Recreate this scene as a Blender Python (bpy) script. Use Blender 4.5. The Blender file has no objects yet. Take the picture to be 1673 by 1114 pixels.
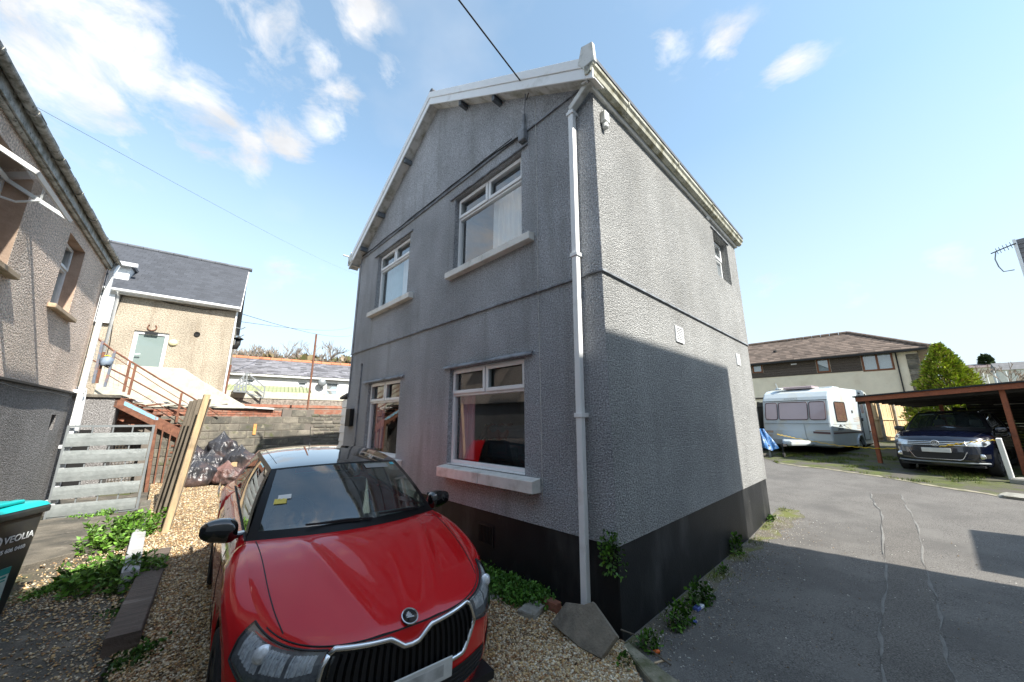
import bpy, bmesh, math, random
import numpy as np
from mathutils import Vector, Matrix
random.seed(7); np.random.seed(7)
R_ = math.radians
S = bpy.context.scene
COL = S.collection

# ---------------------------------------------------------------- camera
CAM_H = 1.85
PITCH = math.atan(129.5/587.0)
cam_d = bpy.data.cameras.new('camera'); cam = bpy.data.objects.new('camera', cam_d); COL.objects.link(cam)
cam.location = (0, 0, CAM_H); cam.rotation_euler = (math.pi/2+PITCH, 0, 0)
cam_d.sensor_width = 36.0; cam_d.lens = 587.0/1673*36.0
cam_d.clip_start = 0.05; cam_d.clip_end = 2000
S.camera = cam
F_, CX, CY = 587.0, 836.5, 557.0
def ray(x, y):
    u, v = x-CX, y-CY
    return np.array([u, F_*math.cos(PITCH)+v*math.sin(PITCH), F_*math.sin(PITCH)-v*math.cos(PITCH)])
# ---------------------------------------------------------------- world, sun, exposure
SUN_AZ, SUN_EL = 130.5, 43.0
world = bpy.data.worlds.new('World'); S.world = world; world.use_nodes = True
wn = world.node_tree.nodes; wl = world.node_tree.links; wn.clear()
def build_sky():
    out = wn.new('ShaderNodeOutputWorld'); bg = wn.new('ShaderNodeBackground')
    sky = wn.new('ShaderNodeTexSky'); sky.sky_type = 'NISHITA'; sky.sun_disc = False
    sky.sun_elevation = R_(SUN_EL); sky.sun_rotation = R_(SUN_AZ)
    sky.air_density = 1.0; sky.dust_density = 0.6; sky.ozone_density = 2.0
    tc = wn.new('ShaderNodeTexCoord')
    hs = wn.new('ShaderNodeHueSaturation'); hs.inputs['Hue'].default_value = 0.482; hs.inputs['Saturation'].default_value = 0.92; hs.inputs['Value'].default_value = 0.86
    wl.new(sky.outputs[0], hs.inputs['Color'])
    # pale blue air light that lifts the horizon
    sep = wn.new('ShaderNodeSeparateXYZ'); wl.new(tc.outputs['Generated'], sep.inputs[0])
    mr = wn.new('ShaderNodeMapRange'); mr.inputs[1].default_value = 0.0; mr.inputs[2].default_value = 0.60; mr.inputs[3].default_value = 0.95; mr.inputs[4].default_value = 0.08
    wl.new(sep.outputs[2], mr.inputs[0])
    mx0 = wn.new('ShaderNodeMixRGB'); mx0.inputs[2].default_value = (1.92, 2.14, 2.40, 1)
    wl.new(mr.outputs[0], mx0.inputs[0]); wl.new(hs.outputs[0], mx0.inputs[1])
    # clouds: soft lobes around sky directions, broken up by noise
    def math_(op, a=None, b=None, va=0.0, vb=0.0, clamp=False):
        n = wn.new('ShaderNodeMath'); n.operation = op; n.use_clamp = clamp
        n.inputs[0].default_value = va; n.inputs[1].default_value = vb
        if a is not None: wl.new(a, n.inputs[0])
        if b is not None: wl.new(b, n.inputs[1])
        return n.outputs[0]
    nz = wn.new('ShaderNodeTexNoise'); nz.inputs['Scale'].default_value = 8; nz.inputs['Detail'].default_value = 9; nz.inputs['Roughness'].default_value = 0.62; nz.inputs['Distortion'].default_value = 0.35
    mp = wn.new('ShaderNodeMapping'); mp.inputs['Scale'].default_value = (1, 1, 1.7); wl.new(tc.outputs['Generated'], mp.inputs[0]); wl.new(mp.outputs[0], nz.inputs['Vector'])
    nz2 = wn.new('ShaderNodeTexNoise'); nz2.inputs['Scale'].default_value = 2.2; nz2.inputs['Detail'].default_value = 5
    wl.new(mp.outputs[0], nz2.inputs['Vector'])
    lobes = [(tuple(ray(x, y)), r, a) for x, y, r, a in ((120, 100, .12, 1.15), (215, 105, .10, 1.05), (300, 160, .09, .9), (40, 120, .10, .85), (110, 185, .08, .75), (180, 25, .10, .5), (330, 205, .09, .62), (470, 232, .065, 1.05), (415, 250, .05, 1.0), (530, 205, .055, 1.0),
             (555, 160, .05, .75), (525, 100, .04, .75), (440, 35, .10, .55), (590, 18, .06, .7), (640, 118, .045, .5), (1090, 79, .045, .62), (1190, 67, .045, .66), (1292, 100, .05, .8), (475, 450, .06, .6), (1548, 427, .04, .6), (1245, 470, .05, .45), (1400, 475, .05, .42))]
    lobes += [((.3,-.7,.6),.35,1.0),((-.7,-.5,.5),.40,1.0),((-.9,.0,.4),.3,1.0),((-.4,-.8,.4),.35,1.0),((.8,-.3,.5),.2,.9),((-.1,-.2,.95),.25,.8),((.1,-.9,.3),.25,1.0)]  # unseen clouds outside the view, added to raise the ambient light
    acc = None
    for c, rad, amp in lobes:
        v = Vector(c).normalized()
        dt = wn.new('ShaderNodeVectorMath'); dt.operation = 'DISTANCE'; wl.new(tc.outputs['Generated'], dt.inputs[0]); dt.inputs[1].default_value = v
        q = math_('DIVIDE', dt.outputs['Value'], vb=rad)
        q = math_('MULTIPLY', q, q); q = math_('MULTIPLY', q, vb=-1.0); q = math_('EXPONENT', q); q = math_('MULTIPLY', q, vb=amp)
        acc = q if acc is None else math_('MAXIMUM', acc, q)
    m = math_('MULTIPLY', acc, vb=0.70)
    n1 = math_('SUBTRACT', nz.outputs[0], vb=0.50); n1 = math_('MULTIPLY', n1, vb=2.1)
    m = math_('ADD', m, n1)
    m = math_('SUBTRACT', m, vb=0.24); mask = math_('MULTIPLY', m, vb=2.0, clamp=True)
    mask = math_('MULTIPLY', mask, math_('MULTIPLY', acc, vb=2.2, clamp=True))
    # thin wisps
    w1 = math_('SUBTRACT', nz2.outputs[0], vb=0.50); w1 = math_('MULTIPLY', w1, vb=1.3, clamp=True)
    mask = math_('MAXIMUM', mask, w1)
    shade = wn.new('ShaderNodeMapRange'); shade.inputs[1].default_value = 0.25; shade.inputs[2].default_value = 0.75; shade.inputs[3].default_value = 0.66; shade.inputs[4].default_value = 1.10
    nz3 = wn.new('ShaderNodeTexNoise'); nz3.inputs['Scale'].default_value = 7; nz3.inputs['Detail'].default_value = 6; wl.new(mp.outputs[0], nz3.inputs['Vector']); wl.new(nz3.outputs[0], shade.inputs[0])
    cc = wn.new('ShaderNodeVectorMath'); cc.operation = 'SCALE'; cc.inputs[0].default_value = (2.68, 2.74, 2.85); wl.new(shade.outputs[0], cc.inputs['Scale'])
    mx = wn.new('ShaderNodeMixRGB'); wl.new(mask, mx.inputs[0]); wl.new(mx0.outputs[0], mx.inputs[1]); wl.new(cc.outputs[0], mx.inputs[2])
    wl.new(mx.outputs[0], bg.inputs[0]); bg.inputs[1].default_value = SKY_STR
    wl.new(bg.outputs[0], out.inputs[0])
SKY_STR = 0.13
build_sky()
sd = bpy.data.lights.new('sun', 'SUN'); sd.energy = 3.05; sd.angle = R_(0.55); sd.color = (1.0, 0.955, 0.87)
sun = bpy.data.objects.new('sun', sd); COL.objects.link(sun)
sv = Vector((math.sin(R_(SUN_AZ))*math.cos(R_(SUN_EL)), math.cos(R_(SUN_AZ))*math.cos(R_(SUN_EL)), math.sin(R_(SUN_EL))))
sun.rotation_euler = sv.to_track_quat('Z', 'Y').to_euler(); sun.location = (0, 0, 30)
S.view_settings.view_transform = 'Standard'; S.view_settings.look = 'None'; S.view_settings.gamma = 1; S.view_settings.use_curve_mapping = False
S.view_settings.exposure = 1.68

# ---------------------------------------------------------------- measuring helpers (photo pixel -> point in the place)
CAMP = np.array([0, 0, CAM_H])
def onz(x, y, z=0.0):
    r = ray(x, y); return CAMP+(z-CAM_H)/r[2]*r
def at_r(x, y, dist):
    r = ray(x, y); return CAMP+r/np.hypot(r[0], r[1])*dist
def sstep(a, b, x):
    t = min(1, max(0, (x-a)/(b-a))); return t*t*(3-2*t)
def gz(x, y):                       # height of the ground
    u = (x+y)*.7071
    z = .055*max(0, u-7.2) if u < 24 else .055*16.8
    z *= sstep(-2, 3, x)
    r = math.hypot(x, y)
    if x > 20: z += sstep(60, 250, r)*15.0*sstep(20, 60, x)
    if x < 10: z += sstep(36, 80, r)*3.0
    return z
def ong(x, y, dz=0.0):
    z = 0
    for _ in range(25):
        p = onz(x, y, z+dz); z = gz(p[0], p[1])
    return p
class Frame:                        # a vertical wall plane: local x along the wall, y into the building, z up
    def __init__(s, P, az):
        s.P = np.array([P[0], P[1], 0.0]); s.az = az
        s.t = np.array([math.sin(R_(az)), math.cos(R_(az)), 0]); s.n = np.array([s.t[1], -s.t[0], 0])
        s.rz = R_(90-az)
    def loc(s, x, y, off=0.0):
        r = ray(x, y); Q = s.P+s.n*off
        k = np.dot(Q-CAMP, s.n)/np.dot(r, s.n); p = CAMP+k*r
        return float(np.dot(p-s.P, s.t)), float(p[2])
    def world(s, x, y, z): 
        p = s.P+s.t*x-s.n*y; return (float(p[0]), float(p[1]), z)
    def inv(s, p):
        q = np.array([p[0], p[1], 0.0])-s.P; return float(q@s.t), float(-(q@s.n))

# ---------------------------------------------------------------- materials
MATS = {}
def mat(name, col, rough=.7, var=.15, vscale=6.0, bump=0.0, bscale=40.0, metal=0.0, spec=.4, coat=0.0, fine=0.0, fscale=120.0, dirt=None, dscale=1.5, dthr=.55, dsoft=.12, rnd=0.0, stretch=None, attr=None, vor=False, bdist=.02):
    m = bpy.data.materials.new(name); m.use_nodes = True; nt = m.node_tree; N = nt.nodes; L = nt.links
    b = N['Principled BSDF']; b.inputs['Roughness'].default_value = rough; b.inputs['Metallic'].default_value = metal
    b.inputs['Specular IOR Level'].default_value = spec; b.inputs['Coat Weight'].default_value = coat; b.inputs['Coat Roughness'].default_value = .03
    tc = N.new('ShaderNodeTexCoord'); vec = tc.outputs['Object']
    if rnd:
        o_ = N.new('ShaderNodeObjectInfo'); va = N.new('ShaderNodeVectorMath'); va.operation = 'MULTIPLY_ADD'; L.new(o_.outputs['Random'], va.inputs[0]); va.inputs[1].default_value = (37, 53, 71); L.new(vec, va.inputs[2]); vec = va.outputs[0]
    if stretch:
        mp = N.new('ShaderNodeMapping'); mp.inputs['Scale'].default_value = stretch; L.new(vec, mp.inputs[0]); vs = mp.outputs[0]
    else: vs = vec
    if attr:
        a = N.new('ShaderNodeAttribute'); a.attribute_name = attr; cur = a.outputs['Color']
    else:
        rgb = N.new('ShaderNodeRGB'); rgb.outputs[0].default_value = (*col, 1); cur = rgb.outputs[0]
    def noise(sc, det=5, v=vec, rg=.55):
        n = N.new('ShaderNodeTexNoise'); n.inputs['Scale'].default_value = sc; n.inputs['Detail'].default_value = det; n.inputs['Roughness'].default_value = rg; L.new(v, n.inputs['Vector']); return n.outputs[0]
    def scale_by(cur, fac, amt):
        mr = N.new('ShaderNodeMapRange'); mr.inputs[1].default_value = .25; mr.inputs[2].default_value = .75; mr.inputs[3].default_value = 1-amt; mr.inputs[4].default_value = 1+amt
        mr.clamp = False
        L.new(fac, mr.inputs[0]); v = N.new('ShaderNodeVectorMath'); v.operation = 'SCALE'; L.new(cur, v.inputs[0]); L.new(mr.outputs[0], v.inputs['Scale']); return v.outputs[0]
    if var: cur = scale_by(cur, noise(vscale, v=vs), var)
    if fine: cur = scale_by(cur, noise(fscale, 2), fine)
    if rnd:
        oi = N.new('ShaderNodeObjectInfo')
        mr = N.new('ShaderNodeMapRange'); mr.inputs[3].default_value = 1-rnd; mr.inputs[4].default_value = 1+rnd; L.new(oi.outputs['Random'], mr.inputs[0])
        v = N.new('ShaderNodeVectorMath'); v.operation = 'SCALE'; L.new(cur, v.inputs[0]); L.new(mr.outputs[0], v.inputs['Scale']); cur = v.outputs[0]
    if dirt:
        for (dc, dsc, dth, dso, dstr) in (dirt if isinstance(dirt, list) else [(dirt, dscale, dthr, dsoft, None)]):
            vv = vec
            if dstr:
                mp = N.new('ShaderNodeMapping'); mp.inputs['Scale'].default_value = dstr; L.new(vec, mp.inputs[0]); vv = mp.outputs[0]
            n = noise(dsc, 7, vv, .6); mr = N.new('ShaderNodeMapRange'); mr.inputs[1].default_value = dth-dso; mr.inputs[2].default_value = dth+dso; L.new(n, mr.inputs[0])
            mx = N.new('ShaderNodeMixRGB'); L.new(mr.outputs[0], mx.inputs[0]); L.new(cur, mx.inputs[1]); mx.inputs[2].default_value = (*dc, 1); cur = mx.outputs[0]
    L.new(cur, b.inputs['Base Color'])
    if bump:
        bp = N.new('ShaderNodeBump'); bp.inputs['Strength'].default_value = bump; bp.inputs['Distance'].default_value = bdist
        if vor:
            vo = N.new('ShaderNodeTexVoronoi'); vo.inputs['Scale'].default_value = bscale; L.new(vec, vo.inputs['Vector']); bp.invert = True; L.new(vo.outputs['Distance'], bp.inputs['Height'])
        else: L.new(noise(bscale, 4), bp.inputs['Height'])
        L.new(bp.outputs[0], b.inputs['Normal'])
    MATS[name] = m; return m
def glassmat(name, tint=(.9, .95, .95), refl=.1, rough=.01, opac=0.0, ocol=(.02, .02, .02)):
    m = bpy.data.materials.new(name); m.use_nodes = True; nt = m.node_tree; N = nt.nodes; L = nt.links; N.clear()
    out = N.new('ShaderNodeOutputMaterial'); tr = N.new('ShaderNodeBsdfTransparent'); tr.inputs[0].default_value = (*tint, 1)
    gl = N.new('ShaderNodeBsdfGlossy'); gl.inputs['Roughness'].default_value = rough; gl.inputs[0].default_value = (1, 1, 1, 1)
    df = N.new('ShaderNodeBsdfDiffuse'); df.inputs[0].default_value = (*ocol, 1)
    m0 = N.new('ShaderNodeMixShader'); m0.inputs[0].default_value = opac; L.new(tr.outputs[0], m0.inputs[1]); L.new(df.outputs[0], m0.inputs[2])
    ge = N.new('ShaderNodeNewGeometry'); dt = N.new('ShaderNodeVectorMath'); dt.operation = 'DOT_PRODUCT'; L.new(ge.outputs['Normal'], dt.inputs[0]); L.new(ge.outputs['Incoming'], dt.inputs[1])
    def mm(op, a, b):
        q = N.new('ShaderNodeMath'); q.operation = op
        for i, v in enumerate((a, b)):
            if v is None: continue
            if isinstance(v, float): q.inputs[i].default_value = v
            else: L.new(v, q.inputs[i])
        return q
    c_ = mm('ABSOLUTE', dt.outputs['Value'], None); o1 = mm('SUBTRACT', 1.0, c_.outputs[0]); p5 = mm('POWER', o1.outputs[0], 5.0); sc = mm('MULTIPLY', p5.outputs[0], .92)
    ad = mm('ADD', sc.outputs[0], .05+refl); ad.use_clamp = True
    mx = N.new('ShaderNodeMixShader'); L.new(ad.outputs[0], mx.inputs[0]); L.new(m0.outputs[0], mx.inputs[1]); L.new(gl.outputs[0], mx.inputs[2]); L.new(mx.outputs[0], out.inputs[0])
    MATS[name] = m; return m

def roughcast(name, col, streak=.35, bscale=62, strength=.9, dist=.02, tint2=None, speck=.45):
    """pebbledash render: cell-by-cell tone, deep relief, rain streaks and grime"""
    m = bpy.data.materials.new(name); m.use_nodes = True; N = m.node_tree.nodes; L = m.node_tree.links
    b = N['Principled BSDF']; b.inputs['Roughness'].default_value = .9; b.inputs['Specular IOR Level'].default_value = .2
    tc = N.new('ShaderNodeTexCoord'); vec = tc.outputs['Object']
    nd = N.new('ShaderNodeTexNoise'); nd.inputs['Scale'].default_value = 18; nd.inputs['Detail'].default_value = 2; L.new(vec, nd.inputs['Vector'])
    mixv = N.new('ShaderNodeMixRGB'); mixv.blend_type = 'ADD'; mixv.inputs[0].default_value = .035; L.new(vec, mixv.inputs[1]); L.new(nd.outputs['Color'], mixv.inputs[2])
    vo = N.new('ShaderNodeTexVoronoi'); vo.inputs['Scale'].default_value = bscale; vo.inputs['Randomness'].default_value = 1; L.new(mixv.outputs[0], vo.inputs['Vector'])
    n2 = N.new('ShaderNodeTexNoise'); n2.inputs['Scale'].default_value = bscale*1.0; n2.inputs['Detail'].default_value = 5; n2.inputs['Roughness'].default_value = .7; L.new(vec, n2.inputs['Vector'])
    def mr(sock, a, bb, c, d):
        q = N.new('ShaderNodeMapRange'); q.inputs[1].default_value = a; q.inputs[2].default_value = bb; q.inputs[3].default_value = c; q.inputs[4].default_value = d; L.new(sock, q.inputs[0]); return q.outputs[0]
    def mul(c, f):
        v = N.new('ShaderNodeVectorMath'); v.operation = 'SCALE'
        if isinstance(c, tuple): v.inputs[0].default_value = c
        else: L.new(c, v.inputs[0])
        L.new(f, v.inputs['Scale']); return v.outputs[0]
    n3 = N.new('ShaderNodeTexNoise'); n3.inputs['Scale'].default_value = bscale*.8; n3.inputs['Detail'].default_value = 3; n3.inputs['Roughness'].default_value = .6; L.new(vec, n3.inputs['Vector'])
    cur = mul(col, mr(n3.outputs[0], .34, .66, 1-speck, 1+speck))
    big = N.new('ShaderNodeTexNoise'); big.inputs['Scale'].default_value = .9; big.inputs['Detail'].default_value = 6; L.new(vec, big.inputs['Vector'])
    cur = mul(cur, mr(big.outputs[0], .3, .7, .80, 1.18))
    mp = N.new('ShaderNodeMapping'); mp.inputs['Scale'].default_value = (2.6, 2.6, .28); L.new(vec, mp.inputs[0])
    st = N.new('ShaderNodeTexNoise'); st.inputs['Scale'].default_value = 1.3; st.inputs['Detail'].default_value = 7; st.inputs['Roughness'].default_value = .65; L.new(mp.outputs[0], st.inputs['Vector'])
    mx = N.new('ShaderNodeMixRGB'); L.new(mr(st.outputs[0], .50, .72, 0, streak), mx.inputs[0]); L.new(cur, mx.inputs[1]); t2 = tint2 or tuple(c*.55 for c in col); mx.inputs[2].default_value = (*t2, 1)
    L.new(mx.outputs[0], b.inputs['Base Color'])
    hsum = N.new('ShaderNodeMath'); hsum.operation = 'MULTIPLY_ADD'; L.new(vo.outputs['Distance'], hsum.inputs[0]); hsum.inputs[1].default_value = -1.0; L.new(n2.outputs[0], hsum.inputs[2])
    bp = N.new('ShaderNodeBump'); bp.inputs['Strength'].default_value = strength; bp.inputs['Distance'].default_value = dist; L.new(hsum.outputs[0], bp.inputs['Height']); L.new(bp.outputs[0], b.inputs['Normal'])
    MATS[name] = m; return m

# ---------------------------------------------------------------- mesh builder
class MB:
    def __init__(s): s.v = []; s.f = []
    def add(s, vs, fs):
        o = len(s.v); s.v += [tuple(map(float, p)) for p in vs]; s.f += [tuple(i+o for i in f) for f in fs]; return s
    def box(s, x0, x1, y0, y1, z0, z1):
        if x0 > x1: x0, x1 = x1, x0
        if y0 > y1: y0, y1 = y1, y0
        if z0 > z1: z0, z1 = z1, z0
        return s.add([(x0,y0,z0),(x1,y0,z0),(x1,y1,z0),(x0,y1,z0),(x0,y0,z1),(x1,y0,z1),(x1,y1,z1),(x0,y1,z1)],
                     [(0,3,2,1),(4,5,6,7),(0,1,5,4),(1,2,6,5),(2,3,7,6),(3,0,4,7)])
    def prism(s, pts, d):            # pts: 3D polygon, d: extrusion vector
        n = len(pts); P = [Vector(p) for p in pts]; D = Vector(d)
        return s.add([tuple(p) for p in P]+[tuple(p+D) for p in P], [tuple(range(n))[::-1], tuple(range(n, 2*n))]+[(i, (i+1) % n, n+(i+1) % n, n+i) for i in range(n)])
    def beam(s, a, b, w, h, up=(0, 0, 1)):
        a, b = Vector(a), Vector(b); d = (b-a).normalized(); u = Vector(up); sd = d.cross(u)
        if sd.length < 1e-4: sd = d.cross(Vector((1, 0, 0)))
        sd.normalize(); u = sd.cross(d).normalized()
        c = [a+sd*i*w/2+u*j*h/2 for i, j in ((-1,-1),(1,-1),(1,1),(-1,1))]
        return s.prism(c, b-a)
    def tube(s, pts, r, n=8, cap=True):
        P = [Vector(p) for p in pts]; V = []; prev = None
        for i, p in enumerate(P):
            d = (P[min(i+1, len(P)-1)]-P[max(i-1, 0)]).normalized()
            if prev is None:
                a = d.orthogonal().normalized()
            else:
                a = (prev-d*prev.dot(d)); a = a.normalized() if a.length > 1e-6 else d.orthogonal().normalized()
            prev = a; b = d.cross(a); rr = r[i] if isinstance(r, (list, tuple)) else r
            V += [tuple(p+(a*math.cos(2*math.pi*k/n)+b*math.sin(2*math.pi*k/n))*rr) for k in range(n)]
        Fs = []
        for i in range(len(P)-1):
            for k in range(n):
                Fs.append((i*n+k, i*n+(k+1) % n, (i+1)*n+(k+1) % n, (i+1)*n+k))
        if cap: Fs += [tuple(range(n))[::-1], tuple(range((len(P)-1)*n, len(P)*n))]
        return s.add(V, Fs)
    def grid(s, fn, nu, nv, flip=False):
        V = [fn(i/nu, j/nv) for j in range(nv+1) for i in range(nu+1)]
        Fs = []
        for j in range(nv):
            for i in range(nu):
                a = j*(nu+1)+i; q = (a, a+1, a+nu+2, a+nu+1); Fs.append(q[::-1] if flip else q)
        return s.add(V, Fs)
    def lathe(s, prof, n=20, axis='z', c=(0, 0, 0)):   # prof: (r, h)
        V = []
        for r, h in prof:
            for k in range(n):
                a = 2*math.pi*k/n; p = (r*math.cos(a), r*math.sin(a), h)
                if axis == 'x': p = (p[2], p[0], p[1])
                if axis == 'y': p = (p[0], p[2], p[1])
                V.append((p[0]+c[0], p[1]+c[1], p[2]+c[2]))
        Fs = []
        for i in range(len(prof)-1):
            for k in range(n): Fs.append((i*n+k, i*n+(k+1) % n, (i+1)*n+(k+1) % n, (i+1)*n+k))
        return s.add(V, Fs)
    def build(s, name, m, parent=None, bevel=0.0, smooth=False, loc=None, rz=0.0, sub=0, solid=0.0, seg=1):
        me = bpy.data.meshes.new(name); me.from_pydata(s.v, [], s.f); me.update()
        bm = bmesh.new(); bm.from_mesh(me); bmesh.ops.remove_doubles(bm, verts=bm.verts, dist=1e-5); bmesh.ops.recalc_face_normals(bm, faces=bm.faces); bm.to_mesh(me); bm.free()
        me.materials.append(MATS[m] if isinstance(m, str) else m)
        o = bpy.data.objects.new(name, me); COL.objects.link(o)
        if parent: o.parent = parent
        if loc is not None: o.location = loc
        o.rotation_euler.z = rz
        if smooth:
            me.polygons.foreach_set('use_smooth', [True]*len(me.polygons))
        if solid:
            q = o.modifiers.new('solid', 'SOLIDIFY'); q.thickness = solid; q.offset = -1
        if bevel:
            q = o.modifiers.new('bevel', 'BEVEL'); q.width = bevel; q.segments = seg; q.limit_method = 'ANGLE'; q.angle_limit = R_(40)
        if sub:
            q = o.modifiers.new('sub', 'SUBSURF'); q.levels = sub; q.render_levels = sub
        return o
def tag(o, label=None, cat=None, group=None, kind=None):
    if label: o['label'] = label
    if cat: o['category'] = cat
    if group: o['group'] = group
    if kind: o['kind'] = kind
    return o
def thing(name, label, cat, loc=(0, 0, 0), rz=0.0, group=None):
    o = bpy.data.objects.new(name, None); COL.objects.link(o); o.location = loc; o.rotation_euler.z = rz; o.empty_display_size = .2
    return tag(o, label, cat, group)
def dup(o, parent=None, loc=None, rz=None, name=None):
    c = o.copy(); COL.objects.link(c)
    if parent is not None: c.parent = parent
    if loc is not None: c.location = loc
    if rz is not None: c.rotation_euler.z = rz
    return c
def dup_tree(o, parent=None):
    c = o.copy(); COL.objects.link(c); c.parent = parent
    for ch in list(o.children): dup_tree(ch, c)
    return c
def fast_mesh(name, V, Fq, m, parent=None, cols=None, kind=None, smooth=False):
    V = np.asarray(V, np.float32); Fq = np.asarray(Fq, np.int32); k = Fq.shape[1]
    me = bpy.data.meshes.new(name); me.vertices.add(len(V)); me.vertices.foreach_set('co', V.ravel())
    me.loops.add(Fq.size); me.loops.foreach_set('vertex_index', Fq.ravel()); me.polygons.add(len(Fq))
    me.polygons.foreach_set('loop_start', np.arange(0, Fq.size, k, dtype=np.int32))
    if smooth: me.polygons.foreach_set('use_smooth', [True]*len(Fq))
    me.update(calc_edges=True)
    if cols is not None:
        a = me.color_attributes.new('Col', 'FLOAT_COLOR', 'POINT'); a.data.foreach_set('color', np.asarray(cols, np.float32).ravel())
    me.materials.append(MATS[m] if isinstance(m, str) else m)
    o = bpy.data.objects.new(name, me); COL.objects.link(o)
    if parent: o.parent = parent
    if kind: o['kind'] = kind
    return o
def holes_wall(mb, axis, c0, c1, u0, u1, z0, z1, holes, topfn=None):
    """wall slab between planes c0 (outer) and c1 (inner) along axis 'x' (slab normal = x, u = y) or 'y' (u = x), with rectangular holes (u0,u1,z0,z1)"""
    us = sorted({u0, u1, *[h[0] for h in holes], *[h[1] for h in holes]}); zs = sorted({z0, z1, *[h[2] for h in holes], *[h[3] for h in holes]})
    def P(c, u, z): return (c, u, z) if axis == 'x' else (u, c, z)
    def inh(u, z): return any(h[0] < u < h[1] and h[2] < z < h[3] for h in holes)
    for i in range(len(us)-1):
        for j in range(len(zs)-1):
            a, b, c, d = us[i], us[i+1], zs[j], zs[j+1]
            if inh((a+b)/2, (c+d)/2): continue
            for cc in (c0, c1): mb.add([P(cc,a,c),P(cc,b,c),P(cc,b,d),P(cc,a,d)], [(0,1,2,3)])
    for a, b, c, d in holes:
        for (p, q) in (((a,c),(b,c)),((b,c),(b,d)),((b,d),(a,d)),((a,d),(a,c))):
            mb.add([P(c0,*p),P(c0,*q),P(c1,*q),P(c1,*p)], [(0,1,2,3)])
    for (p, q) in (((u0,z0),(u1,z0)),((u1,z0),(u1,z1)),((u1,z1),(u0,z1)),((u0,z1),(u0,z0))):
        mb.add([P(c0,*p),P(c0,*q),P(c1,*q),P(c1,*p)], [(0,1,2,3)])
    return mb
CAR_LOC, CAR_YAW = (-1.13, 3.05, -.01), 39.2
# ================================================================ materials
roughcast('grey_roughcast_lifted', (.47, .485, .51), streak=.5, bscale=72, tint2=(.25, .25, .245), speck=.42, dist=.025)  # same paint as the side wall, lightened here to offset the gable's shade
roughcast('side_roughcast', (.37, .37, .36), streak=.4, bscale=72, tint2=(.28, .275, .255), speck=.50, dist=.025)  # darker copy of the same house paint, toned for the sunlit side wall
roughcast('pink_roughcast', (.84, .69, .58), streak=.5, bscale=42, tint2=(.66, .50, .40), speck=.45, strength=1.0, dist=.03)
roughcast('dark_roughcast', (.26, .25, .245), streak=.5, bscale=45, tint2=(.15, .145, .14), speck=.5)
roughcast('tan_roughcast', (.40, .345, .27), streak=.85, bscale=34, tint2=(.25, .20, .145), speck=.30, strength=.55, dist=.03)
glassmat('door_glass', (.6,.7,.7), .10, opac=.6, ocol=(.38,.48,.46)); mat('lamp_cream', (.70,.62,.38), .5, .05)
mat('black_plinth', (.011, .012, .0135), .55, .35, 3, .15, 60, dirt=[((.05,.05,.05), 2.2, .62, .10, (1,1,.4)), ((.22,.21,.19), 9, .73, .03, None)], spec=.35)
mat('upvc', (.82, .83, .83), .32, .05, 3, dirt=((.55,.54,.50)), dscale=3, dthr=.70, dsoft=.12, spec=.5)
mat('upvc_dirty', (.66, .66, .63), .45, .12, 4, dirt=[((.26,.25,.18), 5, .58, .12, None), ((.12,.12,.09), 16, .68, .06, None)], spec=.4)
mat('gutter_cream', (.50, .49, .40), .45, .15, 4, dirt=[((.20,.18,.10), 6, .55, .10, None), ((.07,.07,.05), 20, .66, .05, None)])
mat('grey_paint', (.27, .29, .32), .6, .15, 8, dirt=((.10,.10,.10)), dscale=5)
mat('stone_sill', (.76, .75, .71), .7, .10, 10, .2, 90, dirt=((.42,.40,.35)), dscale=5, dthr=.64)
mat('dark_gap', (.012, .012, .012), .9, 0)
mat('cable_black', (.02, .02, .02), .6, 0)
mat('wood_bracket', (.12, .14, .16), .7, .2)
mat('slate', (.085, .092, .105), .55, .25, 5, .2, 30, rnd=.18)
mat('slate_old', (.20, .195, .20), .7, .25, 2.0, .2, 30, dirt=((.30,.28,.26)), dscale=.9, dthr=.55)
mat('net_curtain', (.70, .71, .71), .9, .04, 5)
mat('pink_curtain', (.55, .30, .34), .9, .1, 5)
mat('teal_curtain', (.34, .50, .56), .9, .1, 5)
mat('room_wall', (.34, .32, .30), .9, .1)
mat('sofa_blue', (.03, .045, .06), .9, .2)
mat('throw_red', (.06, .010, .014), .9, .2)
mat('tape_orange', (.6, .30, .10), .7, .3, 20)
mat('rust', (.19, .085, .052), .85, .35, 9, .4, 60, dirt=[((.12,.045,.03), 7, .6, .12, None), ((.34,.17,.08), 14, .66, .06, None)])
mat('rust_ceramic', (.12, .05, .03), .5, .3, 30)
glassmat('pane', (.80, .84, .84), .06)
glassmat('pane_pale', (.85, .90, .90), .12, opac=.35, ocol=(.45, .50, .52))
glassmat('pane_bright', (.85, .88, .88), .16)

# ================================================================ main house
HF = Frame((.94, 3.51), 45.95)
house = thing('grey_house', 'tall detached grey roughcast house with black plinth and white gable boards', 'house', (.94, 3.51, 0), HF.rz)
WA, WB, ZP, ZS, ZE = 6.85, 5.55, .75, 3.39, 5.77
YR = WA/2
def slope(y): return 7.985-abs(y-YR)*.64      # underside line of the roof verge
MA = [(1.15, 2.72, 4.20, 5.52), (4.25, 5.72, 4.20, 5.50), (1.14, 2.72, 1.24, 2.61), (4.30, 5.72, 1.20, 2.61)]
MBW = [(4.05, 4.93, 4.52, 5.44)]
wl_ = MB()
holes_wall(wl_, 'x', 0, .25, 0, WA, ZP, ZS, [h for h in MA if h[3] < ZS])
wl_.build('front_wall_lower', 'grey_roughcast_lifted', house)
wl_ = MB(); holes_wall(wl_, 'x', -.016, .25, -.016, WA, ZS+.004, ZE, [h for h in MA if h[2] > ZS]); wl_.build('front_wall_upper', 'grey_roughcast_lifted', house)
wl_ = MB()
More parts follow.
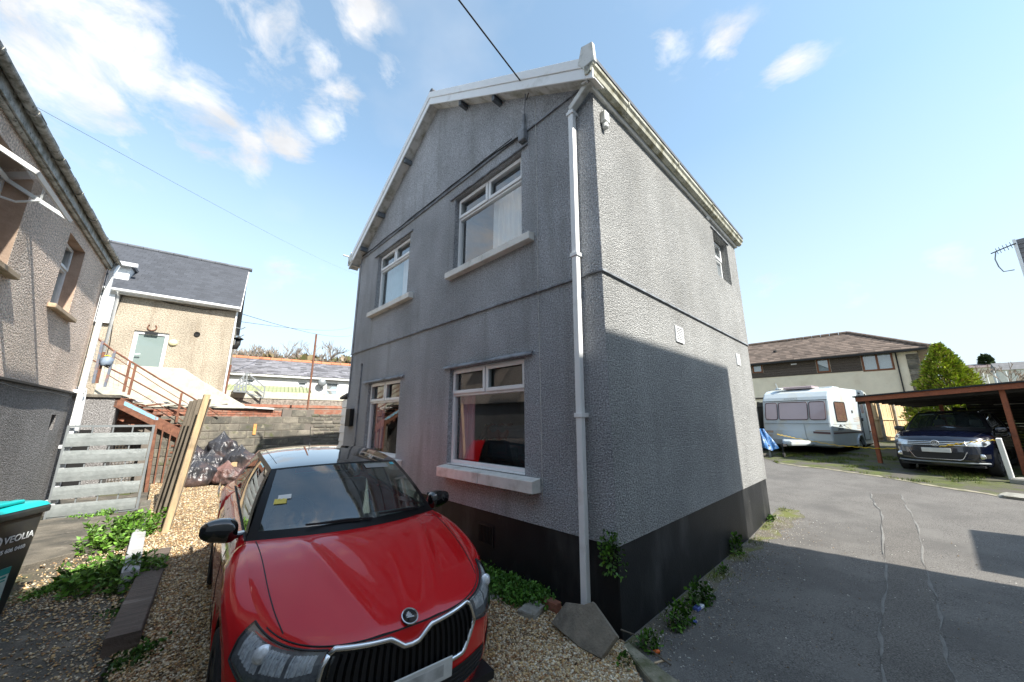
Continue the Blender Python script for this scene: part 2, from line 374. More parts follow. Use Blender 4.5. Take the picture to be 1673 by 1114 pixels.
for c in (-.03, .25):
    n = 30; ys = [WA*i/n for i in range(n+1)]
    for i in range(n):
        wl_.add([(c, ys[i], ZE+.004), (c, ys[i+1], ZE+.004), (c, ys[i+1], max(ZE+.005, slope(ys[i+1]))), (c, ys[i], max(ZE+.005, slope(ys[i])))], [(0, 1, 2, 3)])
wl_.add([(-.03, 0, ZE+.004), (.25, 0, ZE+.004), (.25, WA, ZE+.004), (-.03, WA, ZE+.004)], [(0, 1, 2, 3)])
wl_.build('gable_wall', 'grey_roughcast_lifted', house)
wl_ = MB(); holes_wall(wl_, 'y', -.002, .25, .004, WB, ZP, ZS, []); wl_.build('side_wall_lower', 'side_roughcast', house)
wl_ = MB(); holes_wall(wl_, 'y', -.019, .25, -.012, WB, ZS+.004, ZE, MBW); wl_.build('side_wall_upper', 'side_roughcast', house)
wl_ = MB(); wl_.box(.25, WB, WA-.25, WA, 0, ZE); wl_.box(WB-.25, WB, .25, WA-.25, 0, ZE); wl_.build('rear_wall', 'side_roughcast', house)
wl_ = MB()
for a in range(12):
    y0 = .02+(WA-.04)*a/12; y1 = .02+(WA-.04)*(a+1)/12
    for c in (WB-.25, WB): wl_.add([(c, y0, ZE), (c, y1, ZE), (c, y1, max(ZE+.001, slope(y1))), (c, y0, max(ZE+.001, slope(y0)))], [(0, 1, 2, 3)])
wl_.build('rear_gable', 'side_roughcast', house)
# plinth
wl_ = MB(); wl_.box(.012, .22, .012, WA-.01, -.25, ZP); wl_.box(.22, WB-.012, .012, .22, -.25, ZP); wl_.build('plinth', 'black_plinth', house, bevel=.006)
# bell-cast drip edges over the plinth and at each string course
def drip(z, xo, name='drip_course'):
    m = MB()
    pr = [(.002, .0), (-.006, .0), (-.009, .008), (-.006, .03), (.002, .04)]
    m.prism([(xo+p, -.0, z+q) for p, q in pr], (0, WA, 0))
    m.prism([(xo+.0, xo+p, z+q) for p, q in pr], (WB-xo, 0, 0))
    return m.build(name, 'grey_roughcast_lifted', house)

m = MB(); m.box(-.028, 0.0, -.028, WA, ZS-.02, ZS-.001); m.box(0.0, WB, -.028, 0.0, ZS-.02, ZS-.001); m.build('string_course', 'grey_paint', house)
m = MB(); m.box(-.042, 0.0, -.02, WA, ZE-.02, ZE-.001); m.build('string_course', 'grey_paint', house)
# roof
def rl(y, dz=0): return 8.13-abs(y-YR)*.64+dz
m = MB()
for sgn, ye in ((-1, -.19), (1, WA+.19)):
    a = [(-.21, ye, rl(ye)), (WB+.09, ye, rl(ye)), (WB+.09, YR, rl(YR)), (-.21, YR, rl(YR))]
    m.prism(a, (0, 0, -.05))
m.build('roof', 'slate', house)
m = MB(); m.tube([(-.21, YR, rl(YR)+.01), (WB+.09, YR, rl(YR)+.01)], .07, 8); m.build('ridge_tile', 'slate', house)
for sgn in (-1, 1):
    ye = -.16 if sgn < 0 else WA+.16
    for k, (xo, top, hgt, mt) in enumerate(((-.235, -.012, .135, 'upvc'), (-.222, -.150, .145, 'upvc'))):
        m = MB(); yy = YR
        m.prism([(xo, ye, rl(ye, top)), (xo, yy, rl(yy, top)), (xo, yy, rl(yy, top-hgt)), (xo, ye, rl(ye, top-hgt))], (.022, 0, 0))
        m.build('bargeboard', mt, house, bevel=.003)
    m = MB(); m.prism([(-.20, ye, rl(ye, -.262)), (-.20, YR, rl(YR, -.262)), (-.20, YR, rl(YR, -.275)), (-.20, ye, rl(ye, -.275))], (.20, 0, 0)); m.build('verge_soffit', 'upvc_dirty', house)
for y in (.95+.62, 2.45, 4.4, 5.55, 6.4):
    m = MB(); z = rl(y, -.278); m.box(-.19, -.03, y-.028, y+.028, z-.10, z+.0); m.build('verge_bracket', 'wood_bracket', house)
for ys, sg in ((0, -1), (WA, 1)):
    m = MB(); y1, y2 = (ys+sg*.045, ys+sg*.064); m.box(-.19, WB+.07, min(y1, y2), max(y1, y2), 5.60, 5.76); m.build('fascia', 'upvc', house)
    m = MB(); m.box(-.19, WB+.07, min(ys, ys+sg*.045), max(ys, ys+sg*.045), 5.60, 5.614); m.build('eaves_soffit', 'upvc_dirty', house)
    # gutter: open ogee channel
    pr = [(.0, .11), (.0, .0), (.035, -.012), (.075, .01), (.088, .05), (.112, .075), (.115, .11), (.108, .11), (.104, .08), (.080, .055), (.068, .018), (.035, .0), (.008, .008), (.008, .11)]
    yb = ys+sg*.067
    m = MB(); n = len(pr)
    A = [(-.24, yb+sg*p, 5.64+q) for p, q in pr]; B = [(WB+.10, yb+sg*p, 5.64+q) for p, q in pr]
    m.add(A+B, [(i, (i+1) % n, n+(i+1) % n, n+i) for i in range(n)]+[(0,1,2,3,4,5,6)]+[(n,n+1,n+2,n+3,n+4,n+5,n+6)])
    g = m.build('gutter', 'gutter_cream', house)
    for k in range(4):
        x = .55+k*1.55; mm = MB(); prb = [(.0, -.006), (.035, -.02), (.08, .0), (.095, .05), (.12, .075), (.123, .118), (0, .118)]
        mm.prism([(x, yb+sg*p, 5.64+q) for p, q in prb], (.03, 0, 0)); mm.build('gutter_bracket', 'gutter_cream', g)
# boxed end of the eaves at the near corner
m = MB(); m.prism([(-.240, -.20, 5.74), (-.240, -.185, 6.00), (-.240, -.04, 6.05), (-.240, .02, 5.84), (-.240, -.10, 5.66)], (.05, 0, 0)); m.build('eaves_box_end', 'upvc_dirty', house, bevel=.003)
m = MB(); m.box(-.19, -.03, -.04, .02, 5.618, 5.63); m.build('box_end_soffit', 'upvc_dirty', house)
m = MB(); m.prism([(-.240, WA+.20, 5.64), (-.240, WA+.20, 5.86), (-.240, WA+.02, 5.95), (-.240, WA-.08, 5.70)], (.05, 0, 0)); m.build('eaves_box_end', 'upvc_dirty', house, bevel=.003)
# downpipe on the corner
m = MB(); m.beam((-.075, .24, 5.50), (-.075, .315, .16), .068, .068, (1, 0, 0)); dp = m.build('downpipe', 'upvc', house, bevel=.008, seg=2)
m = MB(); m.beam((-.13, -.12, 5.66), (-.075, .245, 5.50), .082, .082); m.build('pipe_offset', 'upvc_dirty', dp, bevel=.008)
for z, y in ((5.44, .243), (3.62, .266), (1.9, .29)):
    m = MB(); m.box(-.122, -.0, y-.048, y+.048, z-.022, z+.022); m.build('pipe_collar', 'upvc', dp, bevel=.003)

def win_T(kind):
    if kind == 'A': return lambda u, d, z: (d, u, z)
    return lambda u, d, z: (u, d, z)
def boxT(m, T, u0, u1, d0, d1, z0, z1):
    a = T(u0, d0, z0); b = T(u1, d1, z1); return m.box(a[0], b[0], a[1], b[1], a[2], b[2])
def window(parent, T, u0, u1, z0, z1, rec=.07, fw=.055, trans=.28, mull=True, glass='pane', fm='upvc', sill=None, lintel=None, curtains=(), sillmat='stone_sill', sash=True):
    fr = MB(); d0, d1 = rec, rec+.07
    boxT(fr, T, u0, u0+fw, d0, d1, z0, z1); boxT(fr, T, u1-fw, u1, d0, d1, z0, z1)
    boxT(fr, T, u0+fw, u1-fw, d0, d1, z0, z0+fw); boxT(fr, T, u0+fw, u1-fw, d0, d1, z1-fw, z1)
    zt = z1-(z1-z0)*trans; um = (u0+u1)/2
    if trans: boxT(fr, T, u0+fw, u1-fw, d0, d1, zt-fw/2, zt+fw/2)
    if mull and trans: boxT(fr, T, um-fw/2, um+fw/2, d0, d1, zt+fw/2, z1-fw)
    w = fr.build('window', fm, parent, bevel=.006)
    if sash and trans:
        spans = [(u0+fw*.55, um-fw*.2), (um+fw*.2, u1-fw*.55)] if mull else [(u0+fw*.55, u1-fw*.55)]
        for a, b in spans:
            s = MB(); q = .048; za, zb = zt+fw*.2, z1-fw*.5
            for (p0, p1, r0, r1) in ((a, a+q, za, zb), (b-q, b, za, zb), (a+q, b-q, za, za+q), (a+q, b-q, zb-q, zb)): boxT(s, T, p0, p1, d0-.022, d0-.001, r0, r1)
            s.build('sash', fm, w, bevel=.004)
    def pane(a, b, c, d):
        p = MB(); p.add([T(a, d0+.035, c), T(b, d0+.035, c), T(b, d0+.035, d), T(a, d0+.035, d)], [(0, 1, 2, 3)]); p.build('pane', glass, w)
    if trans:
        if mull: pane(u0+fw, um-fw/2, zt+fw/2, z1-fw); pane(um+fw/2, u1-fw, zt+fw/2, z1-fw)
        else: pane(u0+fw, u1-fw, zt+fw/2, z1-fw)
        pane(u0+fw, u1-fw, z0+fw, zt-fw/2)
    else: pane(u0+fw, u1-fw, z0+fw, z1-fw)
    if sill:
        a, b, pr_, th = sill; s = MB(); mid = (a+b)/2
        for (p, q) in ((a, mid-.003), (mid+.003, b)):
            v = [T(p, rec+.0, z0-.0), T(p, -pr_, z0-.035), T(p, -pr_, z0-th), T(p, 0.0, z0-th), T(p, 0.0, z0-.035), T(p, rec, z0-.035)]
            v = [T(p, rec, z0-.002), T(p, -pr_, z0-.03), T(p, -pr_, z0-th), T(p, -.001, z0-th), T(p, -.001, z0-.06), T(p, rec, z0-.06)]
            dv = Vector(T(q, 0, 0))-Vector(T(p, 0, 0))
            # the part inside the reveal must not pass the jambs
            s.prism([T(p, -.001, z0-.01), T(p, -pr_, z0-.03), T(p, -pr_, z0-th), T(p, -.001, z0-th)], dv)
        s.build('sill', sillmat, w, bevel=.006)
        s = MB(); boxT(s, T, u0, u1, .0, rec+.02, z0-.012, z0+.004); s.build('sill_board', fm, w)
    if lintel:
        a, b, z = lintel; s = MB(); dv = Vector(T(b, 0, 0))-Vector(T(a, 0, 0))
        s.prism([T(a, -.016, z), T(a, -.050, z-.004), T(a, -.050, z+.012), T(a, -.016, z+.045)], dv); s.build('lintel_drip', 'grey_paint', w)
    for (a, b, c, d, mt, amp) in curtains:
        k = MB(); wv = 9*(b-a)
        k.grid(lambda s_, t_: T(a+(b-a)*s_, d1+.07+amp*math.sin(s_*wv*6.28)*(.4+.6*(1-t_))+.01*math.sin(s_*37), c+(d-c)*t_), 60, 6)
        k.build('curtain', mt, w, smooth=True)
    return w
TA, TB = win_T('A'), win_T('B')
window(house, TA, *MA[0], sill=(.93, 2.80, .12, .13), lintel=(1.02, 2.84, 5.535), curtains=[(1.2, 1.95, 4.2, 5.3, 'net_curtain', .03)], glass='pane_bright')
window(house, TA, *MA[1], sill=(3.98, 5.86, .12, .13), lintel=(4.15, 5.88, 5.515), curtains=[(4.9, 5.7, 4.2, 5.3, 'teal_curtain', .03), (4.3, 4.9, 4.2, 5.2, 'net_curtain', .02)], glass='pane_bright')
window(house, TA, *MA[2], sill=(.90, 2.76, .14, .16), lintel=(.98, 2.84, 2.62), curtains=[(2.35, 2.68, 1.3, 2.3, 'pink_curtain', .03), (1.16, 1.28, 1.3, 2.25, 'pink_curtain', .03)])
window(house, TA, *MA[3], sill=(4.05, 5.86, .14, .16), lintel=(4.15, 5.9, 2.62), curtains=[(5.3, 5.68, 1.3, 2.2, 'pink_curtain', .03)])
window(house, TB, *MBW[0], trans=.42, mull=False, rec=.12, glass='pane_pale')
m = MB(); m.prism([(3.95, -.016, 5.46), (3.95, -.045, 5.456), (3.95, -.045, 5.47), (3.95, -.016, 5.50)], (1.08, 0, 0)); m.build('lintel_drip', 'grey_paint', house)
# wall vents on the side wall
for (x0, x1, z0, z1) in ((1.76, 2.02, 2.89, 3.11), (4.55, 4.77, 2.87, 3.08)):
    m = MB(); m.box(x0, x1, -.02, -.002, z0, z0+.02); m.box(x0, x1, -.02, -.002, z1-.02, z1); m.box(x0, x0+.02, -.02, -.002, z0+.02, z1-.02); m.box(x1-.02, x1, -.02, -.002, z0+.02, z1-.02)
    for k in range(7):
        z = z0+.03+k*(z1-z0-.05)/7; m.add([(x0+.02, -.016, z), (x1-.02, -.016, z), (x1-.02, -.004, z+.022), (x0+.02, -.004, z+.022)], [(0, 1, 2, 3)])
    v = m.build('wall_vent', 'upvc', house)
    m = MB(); m.add([(x0+.02, -.003, z0+.02), (x1-.02, -.003, z0+.02), (x1-.02, -.003, z1-.02), (x0+.02, -.003, z1-.02)], [(0, 1, 2, 3)]); m.build('vent_back', 'dark_gap', v)
# airbrick in the plinth
m = MB(); y0, y1, z0, z1 = 1.68, 1.98, .36, .60
m.box(.002, .011, y0, y1, z0, z0+.025); m.box(.002, .011, y0, y1, z1-.025, z1); m.box(.002, .011, y0, y0+.025, z0+.025, z1-.025); m.box(.002, .011, y1-.025, y1, z0+.025, z1-.025)
for k in range(9): m.box(.003, .010, y0+.035+k*.028, y0+.047+k*.028, z0+.025, z1-.025)
tag(m.build('air_vent', 'black_plinth', house), 'black plastic louvred air vent')
# small fittings on the side wall
m = MB(); m.box(.12, .22, -.09, -.017, 5.27, 5.42); m.tube([(.17, -.05, 5.27), (.17, -.06, 5.20)], .035, 10); m.build('alarm_box', 'upvc_dirty', house, bevel=.01)
m = MB(); m.box(3.74, 3.86, -.05, -.017, 5.56, 5.70); m.build('junction_box', 'upvc', house, bevel=.006)
# electricity service fittings on the front gable
m = MB(); m.box(-.10, -.017, 1.02, 1.14, 5.60, 5.80); eb = m.build('service_box', 'grey_paint', house, bevel=.012)
m = MB(); m.tube([(-.06, 1.06, 5.80), (-.06, 1.05, 6.02)], .022, 8); m.tube([(-.06, 1.05, 6.02), (-.08, 1.0, 6.25), (-.12, .97, 6.36)], .010, 6); m.build('service_conduit', 'grey_paint', eb)
m = MB(); m.tube([(-.03, .97, 6.38), (-.14, .97, 6.40)], .02, 8); m.lathe([(.0, -.09), (.03, -.085), (.045, -.05), (.028, -.03), (.045, -.01), (.03, .03), (0, .035)], 12, 'z', (-.15, .97, 6.40)); m.tube([(-.15, .97, 6.40), (-.17, .90, 6.30), (-.10, .88, 6.28)], .012, 6)
m.build('insulator', 'rust_ceramic', house)
m = MB(); m.tube([(-.15, .97, 6.38), (-.16, .86, 6.42), (-.14, .84, 6.30), (-.08, .98, 6.20)], .008, 6); m.build('cable_tail', 'cable_black', house)
def cab(pts, r, name='wall_cable', mt='cable_black'):
    m = MB(); m.tube(pts, r, 6); return m.build(name, mt, house)
cab([(-.05, y, 5.745+.012*math.sin(y*5)+.06*sstep(1.1, 2.3, y)) for y in [1.08+.29*i for i in range(21)]], .011)
cab([(-.055, y, 5.80+.01*math.sin(y*4)) for y in [1.3+.3*i for i in range(19)]], .007)
cab([(-.035, .86, 6.2), (-.025, .86, 4.5), (-.03, .87, 3.4), (-.012, .87, 2.0), (-.012, .87, 1.0)], .0035, mt='upvc_dirty')
cab([(-.02, 6.72, 6.0), (-.022, 6.72, 4.6), (-.025, 6.72, 3.42), (-.012, 6.75, 2.6), (-.012, 6.8, 2.35)], .012, mt='grey_paint')
m = MB(); m.box(-.03, -.001, 6.12, 6.16, .9, 3.08); m.build('conduit', 'grey_paint', house)
m = MB(); m.box(-.09, -.002, 6.35, 6.62, 1.72, 2.10); tag(m.build('meter_flap', 'black_plinth', house, bevel=.01), 'small black box on the wall')
m = MB(); m.tube([(-.2, 6.99, 5.86), (-.34, 7.12, 5.92)], .02, 8); m.build('security_lamp', 'upvc_dirty', house, bevel=0)
# clad lean-to at the rear corner
lt = thing('clad_porch', 'white board-clad porch wall at the rear corner of the grey house', 'porch', HF.world(0, 0, 0), HF.rz)
for k in range(12):
    m = MB(); z = .05+k*.19; m.prism([(.03, 6.86, z), (.012, 6.86, z+.005), (.03, 6.86, z+.182), (.2, 6.86, z+.182), (.2, 6.86, z)], (0, .34, 0)); m.build('board', 'upvc', lt)
m = MB(); m.box(.04, 2.2, 6.86, 7.18, .0, 2.33); m.build('wall', 'upvc', lt)
m = MB(); m.prism([(-.02, 6.86, 2.42), (-.02, 7.28, 2.34), (-.02, 7.28, 2.39), (-.02, 6.86, 2.47)], (2.3, 0, 0)); m.build('roof', 'slate', lt)
# the rooms behind the windows
m = MB()
m.add([(.3,.3,.9),(WB-.3,.3,.9),(WB-.3,WA-.3,.9),(.3,WA-.3,.9)], [(0,1,2,3)]); m.add([(.3,.3,3.3),(WB-.3,.3,3.3),(WB-.3,WA-.3,3.3),(.3,WA-.3,3.3)], [(0,1,2,3)])
m.add([(3.6,.3,.9),(3.6,WA-.3,.9),(3.6,WA-.3,5.8),(3.6,.3,5.8)], [(0,1,2,3)]); m.add([(.3,3.4,.9),(3.6,3.4,.9),(3.6,3.4,5.8),(.3,3.4,5.8)], [(0,1,2,3)])
m.add([(.02,.02,5.765),(WB-.02,.02,5.765),(WB-.02,WA-.02,5.765),(.02,WA-.02,5.765)], [(0,1,2,3)]); m.build('inner_rooms', 'room_wall', house)
sf = thing('sofa', 'dark blue sofa under a red throw seen through the lower right window', 'sofa', HF.world(0, 0, .9), HF.rz)
m = MB(); m.box(.75, 1.6, .75, 2.6, 0, .42); m.build('seat', 'sofa_blue', sf, bevel=.06, seg=3)
for y in (.78, 1.70): m = MB(); m.box(.62, .82, y, y+.88, .36, .88); m.build('cushion', 'sofa_blue', sf, bevel=.08, seg=3)
m = MB(); m.grid(lambda s, t: (.55+.35*t, 2.05+.62*s, .90-.55*abs(t-.4)+.02*math.sin(s*19)), 20, 10); m.build('throw', 'throw_red', sf, smooth=True, solid=.01)

# overhead cable
oc = MB(); a = Vector(HF.world(-.15, .97, 6.40)); d = Vector(at_r(752, 0, 3.2)); e = d+(d-a)*5.0
pts = []
for i in range(25):
    t = i/24; p = a.lerp(e, t); p.z -= .5*t*(1-t)*.35; pts.append(p)
oc.tube(pts, .010, 6); tag(oc.build('overhead_cable', 'cable_black'), 'black overhead service cable running up from the gable bracket', 'cable')
# ================================================================ ground
mat('earth', (.12, .105, .075), .95, .3, 2.5, .5, 30, fine=.3, dirt=[((.07,.095,.02), 1.1, .52, .10, None), ((.05,.05,.045), 2.6, .6, .1, None)])
mat('earth_edge', (.13, .115, .09), .95, .4, 5, .6, 40, fine=.5, fscale=70, dirt=[((.13,.14,.035), 2.2, .56, .08, None), ((.28,.26,.22), 14, .64, .04, None)])
mat('asphalt', (.148, .138, .126), .88, .16, 1.3, .8, 110, fine=.75, fscale=85, dirt=[((.18,.17,.155), 2.2, .60, .14, None), ((.11,.103,.095), .9, .60, .12, None)], bdist=.01, spec=.3)
mat('asphalt_patch', (.140, .129, .116), .88, .16, 1.5, .8, 110, fine=.65, fscale=85, bdist=.01, spec=.3)
mat('tar_seam', (.185, .178, .165), .85, .25, 8, .4, 90, fine=.2)
mat('gravel_bed', (.30, .225, .14), .95, .35, 8, .8, 60, fine=.4, dirt=[((.13,.10,.07), 3, .58, .12, None)], vor=True)
mat('pebble', (.5, .4, .3), .8, 0, attr='Col', spec=.3)
mat('concrete_old', (.165, .145, .115), .92, .3, 3.2, .6, 45, fine=.4, fscale=90, dirt=[((.07,.065,.055), 2.0, .5, .12, None), ((.28,.25,.20), 5, .66, .08, None)])
mat('concrete_edge', (.30, .27, .20), .92, .25, 6, .5, 60, dirt=[((.12,.12,.06), 5, .55, .1, None)])
mat('moss_verge', (.085, .10, .028), .95, .4, 3.0, .7, 60, fine=.4, dirt=[((.10,.09,.075), 1.6, .50, .08, None), ((.20,.19,.17), 9, .70, .05, None)])
mat('grit', (.3, .28, .25), .9, 0, attr='Col')
mat('grass_blade', (.10, .14, .03), .8, 0, attr='Col', spec=.2)

def bz(x, y): return .045*min(max(0.0, y-2.9), 4.2)*sstep(.3, 0.0, x-.9) if x < 1.2 else 0.0
def sheet(name, quad_fn, nu, nv, m, dz, kind='structure', extra=None):
    mb = MB()
    def fn(s, t):
        p = quad_fn(s, t); return (p[0], p[1], gz(p[0], p[1])+dz+(extra(p[0], p[1]) if extra else 0))
    mb.grid(fn, nu, nv); o = mb.build(name, m, smooth=True)
    if kind: o['kind'] = kind
    return o
# the big sheet: polar grid out to the horizon
V = []; Fc = []; rad = [0.0]+[.6*1.13**i for i in range(64)]; NA = 96
for r in rad:
    for k in range(NA):
        a = 2*math.pi*k/NA; x, y = r*math.sin(a), r*math.cos(a); V.append((x, y, gz(x, y)-.012))
for i in range(len(rad)-1):
    for k in range(NA): Fc.append((i*NA+k, i*NA+(k+1) % NA, (i+1)*NA+(k+1) % NA, (i+1)*NA+k))
fast_mesh('ground', V, Fc, 'earth', kind='structure', smooth=True)
def bil(a, b, c, d):
    a, b, c, d = map(np.array, (a, b, c, d))
    return lambda s, t: (a*(1-s)+b*s)*(1-t)+(d*(1-s)+c*s)*t
def hf(x, y): p = HF.world(x, y, 0); return (p[0], p[1])
# lane: from behind the camera, past the side wall, opening to the right
re1, re2, re3 = ong(1270, 757)[:2], ong(1400, 773)[:2], ong(1673, 818)[:2]
def lane(s, t):
    L = [hf(-12, -.35), hf(-3, -.25), hf(-1, -.12), hf(0, .015), hf(5.6, .015), hf(6.6, .6), hf(12, 1.6), hf(20, 3.5)]
    Rr = [hf(-12, -8), hf(-3, -9), hf(3, -8.5), hf(9.3, -6.2), tuple(re3), tuple(re2), tuple(re1), hf(20, 2.2)]
    k = t*(len(L)-1); i = min(int(k), len(L)-2); f = k-i
    l = np.array(L[i])*(1-f)+np.array(L[i+1])*f; r = np.array(Rr[i])*(1-f)+np.array(Rr[i+1])*f
    return l*(1-s)+r*s
sheet('road', lane, 40, 70, 'asphalt', .004)
# darker trench reinstatement with two raised tar seams
seamL = [ong(x, y)[:2] for x, y in ((1438, 1135), (1440, 1060), (1443, 1000), (1447, 950), (1446, 900), (1441, 850), (1438, 835), (1428, 818), (1421, 806))]
seamR = [ong(x, y)[:2] for x, y in ((1563, 1135), (1546, 1060), (1535, 1010), (1524, 965), (1511, 915), (1500, 870), (1490, 840), (1478, 820), (1469, 808))]
def lerp_poly(P, t):
    k = t*(len(P)-1); i = min(int(k), len(P)-2); return np.array(P[i])*(1-k+i)+np.array(P[i+1])*(k-i)
sheet('road_patch', lambda s, t: lerp_poly(seamL, t)*(1-s)+lerp_poly(seamR, t)*s, 6, 30, 'asphalt_patch', .009)
for P, nm in ((seamL, 1), (seamR, 2)):
    m = MB(); n = 60
    def fn(s, t, P=P):
        c = lerp_poly(P, t); w = .012+.009*math.sin(t*47+nm)+.005*math.sin(t*131); off = .012*math.sin(t*60)+.02*math.sin(t*19+nm)
        return (c[0]+(s-.5)*2*w+off, c[1], gz(c[0], c[1])+.0105+.002*math.sin(math.pi*s))
    m.grid(fn, 3, 90); o = m.build('road_seam', 'tar_seam', smooth=True); o['kind'] = 'structure'
# gravel parking bay and the old concrete yard to the left
FK = Frame((-3.1, 3.35), -43.4)       # line of the sleeper, low block wall and fence panel (x runs away from the camera)
fk = lambda x, y: FK.world(x, y, 0)[:2]
def bay(s, t):
    a = np.array(fk(-4+14.0*t, .02)); b = np.array(hf(-.03-.6*(1-t)*0, .0-4+12*t)); 
    return a*(1-s)+b*s
bayR = [hf(-.62, -3.0), hf(-.5, -1.2), hf(-.36, -.35), hf(-.05, -.02), hf(0.0, .8), hf(0.0, 4), hf(0.0, 7.6)]
bayL = [fk(-5, 0.1), fk(-3, .1), fk(-1.5, .1), fk(0, .05), fk(2, .05), fk(5.5, .05), fk(9.6, .05)]
sheet('gravel_bed', lambda s, t: lerp_poly(bayL, t)*(1-s)+lerp_poly(bayR, t)*s, 20, 30, 'gravel_bed', .022, extra=bz)
# concrete edging between bay and lane
ce = thing('concrete_edging', 'weathered concrete edging slab between gravel bay and lane', 'edging', (0, 0, 0))
m = MB(); 
P = [hf(-.66, -3.2), hf(-.53, -1.2), hf(-.34, -.42), hf(-.10, -.04)]; Q = [hf(-.45, -3.2), hf(-.34, -1.2), hf(-.16, -.44), hf(-.02, -.06)]
for i in range(3): m.prism([(*P[i], -.05), (*P[i+1], -.05), (*Q[i+1], -.05), (*Q[i], -.05)], (0, 0, .105))
m.build('edging_stone', 'concrete_edge', ce, bevel=.01)
# left yard: three worn concrete slabs with gravel between
def slab(name, pts, z, m_='concrete_old', n=0.0):
    mb = MB(); mb.prism([(p[0], p[1], -.08) for p in pts], (0, 0, z+.08)); o = mb.build(name, m_, bevel=.01); o['kind'] = 'structure'; return o
def oz(x, y, z): return onz(x, y, z)[:2]
slab('concrete_slab', [oz(20, 928, .10), oz(118, 903, .10), oz(190, 893, .10), oz(238, 882, .10), oz(252, 838, .10), oz(90, 846, .10), oz(20, 856, .10)], .10)
slab('concrete_slab', [(-3.55, 1.2), oz(170, 1100, .045), oz(215, 1000, .045), oz(150, 962, .045), oz(88, 968, .045), oz(40, 985, .045), (-6.2, 4.2), (-6.4, 1.2)], .040)
slab('yard_concrete', [oz(80, 846, .02), oz(252, 836, .02), oz(276, 790, .02), (-9.6, 9.6), (-11.5, 8.6)], .03)
# pebbles
def scatter_pebbles(name, pts, size, pal, mt, zf, seedv=1, flat=.6, kind='stuff'):
    rs = np.random.RandomState(seedv); n = len(pts)
    base = np.array([(1,0,0),(0,1,0),(-1,0,0),(0,-1,0),(0,0,1),(0,0,-1)], float)
    fcs = np.array([(0,1,4),(1,2,4),(2,3,4),(3,0,4),(1,0,5),(2,1,5),(3,2,5),(0,3,5)])
    sz = size*(.55+.9*rs.rand(n)**1.6)
    v = base[None]*(1+.35*rs.randn(n, 6, 1)).clip(.5, 1.6)
    v = v*np.stack([np.ones(n), .6+.5*rs.rand(n), flat*(.5+.6*rs.rand(n))], 1)[:, None, :]
    a = rs.rand(n)*6.283; t = rs.randn(n)*.35
    c, s = np.cos(a), np.sin(a); ct, st = np.cos(t), np.sin(t)
    x, y, z = v[..., 0], v[..., 1], v[..., 2]
    y2 = y*ct[:, None]-z*st[:, None]; z2 = y*st[:, None]+z*ct[:, None]
    x3 = x*c[:, None]-y2*s[:, None]; y3 = x*s[:, None]+y2*c[:, None]
    vv = np.stack([x3, y3, z2], -1)*sz[:, None, None]
    zz = np.array([zf(p[0], p[1]) for p in pts]) if callable(zf) else np.full(n, zf)
    vv[..., 0] += pts[:, 0:1]; vv[..., 1] += pts[:, 1:2]; vv[..., 2] += (zz+sz*.25+rs.rand(n)*size*.35)[:, None]
    F = (fcs[None]+(np.arange(n)*6)[:, None, None]).reshape(-1, 3)
    pal = np.array(pal); cc = pal[rs.randint(len(pal), size=n)]*(.7+.6*rs.rand(n, 1)); cc = np.repeat(np.concatenate([cc, np.ones((n, 1))], 1), 6, 0)
    return fast_mesh(name, vv.reshape(-1, 3), F, mt, cols=cc, kind=kind)
rs = np.random.RandomState(3)
def bay_pts(n, tmin, tmax):
    out = np.zeros((n, 2)); s = rs.rand(n); t = tmin+(tmax-tmin)*rs.rand(n)
    BL = np.array(bayL); BR = np.array(bayR); k = t*(len(BL)-1); i = np.minimum(k.astype(int), len(BL)-2); f = (k-i)[:, None]
    l = BL[i]*(1-f)+BL[i+1]*f; r = BR[i]*(1-f)+BR[i+1]*f; s = s[:, None]; return l*(1-s)+r*s
PAL = [(.56,.40,.20), (.60,.46,.27), (.44,.27,.12), (.66,.55,.38), (.36,.26,.16), (.50,.40,.28), (.32,.18,.09), (.70,.62,.48)]
pts = bay_pts(150000, .10, 1.0)
loc = (pts-np.array([.94, 3.51])); lx = loc@HF.t[:2]
dist = np.hypot(pts[:, 0], pts[:, 1]); keep = (pts[:, 1] > 1.6) & (lx < -.01) & (rs.rand(len(pts)) < np.clip(9.0/dist**1.2, .22, 1))
pts = pts[keep]
scatter_pebbles('gravel', pts, .0128, PAL, 'pebble', lambda x, y: .026+bz(x, y), 4)
# thin gravel spilt on the left yard
q = np.stack([rs.uniform(-6.6, -2.9, 30000), rs.uniform(1.6, 6.2, 30000)], 1)
lx = (q-FK.P[:2])@FK.t[:2]; ly = -((q-FK.P[:2])@FK.n[:2])
dens = np.clip(1.0-np.abs(ly-.1)/.95, 0, 1)**1.2*.9+.025
band = np.exp(-((lx-1.9)/.55)**2)*1.0
q = q[(ly > .0) & (rs.rand(len(q)) < np.clip(dens+band*(ly < 2.6), 0, 1))]
scatter_pebbles('spilt_gravel', q, .0125, PAL, 'pebble', lambda x, y: .042 if (x+ .0) else .04, 5)
